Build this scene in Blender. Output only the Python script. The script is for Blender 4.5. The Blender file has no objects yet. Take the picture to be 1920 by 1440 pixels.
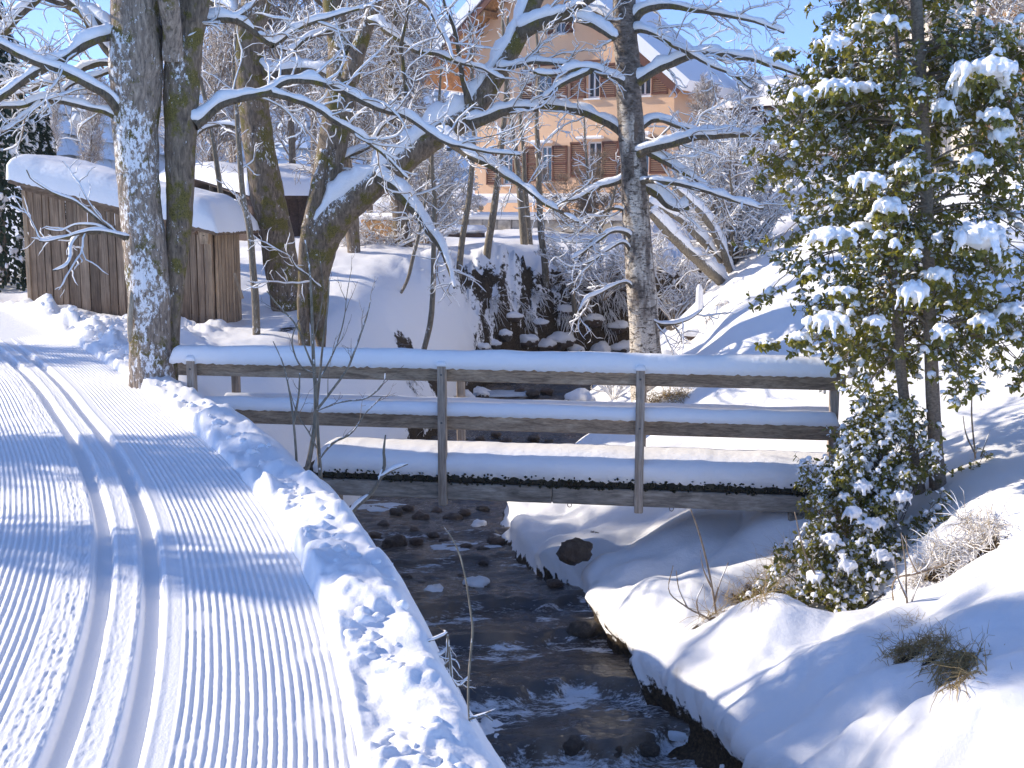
import bpy, math, random
import numpy as np
from mathutils import Vector
rs = np.random.RandomState
R = math.radians
scene = bpy.context.scene

# ------------------------------------------------------------------ camera, sky, sun, exposure
F = 2300.0 / 1920.0
PITCH = R(8.5)
CAMZ = 2.0
cd = bpy.data.cameras.new('camera')
cd.sensor_width = 36.0
cd.lens = 36.0 * F
cd.clip_start = 0.1
cd.clip_end = 4000.0
cam = bpy.data.objects.new('camera', cd)
scene.collection.objects.link(cam)
cam.location = (0, 0, CAMZ)
cam.rotation_euler = (math.pi / 2 - PITCH, 0, 0)
scene.camera = cam

SUN_AZ = math.atan2(-0.965, 0.26)          # direction to the sun, from +Y towards +X
SUN_EL = R(27.0)
world = bpy.data.worlds.new("World")
scene.world = world
world.use_nodes = True
wn = world.node_tree.nodes
wl = world.node_tree.links
sky = wn.new('ShaderNodeTexSky')
sky.sky_type = 'NISHITA'
sky.sun_disc = False
sky.sun_elevation = SUN_EL
sky.sun_rotation = SUN_AZ
sky.altitude = 3000
sky.air_density = 0.46
sky.dust_density = 0.0
sky.ozone_density = 6.0
wl.new(sky.outputs[0], wn['Background'].inputs[0])
wn['Background'].inputs[1].default_value = 0.15
sd = bpy.data.lights.new('sun', 'SUN')
sd.energy = 2.15
sd.angle = R(0.6)
sd.color = (1.0, 0.90, 0.76)
sun = bpy.data.objects.new('sun', sd)
scene.collection.objects.link(sun)
tosun = Vector((math.sin(SUN_AZ) * math.cos(SUN_EL), math.cos(SUN_AZ) * math.cos(SUN_EL), math.sin(SUN_EL)))
sun.rotation_euler = tosun.to_track_quat('Z', 'Y').to_euler()
scene.view_settings.view_transform = 'Standard'
scene.view_settings.look = 'None'
scene.view_settings.exposure = 1.66
scene.view_settings.gamma = 1.0
scene.cycles.max_bounces = 9
scene.cycles.diffuse_bounces = 6
scene.cycles.transparent_max_bounces = 6
scene.cycles.use_denoising = True

# ------------------------------------------------------------------ helpers
def PX(px, py, Y):
    """a point at depth Y seen at that place of the 1920 x 1440 photograph"""
    rx = (px - 960.0) / 2300.0
    ru = (720.0 - py) / 2300.0
    t = Y / (math.cos(PITCH) + ru * math.sin(PITCH))
    return (rx * t, Y, CAMZ + t * (ru * math.cos(PITCH) - math.sin(PITCH)))

def fade(t):
    return t * t * t * (t * (t * 6 - 15) + 10)

_perm = rs(7).permutation(512)
_g3 = rs(8).normal(size=(512, 3))
_g3 /= np.linalg.norm(_g3, axis=1)[:, None]
def pnoise(x, y, z=0.0, seed=0):
    x = np.asarray(x, float); y = np.asarray(y, float); z = np.asarray(z, float) + seed * 17.31
    x, y, z = np.broadcast_arrays(x, y, z)
    xi = np.floor(x).astype(np.int64); yi = np.floor(y).astype(np.int64); zi = np.floor(z).astype(np.int64)
    xf = x - xi; yf = y - yi; zf = z - zi
    u, v, w = fade(xf), fade(yf), fade(zf)
    def gr(i, j, k):
        h = _perm[(_perm[(_perm[(xi + i) & 511] + yi + j) & 511] + zi + k) & 511]
        g = _g3[h]
        return g[..., 0] * (xf - i) + g[..., 1] * (yf - j) + g[..., 2] * (zf - k)
    a = gr(0, 0, 0) * (1 - u) + gr(1, 0, 0) * u
    b = gr(0, 1, 0) * (1 - u) + gr(1, 1, 0) * u
    c = gr(0, 0, 1) * (1 - u) + gr(1, 0, 1) * u
    d = gr(0, 1, 1) * (1 - u) + gr(1, 1, 1) * u
    return ((a * (1 - v) + b * v) * (1 - w) + (c * (1 - v) + d * v) * w) * 1.4
def fbm(x, y, z=0.0, oct=4, seed=0, gain=0.5):
    s = 0; a = 1.0; f = 1.0
    for o in range(oct):
        s = s + a * pnoise(np.asarray(x) * f, np.asarray(y) * f, np.asarray(z) * f, seed + o)
        a *= gain; f *= 2.03
    return s
def billow(x, y, z=0.0, oct=4, seed=0, gain=0.5):
    s = 0; a = 1.0; f = 1.0
    for o in range(oct):
        s = s + a * np.abs(pnoise(np.asarray(x) * f, np.asarray(y) * f, np.asarray(z) * f, seed + o))
        a *= gain; f *= 2.03
    return s
def sstep(a, b, x):
    t = np.clip((np.asarray(x, float) - a) / (b - a), 0, 1)
    return t * t * (3 - 2 * t)

def mesh_obj(name, V, Fc, mat, parent=None, smooth=True, attrs=None):
    """V (n,3) and a list of face arrays (m,3) or (m,4) -> one linked object"""
    V = np.asarray(V, np.float32).reshape(-1, 3)
    if isinstance(Fc, np.ndarray): Fc = [Fc]
    Fc = [np.asarray(f, np.int32) for f in Fc if len(f)]
    me = bpy.data.meshes.new(name)
    me.vertices.add(len(V))
    me.vertices.foreach_set('co', V.ravel())
    nl = sum(f.size for f in Fc)
    npoly = sum(len(f) for f in Fc)
    me.loops.add(nl)
    me.polygons.add(npoly)
    li = np.concatenate([f.ravel() for f in Fc]) if Fc else np.zeros(0, np.int32)
    me.loops.foreach_set('vertex_index', li)
    tot = np.concatenate([np.full(len(f), f.shape[1], np.int32) for f in Fc])
    st = np.concatenate([[0], np.cumsum(tot)[:-1]]).astype(np.int32)
    me.polygons.foreach_set('loop_start', st)
    me.polygons.foreach_set('loop_total', tot)
    me.polygons.foreach_set('use_smooth', np.full(npoly, smooth, bool))
    me.update(calc_edges=True)
    if attrs:
        for k, a in attrs.items():
            at = me.attributes.new(k, 'FLOAT', 'POINT')
            at.data.foreach_set('value', np.asarray(a, np.float32).ravel())
    if mat: me.materials.append(mat)
    o = bpy.data.objects.new(name, me)
    scene.collection.objects.link(o)
    if parent:
        o.parent = parent
        o.matrix_parent_inverse = parent.matrix_basis.inverted()
    return o

def tag(o, label=None, cat=None, group=None, kind=None):
    if label: o['label'] = label
    if cat: o['category'] = cat
    if group: o['group'] = group
    if kind: o['kind'] = kind
    return o
def thing(name, label, cat, loc=(0, 0, 0), group=None):
    o = bpy.data.objects.new(name, None)
    scene.collection.objects.link(o)
    o.location = loc
    o.empty_display_size = 0.1
    return tag(o, label, cat, group)

def link_copy(src, name=None, parent=None, loc=None, rot=None, scale=None):
    o = src.copy()
    scene.collection.objects.link(o)
    if parent is not None:
        o.parent = parent
        o.matrix_parent_inverse = parent.matrix_basis.inverted()
    if loc is not None: o.location = loc
    if rot is not None: o.rotation_euler = rot
    if scale is not None: o.scale = scale
    return o

class MB:
    """collects boxes / prisms into one mesh"""
    def __init__(s): s.V = []; s.F4 = []; s.F3 = []; s.n = 0
    def add(s, V, F4=None, F3=None):
        V = np.asarray(V, float).reshape(-1, 3)
        if F4 is not None and len(F4): s.F4.append(np.asarray(F4) + s.n)
        if F3 is not None and len(F3): s.F3.append(np.asarray(F3) + s.n)
        s.V.append(V); s.n += len(V); return s
    def box(s, c, size, ax=None, bev=0.0):
        """box centre c, sizes, axes ax = (ex,ey,ez)"""
        ex, ey, ez = [np.asarray(a, float) for a in (ax or ((1, 0, 0), (0, 1, 0), (0, 0, 1)))]
        hx, hy, hz = [v / 2.0 for v in size]
        c = np.asarray(c, float)
        if bev <= 0:
            P = [c + ex * hx * i + ey * hy * j + ez * hz * k for k in (-1, 1) for j in (-1, 1) for i in (-1, 1)]
            return s.add(P, [(0, 2, 3, 1), (4, 5, 7, 6), (0, 1, 5, 4), (2, 6, 7, 3), (0, 4, 6, 2), (1, 3, 7, 5)])
        b = min(bev, hx * .9, hy * .9, hz * .9)
        # bevelled along the long axis: octagonal-ish cross-section in the two shorter axes
        L = [(hx, ex, 0), (hy, ey, 1), (hz, ez, 2)]
        L.sort(key=lambda q: -q[0])
        (hl, el, _), (ha, ea, _), (hb, eb, _) = L
        if np.dot(np.cross(ea, eb), el) < 0: ea = -ea
        ring = [(ha, hb - b), (ha - b, hb), (-ha + b, hb), (-ha, hb - b), (-ha, -hb + b), (-ha + b, -hb), (ha - b, -hb), (ha, -hb + b)]
        P = []
        for sgn, sh in ((-1, b), (-1, 0), (1, 0), (1, b)):
            pass
        for (lpos, shr) in ((-hl, b), (-hl + b, 0), (hl - b, 0), (hl, b)):
            for (a_, b_) in ring:
                a2 = math.copysign(max(abs(a_) - shr, 0.0005), a_); b2 = math.copysign(max(abs(b_) - shr, 0.0005), b_)
                P.append(c + el * lpos + ea * a2 + eb * b2)
        F4 = []
        for r in range(3):
            for i in range(8):
                j = (i + 1) % 8
                F4.append((r * 8 + i, r * 8 + j, r * 8 + 8 + j, r * 8 + 8 + i))
        F4 += [(3, 2, 1, 0), (4, 3, 0, 7), (5, 4, 7, 6)]
        F4 += [(24, 25, 26, 27), (24, 27, 28, 31), (31, 28, 29, 30)]
        return s.add(P, F4)
    def bar(s, a, b, w, h, up=(0, 0, 1), bev=0.0):
        a = np.asarray(a, float); b = np.asarray(b, float)
        d = b - a; L = np.linalg.norm(d); e = d / L
        sx = np.cross(e, np.asarray(up, float)); sx /= np.linalg.norm(sx)
        u = np.cross(sx, e)
        return s.box((a + b) / 2, (L, w, h), (e, sx, u), bev)
    def quad(s, a, b, c, d):
        return s.add([a, b, c, d], [(0, 1, 2, 3)])
    def build(s, name, mat, parent=None, smooth=False):
        V = np.concatenate(s.V)
        Fc = []
        if s.F4: Fc.append(np.concatenate(s.F4))
        if s.F3: Fc.append(np.concatenate(s.F3))
        return mesh_obj(name, V, Fc, mat, parent, smooth)

# ------------------------------------------------------------------ materials
def mat(name):
    m = bpy.data.materials.new(name)
    m.use_nodes = True
    nt = m.node_tree
    return m, nt, nt.nodes['Principled BSDF']
def nd(nt, typ, **kw):
    n = nt.nodes.new(typ)
    for k, v in kw.items():
        if k in n.inputs.keys() if isinstance(k, str) else False: n.inputs[k].default_value = v
        else: setattr(n, k, v)
    return n
def noise(nt, scale, detail=4, rough=0.55, vec=None, stretch=None, dist=0.0):
    n = nt.nodes.new('ShaderNodeTexNoise')
    n.inputs['Scale'].default_value = scale
    n.inputs['Detail'].default_value = detail
    n.inputs['Roughness'].default_value = rough
    n.inputs['Distortion'].default_value = dist
    if vec is None:
        tc = nt.nodes.new('ShaderNodeTexCoord'); vec = tc.outputs['Object']
    if stretch:
        mp = nt.nodes.new('ShaderNodeMapping'); mp.inputs['Scale'].default_value = stretch
        nt.links.new(vec, mp.inputs['Vector']); vec = mp.outputs[0]
    nt.links.new(vec, n.inputs['Vector'])
    return n.outputs[0]
def ramp(nt, fac, stops, interp='LINEAR'):
    r = nt.nodes.new('ShaderNodeValToRGB')
    r.color_ramp.interpolation = interp
    el = r.color_ramp.elements
    while len(el) < len(stops): el.new(0.5)
    for e, (p, c) in zip(el, stops):
        e.position = p
        e.color = (c, c, c, 1) if not hasattr(c, '__len__') else (*c, 1)
    nt.links.new(fac, r.inputs[0])
    return r.outputs[0]
def mixc(nt, fac, a, b, mode='MIX'):
    m = nt.nodes.new('ShaderNodeMix'); m.data_type = 'RGBA'; m.blend_type = mode
    for i, v in ((0, fac), (6, a), (7, b)):
        if isinstance(v, bpy.types.NodeSocket): nt.links.new(v, m.inputs[i])
        else: m.inputs[i].default_value = v if i == 0 else ((*v, 1) if len(v) == 3 else v)
    return m.outputs[2]
def mth(nt, op, a, b=0.0, c=0.0, clamp=False):
    m = nt.nodes.new('ShaderNodeMath'); m.operation = op; m.use_clamp = clamp
    for i, v in enumerate((a, b, c)):
        if isinstance(v, bpy.types.NodeSocket): nt.links.new(v, m.inputs[i])
        else: m.inputs[i].default_value = v
    return m.outputs[0]
def bump(nt, p, h, strength=0.5, dist=0.01, prev=None):
    b = nt.nodes.new('ShaderNodeBump')
    b.inputs['Strength'].default_value = strength
    b.inputs['Distance'].default_value = dist
    nt.links.new(h, b.inputs['Height'])
    if prev is not None: nt.links.new(prev, b.inputs['Normal'])
    if p is not None: nt.links.new(b.outputs[0], p.inputs['Normal'])
    return b.outputs[0]
def normal_z(nt):
    g = nt.nodes.new('ShaderNodeNewGeometry'); s = nt.nodes.new('ShaderNodeSeparateXYZ')
    nt.links.new(g.outputs['Normal'], s.inputs[0])
    return s
def attr(nt, name):
    a = nt.nodes.new('ShaderNodeAttribute'); a.attribute_name = name
    return a.outputs['Fac']
def objrand(nt):
    return nt.nodes.new('ShaderNodeObjectInfo').outputs['Random']

SNOWC = (0.925, 0.91, 0.895)
def snow_mat(name, bs=0.5, scale=90, big=14, soil=False):
    m, nt, p = mat(name)
    p.inputs['Roughness'].default_value = 0.62
    p.inputs['Specular IOR Level'].default_value = 0.25
    p.inputs['Base Color'].default_value = (*SNOWC, 1)
    n1 = noise(nt, scale, 3, 0.6); n2 = noise(nt, big, 4, 0.55)
    b1 = bump(nt, None, n2, bs * 0.8, 0.03)
    bump(nt, p, n1, bs, 0.006, b1)
    if soil:
        n3 = noise(nt, 9, 5, 0.65)
        n4 = noise(nt, 35, 4, 0.6)
        f = mth(nt, 'ADD', attr(nt, 'soil'), mth(nt, 'MULTIPLY', mth(nt, 'SUBTRACT', n3, 0.5), 0.9))
        nz = normal_z(nt)
        f = mth(nt, 'SUBTRACT', f, mth(nt, 'MULTIPLY', mth(nt, 'SUBTRACT', nz.outputs[2], 0.55), 0.5))
        f = ramp(nt, f, [(0.47, 0.0), (0.56, 1.0)])
        dirt = ramp(nt, n4, [(0.3, (0.018, 0.013, 0.009)), (0.5, (0.05, 0.034, 0.02)), (0.75, (0.12, 0.085, 0.05))])
        nt.links.new(mixc(nt, f, SNOWC, dirt), p.inputs['Base Color'])
        nt.links.new(mth(nt, 'MULTIPLY_ADD', f, 0.3, 0.6), p.inputs['Roughness'])
    return m
M_snow = snow_mat('snow', 0.35)
M_ground = snow_mat('snow_ground', 0.4, 70, 9, soil=True)
M_branchsnow = snow_mat('branch_snow', 0.5, 60, 25)

def bark_mat(name, dark, light, moss=0.0, frost=0.0, vscale=0.25, bscale=30, bs=0.8, plaster=0.0):
    m, nt, p = mat(name)
    p.inputs['Roughness'].default_value = 0.9
    n = noise(nt, bscale, 6, 0.65, stretch=(1, 1, vscale), dist=0.6)
    col = ramp(nt, n, [(0.3, dark), (0.5, tuple((a + b) / 2 for a, b in zip(dark, light))), (0.68, light)])
    bump(nt, p, n, bs, 0.03)
    if moss > 0:
        n2 = noise(nt, 4.5, 5, 0.65)
        f = ramp(nt, n2, [(0.62 - moss * 0.3, 0.0), (0.70 - moss * 0.3, 1.0)])
        n3 = noise(nt, 70, 3, 0.6)
        mc = ramp(nt, n3, [(0.3, (0.05, 0.042, 0.010)), (0.7, (0.24, 0.19, 0.04))])
        col = mixc(nt, f, col, mc)
    if plaster > 0:
        n4 = noise(nt, 27, 8, 0.78, stretch=(1, 1, .55)); n5 = noise(nt, 2.2, 3, 0.5)
        nz = normal_z(nt)
        face = mth(nt, 'MULTIPLY_ADD', nz.outputs[1], -0.06, 0.0)
        face = mth(nt, 'ADD', face, mth(nt, 'MULTIPLY', nz.outputs[2], 0.25))
        f = mth(nt, 'ADD', mth(nt, 'ADD', n4, mth(nt, 'MULTIPLY', mth(nt, 'SUBTRACT', n5, 0.5), 0.45)), face)
        f = ramp(nt, f, [(0.70 - plaster * 0.2, 0.0), (0.74 - plaster * 0.2, 1.0)])
        col = mixc(nt, f, col, SNOWC)
    if frost > 0:
        nz = normal_z(nt)
        n6 = noise(nt, 25, 3, 0.6)
        f = mth(nt, 'ADD', nz.outputs[2], mth(nt, 'MULTIPLY', mth(nt, 'SUBTRACT', n6, 0.5), 0.8))
        f = ramp(nt, f, [(0.55 - frost * 0.5, 0.0), (0.68 - frost * 0.5, 1.0)])
        col = mixc(nt, f, col, SNOWC)
    nt.links.new(col, p.inputs['Base Color'])
    return m
M_bark_big = bark_mat('bark_plastered', (0.09, 0.065, 0.048), (0.50, 0.39, 0.29), moss=0.22, plaster=0.58, bscale=34)
M_bark_moss = bark_mat('bark_mossy', (0.06, 0.042, 0.028), (0.33, 0.245, 0.165), moss=0.42, plaster=0.12, bscale=30)
M_bark_brown = bark_mat('bark_brown', (0.07, 0.05, 0.036), (0.32, 0.25, 0.18), moss=0.2, plaster=0.15, bscale=34)
M_limb = bark_mat('bark_limb', (0.05, 0.038, 0.025), (0.20, 0.155, 0.10), moss=0.3, bscale=40)
M_twig = bark_mat('bark_twig', (0.15, 0.105, 0.07), (0.40, 0.30, 0.20), bscale=60, bs=0.2)
M_twig_frost = bark_mat('bark_twig_frosted', (0.14, 0.10, 0.07), (0.42, 0.32, 0.23), frost=0.95, bscale=60, bs=0.2)
M_stem = bark_mat('bark_young_stem', (0.10, 0.08, 0.055), (0.30, 0.25, 0.18), plaster=0.1, bscale=45, bs=0.3)
M_holly_bark = bark_mat('bark_holly', (0.14, 0.10, 0.07), (0.36, 0.28, 0.20), bscale=38, vscale=1.6, bs=0.35, moss=0.05)

def birch_mat():
    m, nt, p = mat('bark_birch')
    p.inputs['Roughness'].default_value = 0.75
    n1 = noise(nt, 9, 6, 0.7, stretch=(1, 1, 1.6), dist=0.5)
    n2 = noise(nt, 30, 4, 0.6, stretch=(1, 1, 3.0))
    n3 = noise(nt, 3.2, 4, 0.6, stretch=(1.6, 1.6, 0.5))
    pale = ramp(nt, n2, [(0.3, (0.58, 0.47, 0.35)), (0.55, (0.74, 0.66, 0.55)), (0.8, (0.82, 0.78, 0.71))])
    fis = ramp(nt, n1, [(0.40, 0.0), (0.47, 1.0)])
    c = mixc(nt, fis, (0.10, 0.07, 0.045), pale)
    tc = nt.nodes.new('ShaderNodeTexCoord'); s = nt.nodes.new('ShaderNodeSeparateXYZ'); nt.links.new(tc.outputs['Object'], s.inputs[0])
    up = mth(nt, 'MULTIPLY', s.outputs[2], 0.055)
    k = ramp(nt, mth(nt, 'ADD', n3, up), [(0.50, 0.0), (0.64, 1.0)])
    rough = ramp(nt, n1, [(0.35, (0.05, 0.038, 0.028)), (0.6, (0.24, 0.19, 0.15)), (0.75, (0.42, 0.37, 0.31))])
    c = mixc(nt, k, c, rough)
    n5 = noise(nt, 26, 4, .65, stretch=(.55, .55, 2.6), dist=.8)
    cr = ramp(nt, n5, [(0.36, 0.0), (0.42, 1.0)])
    n6 = noise(nt, 5, 3, .6, stretch=(2.2, 2.2, .35))
    vs = ramp(nt, n6, [(0.33, 0.0), (0.40, 1.0)])
    c = mixc(nt, cr, (0.13, 0.085, 0.05), c)
    c = mixc(nt, vs, (0.16, 0.11, 0.075), c)
    nt.links.new(c, p.inputs['Base Color'])
    h = mth(nt, 'ADD', mth(nt, 'MULTIPLY', cr, 0.8), n1)
    bump(nt, p, h, 0.9, 0.03)
    return m
M_birch = birch_mat()

def wood_mat(name, dark, mid, light, axis='x', sc=18, varied=0.5):
    m, nt, p = mat(name)
    p.inputs['Roughness'].default_value = 0.85
    st = {'x': (0.06, 1, 1), 'y': (1, 0.06, 1), 'z': (1, 1, 0.06)}[axis]
    tc = nt.nodes.new('ShaderNodeTexCoord'); va = nt.nodes.new('ShaderNodeVectorMath'); va.operation = 'ADD'
    rnd = objrand(nt)
    cb = nt.nodes.new('ShaderNodeCombineXYZ')
    for i in range(3): nt.links.new(mth(nt, 'MULTIPLY', rnd, 13.0 + 7 * i), cb.inputs[i])
    nt.links.new(tc.outputs['Object'], va.inputs[0]); nt.links.new(cb.outputs[0], va.inputs[1])
    v = va.outputs[0]
    n1 = noise(nt, sc, 6, 0.7, vec=v, stretch=st, dist=1.2)
    n2 = noise(nt, sc * 5, 3, 0.7, vec=v, stretch=st)
    n3 = noise(nt, 2.5, 3, 0.6, vec=v)
    c = ramp(nt, n1, [(0.28, dark), (0.5, mid), (0.72, light)])
    g = ramp(nt, n2, [(0.35, 0.45), (0.6, 1.0)])
    c = mixc(nt, 0.7, c, g, 'MULTIPLY')
    w = ramp(nt, n3, [(0.3, 0.6), (0.7, 1.15)])
    c = mixc(nt, 0.6, c, w, 'MULTIPLY')
    k = mth(nt, 'MULTIPLY_ADD', rnd, varied, 1.0 - varied * 0.5)
    cc = nt.nodes.new('ShaderNodeCombineXYZ')
    for i in range(3): nt.links.new(k, cc.inputs[i])
    c = mixc(nt, 1.0, c, cc.outputs[0], 'MULTIPLY')
    nt.links.new(c, p.inputs['Base Color'])
    bump(nt, p, mth(nt, 'ADD', n1, n2), 0.5, 0.008)
    return m
M_rail = wood_mat('rail_wood', (0.17, 0.105, 0.06), (0.42, 0.29, 0.18), (0.60, 0.45, 0.30), 'x', 14, 0.35)
M_post = wood_mat('post_wood', (0.28, 0.205, 0.14), (0.50, 0.39, 0.29), (0.64, 0.53, 0.42), 'z', 16, 0.2)
M_beam = wood_mat('beam_wood', (0.17, 0.135, 0.10), (0.38, 0.32, 0.25), (0.58, 0.50, 0.41), 'x', 8, 0.2)
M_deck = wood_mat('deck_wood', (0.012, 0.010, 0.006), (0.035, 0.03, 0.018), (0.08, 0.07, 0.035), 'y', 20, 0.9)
M_shed = wood_mat('shed_board', (0.13, 0.082, 0.05), (0.32, 0.215, 0.135), (0.50, 0.37, 0.25), 'z', 12, 0.65)
M_shed_end = wood_mat('shed_end_board', (0.26, 0.165, 0.095), (0.48, 0.33, 0.20), (0.62, 0.46, 0.30), 'z', 12, 0.4)  # sunlit look of the end face put into paler wood; other timber shares it
M_shed_roof = wood_mat('shed_roof_wood', (0.14, 0.085, 0.05), (0.28, 0.18, 0.11), (0.42, 0.30, 0.20), 'x', 12, 0.5)
M_planter = wood_mat('larch_board', (0.28, 0.14, 0.05), (0.45, 0.25, 0.10), (0.58, 0.35, 0.17), 'x', 8, 0.3)

def plain(name, col, rough=0.8, bs=0.0, sc=20, var=0.0, spec=0.3):
    m, nt, p = mat(name)
    p.inputs['Roughness'].default_value = rough
    p.inputs['Specular IOR Level'].default_value = spec
    p.inputs['Base Color'].default_value = (*col, 1)
    n = noise(nt, sc, 5, 0.6)
    if var:
        nt.links.new(ramp(nt, n, [(0.3, tuple(c * (1 - var) for c in col)), (0.7, tuple(min(c * (1 + var), 1) for c in col))]), p.inputs['Base Color'])
    if bs: bump(nt, p, n, bs, 0.02)
    return m
M_dark = plain('dark_void', (0.015, 0.013, 0.012), 0.9)

# ------------------------------------------------------------------ terrain
# stations: depth Y -> knots (x, z) from far left to far right; 7 and 9 are the water's edges, 8 the bed between them
_cy = np.array([0, 2.5, 4.2, 5.7, 7.28, 8.9, 11.5, 13.5, 16.3, 18, 19.2, 20.2, 21.5, 30.0])
_cx = np.array([-1.12, -1.30, -1.525, -1.875, -2.36, -2.99, -4.20, -5.20, -6.85, -8.05, -9.2, -10.8, -13.6, -34.0])
_cm = np.gradient(_cx, _cy)
def Cx(Y):
    """the ski track's centre line: a smooth cubic through measured points"""
    Y = np.asarray(Y, float); k = np.clip(np.searchsorted(_cy, Y, side='right') - 1, 0, len(_cy) - 2)
    h = _cy[k + 1] - _cy[k]; t = (Y - _cy[k]) / h
    return (2*t**3 - 3*t**2 + 1) * _cx[k] + (t**3 - 2*t**2 + t) * h * _cm[k] + (-2*t**3 + 3*t**2) * _cx[k+1] + (t**3 - t**2) * h * _cm[k+1]
YS = [1.2, 4.2, 6.2, 8.7, 10.7, 12.9, 14.8, 17, 19.4, 23, 26, 28, 29.5, 31, 36, 45, 70, 95]
KN = {
 1.2:  [(-40, .4), (-9, .3), (-3.4, 0), (-.1, 0), (.55, .1), (1.0, -.9), (1.4, -1.9), (1.5, -2.45), (2.6, -2.65), (3.5, -2.45), (3.65, -1.8), (4.1, -1.2), (5.5, -.3), (12, 1.0), (40, 5)],
 4.2:  [(-40, .4), (-9, .3), (-3.7, 0), (-.50, 0), (-.12, .05), (.32, -.75), (.68, -1.8), (.8, -2.42), (1.8, -2.6), (2.8, -2.42), (3.0, -1.8), (3.5, -1.1), (5.0, -.2), (12, 1.0), (40, 5)],
 6.2:  [(-40, .4), (-10, .3), (-4.2, 0), (-1.02, 0), (-.66, .05), (-.28, -.6), (.05, -1.7), (.12, -2.4), (1.2, -2.55), (2.3, -2.4), (2.42, -1.75), (2.9, -1.05), (4.5, -.25), (12, 1.1), (40, 6)],
 8.7:  [(-40, .4), (-11, .3), (-5.2, 0), (-1.95, 0), (-1.42, .05), (-1.0, -.6), (-.35, -1.8), (-.2, -2.32), (.6, -2.5), (1.5, -2.32), (1.66, -1.78), (2.15, -1.32), (3.2, -.98), (5.0, -.1), (40, 8)],
 10.7: [(-40, .5), (-12, .3), (-6, 0), (-2.85, 0), (-2.34, .05), (-1.9, -.6), (-1.1, -1.75), (-.95, -2.26), (0, -2.45), (1.0, -2.26), (1.12, -1.85), (1.6, -1.56), (2.6, -1.45), (4.0, -.66), (40, 8)],
 12.9: [(-40, .6), (-13, .4), (-7, .02), (-3.95, 0), (-3.5, .02), (-3.0, -.45), (-2.2, -1.6), (-1.95, -2.18), (-.8, -2.38), (.38, -2.18), (.58, -1.85), (1.5, -1.52), (2.9, -1.02), (5.5, -.15), (40, 9)],
 14.8: [(-40, .7), (-14, .5), (-8, .1), (-5.0, .02), (-4.2, .05), (-3.3, -.35), (-2.45, -1.5), (-2.2, -2.1), (-1.3, -2.3), (-.36, -2.1), (0.05, -1.82), (1.2, -1.45), (2.4, -.95), (4.2, -.1), (40, 10)],
 17:   [(-40, .8), (-15, .6), (-9.5, .3), (-6.2, .22), (-4.6, .14), (-3.3, .05), (-1.95, -1.4), (-1.7, -2.0), (-.5, -2.2), (.6, -2.0), (.85, -1.6), (1.95, -.82), (3.3, .28), (6.0, 1.5), (40, 11)],
 19.4: [(-40, .9), (-16, .8), (-11, .6), (-7.7, .45), (-4.9, .05), (-2.9, .22), (-1.6, -1.1), (-1.33, -1.9), (0, -2.1), (1.27, -1.9), (1.6, -1.4), (2.6, -.35), (4.1, .98), (6.8, 2.0), (40, 12)],
 23:   [(-40, 1.0), (-17, .8), (-12, .5), (-8, .6), (-5.2, .9), (-2.6, .82), (-1.0, -.7), (-.85, -1.75), (.2, -1.95), (1.2, -1.75), (1.55, -1.3), (2.9, -.28), (4.8, 1.35), (7.6, 2.3), (40, 12)],
 26:   [(-40, 1.2), (-17, .9), (-12, .7), (-8, .8), (-5, 1.0), (-1.7, .95), (-.15, -.4), (.05, -1.65), (1.3, -1.85), (2.6, -1.65), (2.9, -1.2), (4.2, -.2), (6.0, 1.35), (9, 2.5), (40, 12)],
 28:   [(-40, 1.4), (-17, 1.0), (-12, .8), (-8, .9), (-5, 1.05), (-1.2, 1.0), (1.4, .1), (1.9, -1.6), (3.2, -1.8), (4.8, -1.6), (5.1, -1.2), (6.5, -.1), (8.0, 1.3), (10.5, 2.6), (40, 12)],
 29.5: [(-40, 1.5), (-17, 1.1), (-12, .9), (-8, 1.0), (-5, 1.1), (0, 1.0), (4.0, .35), (4.6, -1.55), (6, -1.75), (7.6, -1.55), (7.9, -1.1), (8.8, 0), (9.8, 1.4), (12, 2.7), (40, 12)],
 31:   [(-40, 1.6), (-17, 1.2), (-12, 1.0), (-8, 1.0), (-5, 1.1), (1.5, 1.02), (5.4, .85), (6.0, .9), (7.4, 1.1), (9, 1.5), (9.6, 1.7), (11, 2.2), (13, 2.6), (15, 3.0), (40, 7)],
 36:   [(-40, 1.9), (-17, 1.5), (-12, 1.3), (-8, 1.2), (-5, 1.2), (1.5, 1.1), (6.4, 1.9), (7.0, 2.2), (8.4, 2.7), (11, 3.1), (11.3, 3.2), (12, 3.3), (13, 3.4), (15, 3.6), (40, 6)],
 45:   [(-40, 2.8), (-17, 2.2), (-12, 1.9), (-8, 1.6), (-5, 1.4), (1.5, 1.35), (6.4, 2.0), (7.0, 2.4), (8.4, 2.8), (11, 3.3), (11.3, 3.4), (12, 3.5), (13, 3.6), (15, 3.9), (40, 6)],
 70:   [(-40, 3), (-17, 2.8), (-12, 2.6), (-8, 2.4), (-5, 2.4), (1.5, 2.6), (6.4, 3), (7.0, 3.1), (8.4, 3.2), (11, 3.4), (11.3, 3.4), (12, 3.5), (13, 3.5), (15, 3.6), (40, 6)],
 95:   [(-40, 4), (-17, 4), (-12, 3.8), (-8, 3.6), (-5, 3.5), (1.5, 3.6), (6.4, 3.8), (7.0, 3.8), (8.4, 3.8), (11, 4), (11.3, 4), (12, 4), (13, 4), (15, 4.2), (40, 6)],
}
STEPS = [(9.05, .15), (9.95, .12), (11.1, .08), (12.1, .07), (13.6, .04), (14.8, .04)]
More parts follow.
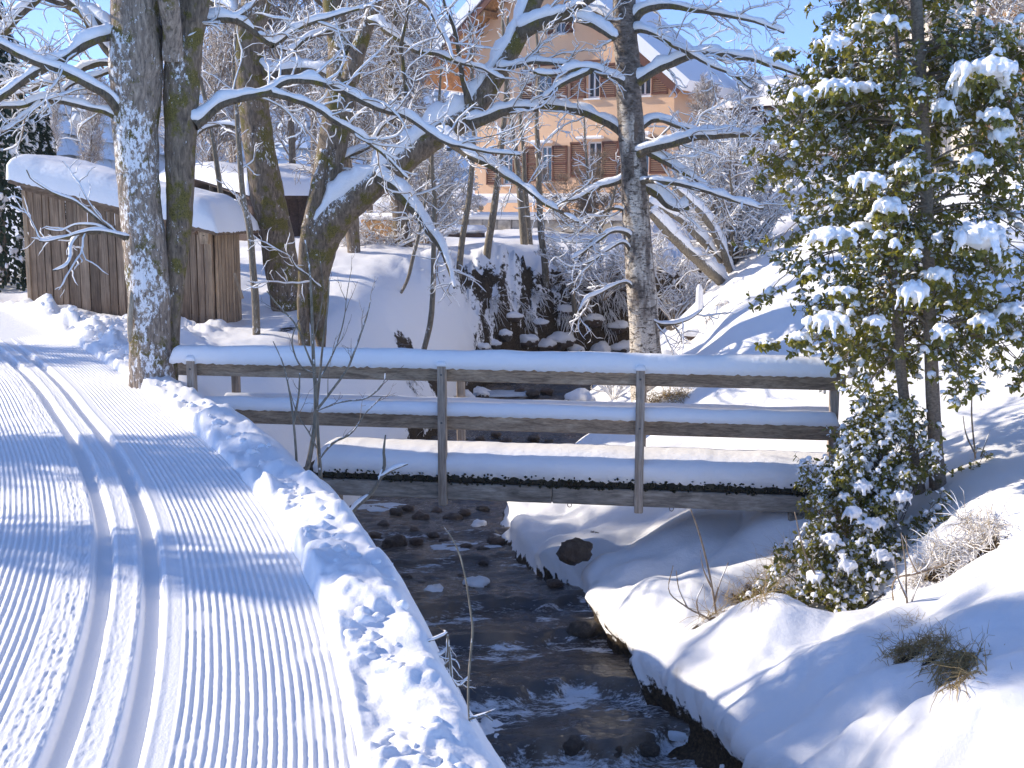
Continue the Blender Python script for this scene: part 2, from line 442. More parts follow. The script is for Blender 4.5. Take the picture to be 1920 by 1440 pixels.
def water_z(Y):
    Y = np.asarray(Y, float)
    base = np.interp(Y, [1, 4, 6, 8.7, 10.7, 12.9, 15, 17, 19.4, 23, 26, 31], [-2.5, -2.42, -2.38, -2.30, -2.21, -2.12, -2.03, -1.95, -1.85, -1.7, -1.6, -1.5])
    return base
kx = np.array([[p[0] for p in KN[y]] for y in YS]); kz = np.array([[p[1] for p in KN[y]] for y in YS])
rows1 = np.exp(np.arange(math.log(1.5), math.log(9.0), 0.0046))
rows2 = np.exp(np.arange(math.log(9.0), math.log(92.0), 0.0085))
TY = np.concatenate([rows1, rows2])
def knots_at(Yv):
    Yv = np.atleast_1d(np.asarray(Yv, float))
    lx = np.log(np.array(YS))
    # smooth in Y: average of three near samples
    X = 0; Z = 0
    for w, d in ((.25, -0.035), (.5, 0.0), (.25, 0.035)):
        ly = np.log(Yv) + d
        X = X + w * np.stack([np.interp(ly, lx, kx[:, i]) for i in range(kx.shape[1])], 1)
        Z = Z + w * np.stack([np.interp(ly, lx, kz[:, i]) for i in range(kz.shape[1])], 1)
    ly = np.log(Yv)
    e1 = fbm(Yv / .75, 1.7, 0, 3, 91) * .22 + fbm(Yv / .22, 4.7, 0, 2, 92) * .05; e2 = fbm(Yv / .9, 5.1, 0, 3, 93) * .12
    for i, w in ((9, 1), (10, 1.2), (11, .6)): X[:, i] += e1 * w
    for i, w in ((6, .6), (7, 1)): X[:, i] += e2 * w
    return X, Z
def pchip_rows(X, Z, xq):
    """rowwise monotone cubic; X,Z (r,k), xq (r,c)"""
    h = np.diff(X, axis=1); dl = np.diff(Z, axis=1) / h
    m = np.zeros_like(X)
    w1 = 2 * h[:, 1:] + h[:, :-1]; w2 = h[:, 1:] + 2 * h[:, :-1]
    same = (dl[:, 1:] * dl[:, :-1]) > 0
    with np.errstate(divide='ignore', invalid='ignore'):
        mm = (w1 + w2) / (w1 / dl[:, :-1] + w2 / dl[:, 1:])
    m[:, 1:-1] = np.where(same, mm, 0)
    m[:, 0] = dl[:, 0]; m[:, -1] = dl[:, -1]
    idx = (xq[:, :, None] >= X[:, None, 1:-1]).sum(2)
    r = np.arange(len(X))[:, None]
    x0 = X[r, idx]; hh = h[r, idx]
    t = np.clip((xq - x0) / hh, -3, 4)
    z0 = Z[r, idx]; z1 = Z[r, idx + 1]; m0 = m[r, idx] * hh; m1 = m[r, idx + 1] * hh
    tc = np.clip(t, 0, 1)
    res = (2 * tc**3 - 3 * tc**2 + 1) * z0 + (tc**3 - 2 * tc**2 + tc) * m0 + (-2 * tc**3 + 3 * tc**2) * z1 + (tc**3 - tc**2) * m1
    res += np.where(t > 1, (t - 1) * m1, 0) * 0.3 + np.where(t < 0, t * m0, 0) * 0.3
    return res
def bank_edges(Yv):
    X, Z = knots_at(Yv)
    return X[:, 7], X[:, 9], water_z(np.atleast_1d(Yv))
tc1 = np.linspace(-0.50, 0.50, 500)
tl = -0.50 - np.cumsum(np.linspace(0.004, 0.16, 32)); tr = 0.50 + np.cumsum(np.linspace(0.004, 0.16, 32))
TC = np.concatenate([tl[::-1], tc1, tr])
XQ = TY[:, None] * TC[None, :]
YQ = np.broadcast_to(TY[:, None], XQ.shape)
KX, KZ = knots_at(TY)
ZQ = pchip_rows(KX, KZ, XQ)
Lw = KX[:, 7:8]; Rw = KX[:, 9:10]; Zw = water_z(TY)[:, None]
off = XQ - Cx(TY)[:, None]                       # offset from the ski track's centre line
inwater = sstep(0.12, -0.02, Lw - XQ) * sstep(0.12, -0.02, XQ - Rw) * (YQ < 30.3)
dry = 1 - inwater
trackzone = sstep(-2.6, -2.2, off) * sstep(0.985, 0.93, off) * sstep(22, 20.5, YQ)
# broad undulation
ZQ = ZQ + (fbm(XQ / 1.9, YQ / 2.6, 0, 3, 3) * 0.10) * dry * (1 - trackzone) * sstep(0, 1.0, np.minimum(np.abs(XQ - Lw), np.abs(XQ - Rw)) + 0.25)
# right bank pillows: tongues of snow running down to the water
rb = sstep(0.0, 0.35, XQ - Rw) * sstep(4.5, 1.2, XQ - Rw) * sstep(24, 20, YQ)
u_ = XQ * 0.85 + YQ * 0.35; v_ = YQ * 1.0 - XQ * 0.5
ZQ = ZQ + rb * (billow(u_ / 2.3, v_ / 1.15, 0, 2, 21, .35) - .33) * 0.42
ZQ = ZQ + rb * sstep(1.6, .2, XQ - Rw) * (billow(XQ / .38, YQ / .42, 0, 2, 23) - .3) * .10
# pillow that rolls towards the water on the near right
ZQ = ZQ + 0.16 * np.exp(-((XQ - 2.15) / .55) ** 2 - ((YQ - 9.6) / .65) ** 2) + 0.18 * np.exp(-((XQ - 3.3) / .5) ** 2 - ((YQ - 8.15) / .55) ** 2) \
        + 0.2 * np.exp(-((XQ - 2.75) / .45) ** 2 - ((YQ - 6.6) / .5) ** 2)
# hollow with bare grass on the near right and one under the holly
NR, NC = XQ.shape
def ground_z(x, y):
    x = np.asarray(x, float); y = np.asarray(y, float)
    r = np.interp(y, TY, np.arange(NR)); c = np.interp(x / y, TC, np.arange(NC))
    r0 = np.clip(r.astype(int), 0, NR - 2); c0 = np.clip(c.astype(int), 0, NC - 2)
    fr = r - r0; fc = c - c0
    return (ZQ[r0, c0] * (1 - fr) * (1 - fc) + ZQ[r0 + 1, c0] * fr * (1 - fc) + ZQ[r0, c0 + 1] * (1 - fr) * fc + ZQ[r0 + 1, c0 + 1] * fr * fc)
def hit(px, py, y0=4.0, y1=60.0):
    """the first point of the ground seen at that place of the photograph"""
    Ys = np.exp(np.linspace(math.log(y0), math.log(y1), 900))
    p1 = np.array(PX(px, py, 1.0)); sx = p1[0]; sz = p1[2] - CAMZ
    g = ground_z(sx * Ys, Ys); zz = CAMZ + sz * Ys
    i = np.nonzero(zz <= g)[0]
    if not len(i): return PX(px, py, y1)
    return (sx * Ys[i[0]], Ys[i[0]], float(g[i[0]]))

HOL = []
for (hpx, hpy, sx, sy, am) in [(1795, 1258, .30, .17, .18), (1700, 1215, .26, .12, .11), (1750, 1215, .2, .1, .1), (1855, 1005, .28, .20, .15), (1765, 1055, .30, .16, .12), (1430, 1105, .50, .24, .22), (1330, 1150, .25, .14, .10), (1600, 1130, .5, .25, .12)]:
    h_ = hit(hpx, hpy); HOL.append((h_[0], h_[1], sx, sy, am))
for (hx, hy, sx, sy, a) in HOL:
    ZQ = ZQ - a * np.exp(-((XQ - hx) / sx) ** 2 - ((YQ - hy) / sy) ** 2)
# lumpy berm thrown up by the groomer
bw = sstep(0.90, 1.0, off) * sstep(1.50, 1.30, off) * sstep(22, 18, YQ)
lump = np.sqrt(pnoise(XQ / .17, YQ / .19, 0, 5) ** 2 + .02) + .5 * np.sqrt(pnoise(XQ / .085, YQ / .10, 0, 7) ** 2 + .03)
lump2 = np.sqrt(pnoise(XQ / .6, YQ / .6, 0, 6) ** 2 + .02) * 1.3
ZQ = ZQ + bw * (0.01 + 0.085 * lump * sstep(.2, .6, lump2 + .2) + 0.13 * lump2)
ZQ = ZQ + bw * fbm(XQ / .05, YQ / .06, 0, 2, 14) * .007
bl = sstep(-2.25, -2.5, off) * sstep(-3.6, -3.0, off) * sstep(24, 20, YQ)
ZQ = ZQ + bl * (0.05 + 0.16 * lump)
# trodden, lumpy snow between the track and the shed
sl = sstep(1.0, 1.4, off) * sstep(13, 14.0, YQ) * sstep(19.5, 18, YQ) * sstep(-3.9, -4.6, XQ)
ZQ = ZQ + sl * (lump2 * .26 + lump * .13 - .08)
ZQ = ZQ - trackzone * 0.07
# left bank, small lumps
lb = sstep(1.3, 1.6, off) * sstep(0.0, 0.3, Lw - XQ)
ZQ = ZQ + lb * (fbm(XQ / .7, YQ / .7, 0, 3, 9) * .035)
ZQ = ZQ + dry * (1 - trackzone) * fbm(XQ / .16, YQ / .16, 0, 2, 12) * .006
far = sstep(20, 30, YQ)
ZQ = ZQ + far * fbm(XQ / 4, YQ / 5, 0, 3, 31) * .16 * dry
# rough earth cliff at the bend of the creek
cl = sstep(22.5, 25.5, YQ) * sstep(32, 30.5, YQ) * sstep(-.8, 0.3, XQ - Lw + 1.2 + .0 * XQ) * sstep(0.3, -.2, XQ - Lw)
steepcliff = np.clip(cl, 0, 1)
ZQ = ZQ + steepcliff * (billow(XQ / .9, YQ / .7, 0, 4, 41, .6) - .5) * .9

# rounded, overhanging lips: push the upper part of the steep banks out over the water
XD = XQ.copy()
relR = (ZQ - Zw)
nearR = sstep(0.9, 0.1, XQ - Rw) * sstep(-.15, .1, XQ - Rw)
XD = XD - nearR * sstep(.12, .38, relR) * sstep(.9, .45, relR) * (0.16 + .12 * fbm(XQ * 0 + .3, YQ / .5, 0, 2, 51)) * sstep(24, 20, YQ)
nearL = sstep(0.6, 0.1, Lw - XQ) * sstep(-.15, .1, Lw - XQ)
XD = XD + nearL * sstep(.12, .38, relR) * sstep(.9, .45, relR) * 0.12 * sstep(24, 20, YQ)

soil = sstep(0.14, 0.02, ZQ - Zw) * 0.9 * (YQ < 30.3) * sstep(.9, .2, np.minimum(np.abs(XQ - Lw), np.abs(XQ - Rw)))
soil = np.maximum(soil, inwater)
soil = np.maximum(soil, steepcliff * (.55 + .35 * fbm(XQ / .7, YQ / .9, ZQ / .6, 3, 44)))
def spot(x, y, sx, sy, a):
    global soil
    soil = np.maximum(soil, a * np.exp(-((XQ - x) / sx) ** 2 - ((YQ - y) / sy) ** 2))
spot(-1.75, 20.3, .30, .5, .85); spot(-1.5, 18.6, .25, .7, .9); spot(-1.35, 20.6, .3, .5, .7); spot(-4.1, 18.7, .55, .3, .7)
spot(-3.35, 18.2, .22, .5, .95); spot(-2.9, 15.4, .25, .2, .7)
for (hx, hy, sx, sy, a) in HOL:
    spot(hx, hy + sy * .3, sx * .9, sy * .75, .85)
spot(3.0, 11.4, .7, .5, .75); spot(.9, 13.2, .18, .16, .8)
spot(2.3, 17.3, .3, .3, .6)
NR, NC = XQ.shape
V = np.stack([XD, YQ, ZQ], -1).reshape(-1, 3)
ii = np.arange(NR - 1)[:, None] * NC + np.arange(NC - 1)[None, :]
Fq = np.stack([ii, ii + 1, ii + NC + 1, ii + NC], -1).reshape(-1, 4)
terrain = mesh_obj('snow_ground', V, Fq, M_ground, attrs={'soil': soil})
tag(terrain, 'snow covered banks of the creek and the slopes around it', None, None, 'structure')



# ------------------------------------------------------------------ groomed ski track
M_track, nt, p = mat('groomed_snow')
p.inputs['Base Color'].default_value = (*SNOWC, 1); p.inputs['Roughness'].default_value = 0.6
p.inputs['Specular IOR Level'].default_value = 0.25
bump(nt, p, noise(nt, 130, 3, 0.7), 0.55, 0.005, bump(nt, None, noise(nt, 45, 3, .6), .25, .01))
ty = [2.4]
while ty[-1] < 21: ty.append(ty[-1] * 1.0052)
ty = np.array(ty)
oo = np.concatenate([np.linspace(-2.4, -1.02, 90)[:-1], np.linspace(-1.02, .99, 403)])
TYg, OO = np.meshgrid(ty, oo, indexing='ij')
XX = Cx(TYg) + OO
# perpendicular offset
dC = np.convolve(np.pad(np.gradient(Cx(ty), ty), 20, 'edge'), np.ones(41) / 41, 'valid'); ang = np.arctan(dC)
po = OO * np.cos(ang)[:, None] * 1.04
pw_ = po + .0035 * fbm(TYg / .9, XX * 0 + 2.2, 0, 3, 67) + .0008 * pnoise(TYg / .35, po / .2, 0, 68)
rid = np.abs(((pw_ - .22) / .0375) % 1.0 - .5) * 2
scuff = sstep(.25, .6, fbm(XX / .35, TYg / .5, 0, 3, 69))
ridge = sstep(.15, .95, rid) * .0105 * (1 - .45 * scuff) * (1 + .22 * fbm(XX / .12, TYg / 1.2, 0, 2, 60))
wob = fbm(XX / .012, TYg / .03, 0, 2, 61)
crumb = np.clip(pnoise(XX / .016, TYg / .022, 0, 62), 0, 1) * .006
z = 0.004 + ridge * (.92 + .13 * wob) + wob * .0012
flat_mid = sstep(.19, .175, np.abs(po))
edge_l = sstep(-.40, -.36, po) * sstep(-.19, -.21, po)
edge_r = sstep(.30, .27, po) * sstep(.18, .2, po)
z = z * (1 - flat_mid) + flat_mid * (.009 + crumb * 1.3)
z = z * (1 - edge_l * .7) + edge_l * (.010 + crumb * 2.2 + .006 * np.abs(pnoise(XX / .03, TYg / .06, 0, 64)))
z = z * (1 - edge_r) + edge_r * (.007 + .003 * np.abs(pnoise(XX / .012, TYg / .02, 0, 65)))
for c in (-.131, .131):
    d = np.abs(po - c)
    g = sstep(.060, .037, d)
    z = z * (1 - g) + g * (-.046)
    z = z + .006 * sstep(.105, .075, d) * sstep(.062, .078, d)
zt = np.interp(ty, [0, 12, 15, 18, 24], [0, 0, .04, .2, .5])[:, None]
fb = fbm(XX / 1.5, TYg / 2.5, 0, 2, 66) * .02
z = z + .002 * np.clip(pnoise(XX / .03, TYg / .09, 0, 59) - .3, 0, 1) * (np.abs(po) > .2)
z = z + zt + fb - sstep(.955, .99, OO) * .03 - sstep(-2.2, -2.4, OO) * .07
nr, nc = XX.shape
ii = np.arange(nr - 1)[:, None] * nc + np.arange(nc - 1)[None, :]
Fq = np.stack([ii, ii + 1, ii + nc + 1, ii + nc], -1).reshape(-1, 4)
trk = mesh_obj('ski_track', np.stack([XX, TYg, z], -1), Fq, M_track)
tag(trk, 'groomed cross country ski track with two parallel grooves', None, None, 'structure')

# ------------------------------------------------------------------ creek
M_water, nt, p = mat('creek_water')
n1 = noise(nt, 3.0, 5, .7, stretch=(1.0, .45, 1)); n2 = noise(nt, 11, 4, .6, stretch=(.6, 1.4, 1))
bed = ramp(nt, noise(nt, 1.6, 3, .55, stretch=(1, .5, 1)), [(0.34, (.05, .052, .06)), (.52, (.11, .09, .075)), (.70, (.24, .17, .11))])
n3 = noise(nt, 24, 5, .75, stretch=(.45, 1.9, 1))
foam = mth(nt, 'MULTIPLY', attr(nt, 'foam'), 1.0)
ff = ramp(nt, mth(nt, 'ADD', foam, mth(nt, 'MULTIPLY', mth(nt, 'SUBTRACT', n3, .5), 1.9)), [(.50, 0), (.86, 1)])
nt.links.new(mixc(nt, ff, bed, (.72, .74, .77)), p.inputs['Base Color'])
nt.links.new(mth(nt, 'MULTIPLY_ADD', ff, .4, .07), p.inputs['Roughness'])
p.inputs['IOR'].default_value = 1.33
p.inputs['Specular IOR Level'].default_value = .9
b1 = bump(nt, None, noise(nt, 13, 4, .6, stretch=(.6, 1.5, 1), dist=.5), 1.0, .022)
bump(nt, p, noise(nt, 40, 3, .6, stretch=(.6, 1.4, 1)), .8, .005, b1)
wy = np.concatenate([np.arange(5.6, 17, .022), np.arange(17, 31.5, .05)])
nwc = 150
Lx, Rx, Wz = bank_edges(wy)
uu = np.linspace(0, 1, nwc)
WX = (Lx - .35)[:, None] + (Rx - Lx + .7)[:, None] * uu[None, :]
WYg = np.broadcast_to(wy[:, None], WX.shape)
WZ = np.broadcast_to(Wz[:, None], WX.shape).copy()
foam_glintA = np.zeros_like(WZ)
for k, (sy, h) in enumerate(STEPS):
    yy = sy + .42 * fbm(WX / 1.0, WX * 0 + k, 0, 3, 71 + k) + .10 * (WX - 0.5)
    dd = WYg - yy
    # water piles up above each small fall and drops below it
    WZ += h * (sstep(-.10, .04, dd) * np.exp(-np.clip(dd, 0, 9) / 1.2) - sstep(-1.2, -.1, dd) * sstep(.0, -.12, dd) * .35)
    foam_glintA = np.maximum(foam_glintA, sstep(-.75, -.25, dd) * sstep(.02, -.08, dd) * (.25 + 2.8 * h) * (1 + .5 * fbm(WX / .35, WX * 0 + k, 0, 2, 171)))
    foam_glintA = np.maximum(foam_glintA, .2 * sstep(-.12, -.02, dd) * sstep(.12, .02, dd))
rip = fbm(WX / .26, WYg / .12, 0, 3, 81) * .020 + fbm(WX / .6, WYg / .28, 0, 2, 82) * .03
turb = fbm(WX / .07, WYg / .06, 0, 3, 83) * .018 * sstep(.3, .6, foam_glintA)
WZ = WZ + rip + turb
foam_glintA = foam_glintA + .36 * sstep(.05, .5, fbm(WX / .45, WYg / .10, 0, 3, 85))  # pale streaks painted on the water as light glinting along the ripples
ii = np.arange(len(wy) - 1)[:, None] * nwc + np.arange(nwc - 1)[None, :]
Fq = np.stack([ii, ii + 1, ii + nwc + 1, ii + nwc], -1).reshape(-1, 4)
wat = mesh_obj('creek_water', np.stack([WX, WYg, WZ], -1), Fq, M_water, attrs={'foam': foam_glintA})
tag(wat, 'dark rippling creek water with small stony falls', None, None, 'structure')
def wz_at(x, y):
    r = np.argmin(np.abs(wy - y)); c = np.argmin(np.abs(WX[r] - x)); return float(WZ[r, c])

# ------------------------------------------------------------------ footbridge
BL = np.array(PX(328, 690, 13.0)); BR = np.array(PX(1588, 720, 11.9))
be = np.array([BR[0] - BL[0], BR[1] - BL[1], 0]); blen = np.linalg.norm(be); be /= blen
bn = np.array([-be[1], be[0], 0])                 # away from the camera
bn = bn if bn[1] > 0 else -bn
def BP(s, n, z):
    q = np.array([BL[0], BL[1], 0]) + be * s + bn * n; q[2] = z; return q
def s_of(px):
    # parameter along the bridge seen at photograph column px
    rx = (px - 960) / 2300.0 / 0.985
    return (rx * BL[1] - BL[0]) / (be[0] - rx * be[1])
def soft_bar(s0, s1, n0, n1, z0, h, seed, drop=.0, steps=None, sag=.0, ends=True, wav=.16):
    """a rounded loaf of snow lying on a rail or deck: cross-section between n0 and n1, height h"""
    steps = steps or int((s1 - s0) / .035)
    ss = np.linspace(s0, s1, steps)
    K = 15
    V = []
    nm = (n0 + n1) / 2; w = (n1 - n0) / 2
    th = np.linspace(0, math.pi, K)
    S, T = np.meshgrid(ss, th, indexing='ij')
    e = np.clip(np.minimum(S - s0, s1 - S) / (h * .55), 0, 1); e = np.sqrt(1 - (1 - e) ** 2) if ends else np.ones_like(S)
    hn = h * (1 + wav * fbm(S / .55, T * 0, 0, 3, seed) + .03 * pnoise(S / .09, T * 2, 0, seed + 5)) * (.25 + .75 * e)
    pw = .55
    cx_ = np.sign(np.cos(T)) * np.abs(np.cos(T)) ** pw; sz_ = np.abs(np.sin(T)) ** (pw + .12)
    ov = 1.0 + .16 * np.exp(-((T - .5) / .5) ** 2) + .16 * np.exp(-((math.pi - T - .5) / .5) ** 2)
    N = nm - cx_ * w * ov * (1 + .05 * fbm(S / .25, T * 1.5, 0, 2, seed + 9))
    Z = z0 + sz_ * hn - drop * (sz_ < .02) * (0.6 + .8 * pnoise(S / .05, T * 0, 0, seed + 2))
    W = np.array([BL[0], BL[1], 0])[None, None, :] + S[..., None] * be + N[..., None] * bn
    W[..., 2] = Z
    a, b = S.shape
    ii = np.arange(a - 1)[:, None] * b + np.arange(b - 1)[None, :]
    Fq = np.stack([ii, ii + b, ii + b + 1, ii + 1], -1).reshape(-1, 4)
    bot = np.stack([np.arange(a - 1) * b, np.arange(a - 1) * b + b - 1, np.arange(1, a) * b + b - 1, np.arange(1, a) * b], -1)
    cap0 = np.array([[0, i, i + 1] for i in range(1, b - 1)]); base = (a - 1) * b
    cap1 = np.array([[base, base + i + 1, base + i] for i in range(1, b - 1)])
    return W.reshape(-1, 3), [np.concatenate([Fq, bot]), np.concatenate([cap0, cap1])]

bridge = thing('footbridge', 'grey timber footbridge over the creek, its rails and deck loaded with snow', 'footbridge', tuple(BP(blen / 2, .4, -1.1)))
WID = .80
ZT0, ZT1, ZM0, ZM1, ZD0, ZD1, ZB0 = .145, .305, -.36, -.195, -.92, -.815, -1.10
postpx = [362, 829, 1200, 1566]
def rail(s0, s1, n, z0, z1, name='rail'):
    mb = MB(); mb.box(BP((s0 + s1) / 2, n, (z0 + z1) / 2), (s1 - s0, .055, z1 - z0), (be, bn, (0, 0, 1)), .006)
    o = mb.build(name, M_rail, bridge)
    return o
sp = [s_of(p) for p in postpx]
cuts = [0.0, sp[1] + .03, sp[2] + .03, blen]
for k in range(3):
    r_ = rail(cuts[k] + .003, cuts[k + 1] - .003, .085, ZT0, ZT1)
s_m0 = s_of(352); s_m1 = s_of(1578)
cm = [s_m0, sp[1] + .0, sp[2] + .01, s_m1]
for k in range(3):
    rail(cm[k] + .003, cm[k + 1] - .003, .085, ZM0 - .015 * 0, ZM1)
for k in range(3):
    rail(cuts[k] + .003 + (0.05 if k == 0 else 0), cuts[k + 1] - .003, WID - .03, ZT0 - .05, ZT1 - .06)
    rail(cm[k] + .003, cm[k + 1] - .003, WID - .03, ZM0 - .02, ZM1 - .02)
def snow_part(args, name='snow_cap', parent=None):
    Vv, Ff = soft_bar(*args)
    return mesh_obj(name, Vv, Ff, M_snow, parent or bridge)
snow_part((-.06, blen * .985, .0, .17, ZT1 - .004, .175, 101, .03, None, 0, True, .10))
snow_part((s_m0 + .05, s_m1 - .02, .03, .15, ZM1 - .004, .125, 102, .02, None, 0, True, .12))
snow_part((.1, blen * .97, WID - .1, WID + .04, ZT1 - .066, .13, 103, .02))
snow_part((s_m0 + .1, s_m1 - .02, WID - .09, WID + .03, ZM1 - .026, .08, 104, .02))
snow_part((s_of(585), s_of(1590), .02, WID - .08, ZD1 - .004, .25, 105, .05, None, 0, True, .05))
# posts: near side (fixed in front of the rails), far side behind
for k, pp in enumerate(postpx):
    s = sp[k]
    front = k < 3
    n = .012 if front else .15
    zb = -1.16 if k in (1, 2) else -1.0
    mb = MB(); mb.box(BP(s, n, (zb + ZT1 - .01 + .02) / 2), (.088, .085, ZT1 + .01 - zb), (be, bn, (0, 0, 1)), .008)
    po_ = mb.build('post', M_post, bridge)
    Vv, Ff = soft_bar(s - .055, s + .055, n - .045, n + .05, ZT1 + .008, .06, 110 + k, 0, 10)
    if front: mesh_obj('snow_cap', Vv, Ff, M_snow, po_)
    # bolts
    for zz in ((ZT0 + ZT1) / 2, (ZM0 + ZM1) / 2):
        mb = MB(); c = BP(s, n - .047, zz)
        ring = [c + be * .011 * math.cos(a) + np.array([0, 0, .011 * math.sin(a)]) for a in np.linspace(0, 2 * math.pi, 9)[:-1]]
        mb.add(ring + [c - bn * .006], None, [(i, (i + 1) % 8, 8) for i in range(8)])
        mb.build('bolt', bpy.data.materials.get('bolt_steel') or plain('bolt_steel', (.12, .11, .10), .5), po_)
for k, pp in enumerate([405, 838, 1192, 1604]):
    s = sp[k] + (.12, .03, -.02, .06)[k]
    if k == 0: s = sp[0] + .16
    mb = MB(); mb.box(BP(s, WID + .04, (-1.0 + ZT1 - .05) / 2), (.085, .08, ZT1 - .05 + 1.0), (be, bn, (0, 0, 1)), .008)
    mb.build('post', M_post, bridge)
# deck planks, mossy edges seen end on, and the beams that carry them
s0 = s_of(560); s1 = s_of(1575)
npl = int((s1 - s0) / .125)
rr = random.Random(5)
for i in range(npl):
    a = s0 + i * .125
    mb = MB()
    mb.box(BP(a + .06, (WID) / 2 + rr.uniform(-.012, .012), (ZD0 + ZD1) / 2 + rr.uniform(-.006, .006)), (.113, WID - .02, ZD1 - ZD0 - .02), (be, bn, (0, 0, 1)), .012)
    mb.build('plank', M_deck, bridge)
for n in (.07, WID - .07):
    for (a, b) in ((s0 - .1, s_of(1035)), (s_of(1035) + .004, s_of(1516))):
        mb = MB(); mb.box(BP((a + b) / 2, n, (ZB0 + ZD0) / 2), (b - a, .12, ZD0 - ZB0 - .004), (be, bn, (0, 0, 1)), .01)
        mb.build('beam', M_beam, bridge)
mb = MB(); mb.box(BP(s_of(1500), .38, ZB0 - .22), (.16, .7, .42), (be, bn, (0, 0, 1)), .02); mb.build('support', M_beam, bridge)
mb = MB(); mb.box(BP(s0 + .15, .38, ZB0 - .25), (.2, .7, .48), (be, bn, (0, 0, 1)), .02); mb.build('support', M_beam, bridge)
# row of moss tufts along the plank ends
mv = []; r_ = rs(3)
M_mossdark = plain('dark_moss', (.03, .028, .012), .95, .6, 60, .6)
mb = MB()
for i in range(420):
    s = r_.uniform(s0, s_of(1530)); z = r_.uniform(ZD0 - .01, ZD1 + .005); q = BP(s, -.006 + r_.uniform(-.01, .01), z)
    h = r_.uniform(.006, .02); w = r_.uniform(.008, .022)
    mb.add([q - be * w, q + be * w, q + np.array([0, 0, h]), q - np.array([0, 0, h]), q - bn * .012], None, [(0, 4, 2), (4, 1, 2), (0, 3, 4), (4, 3, 1)])
mo = mb.build('moss', M_mossdark, bridge); mo['kind'] = 'stuff'
# iron rings under the beam
for pxr in (1068, 1262):
    c = BP(s_of(pxr), .06, ZB0 - .02)
    mb = MB(); pts = [c + be * .022 * math.cos(a) + np.array([0, 0, .022 * math.sin(a)]) for a in np.linspace(0, 2 * math.pi, 13)]
    for a, b in zip(pts[:-1], pts[1:]): mb.bar(a, b, .007, .007, bn)
    mb.build('ring', bpy.data.materials['bolt_steel'], bridge)

# ------------------------------------------------------------------ branches, vectorised
UP = np.array([0, 0, 1.0])
def nrm(v): return v / (np.linalg.norm(v, axis=-1, keepdims=True) + 1e-9)
def frames(P):
    T = np.gradient(P, axis=1); T = nrm(T)
    mean = nrm(P[:, -1] - P[:, 0])
    ref = np.where(np.abs(mean[:, 2:3]) < .9, UP[None, :], np.array([[0.0, 1.0, 0]]))[:, None, :]
    A = nrm(np.cross(T, ref)); B = np.cross(A, T)
    return T, A, B
def ring_faces(N, n, s, closed=False):
    base = (np.arange(N) * n * s)[:, None, None] + (np.arange(n - 1) * s)[None, :, None] + np.arange(s)[None, None, :]
    nxt = (np.arange(N) * n * s)[:, None, None] + (np.arange(n - 1) * s)[None, :, None] + ((np.arange(s) + 1) % s)[None, None, :]
    return np.stack([base, nxt, nxt + s, base + s], -1).reshape(-1, 4)
def tubes(P, Rr, s=4):
    N, n, _ = P.shape
    T, A, B = frames(P)
    th = np.arange(s) * 2 * math.pi / s
    V = P[:, :, None, :] + Rr[:, :, None, None] * (np.cos(th)[None, None, :, None] * A[:, :, None, :] + np.sin(th)[None, None, :, None] * B[:, :, None, :])
    return V.reshape(-1, 3), ring_faces(N, n, s)
def snow_ridge(P, Rr, h, s=6, wmin=.004, seed=0, gaps=.15, thin=1.0, stick=0.25):
    """snow lying along branches; h = height array or scalar"""
    N, n, _ = P.shape
    T = nrm(np.gradient(P, axis=1))
    side = np.cross(T, UP); sl = np.linalg.norm(side, axis=-1, keepdims=True)
    side = np.where(sl > .08, side / (sl + 1e-9), np.array([1.0, 0, 0]))
    up = nrm(np.cross(side, T)); up = np.where(up[..., 2:3] < 0, -up, up)
    flat = np.clip((sl[..., 0] - .12) / .75, 0, 1) ** .8
    flat = stick * (sl[..., 0] > .25) * .6 + (1 - stick * .6) * flat
    nz = pnoise(P[..., 0] / .16, P[..., 1] / .16, P[..., 2] / .16, seed)
    nz2 = pnoise(P[..., 0] / .6, P[..., 1] / .6, P[..., 2] / .6, seed + 1)
    k = np.clip(.95 + .9 * nz + .7 * nz2, 0, 1.5)
    k = np.where(k < gaps, 0, k)
    hh = h * flat * k
    on = (hh > .0015)
    w = np.where(on, Rr * 1.0 * thin + np.minimum(hh * .25, .012) + wmin * .5, 0.0)
    vr = np.where(on, hh * .62 + Rr * .25, 0.0)
    w[:, 0] *= .4; vr[:, 0] *= .4; w[:, -1] *= .3; vr[:, -1] *= .3
    C = P + up * (Rr * .62 + hh * .42)[..., None]
    C = np.where(on[..., None], C, P)
    th = np.arange(s) * 2 * math.pi / s + math.pi / 2
    V = C[:, :, None, :] + w[:, :, None, None] * np.cos(th)[None, None, :, None] * side[:, :, None, :] + vr[:, :, None, None] * np.sin(th)[None, None, :, None] * up[:, :, None, :]
    F_ = ring_faces(N, n, s)
    keep = np.repeat((on[:, :-1] | on[:, 1:]).reshape(-1), s)
    return V.reshape(-1, 3), F_[keep]
def compact(V, Fc):
    used = np.unique(Fc); mp = np.full(len(V), -1, np.int64); mp[used] = np.arange(len(used))
    return V[used], mp[Fc]
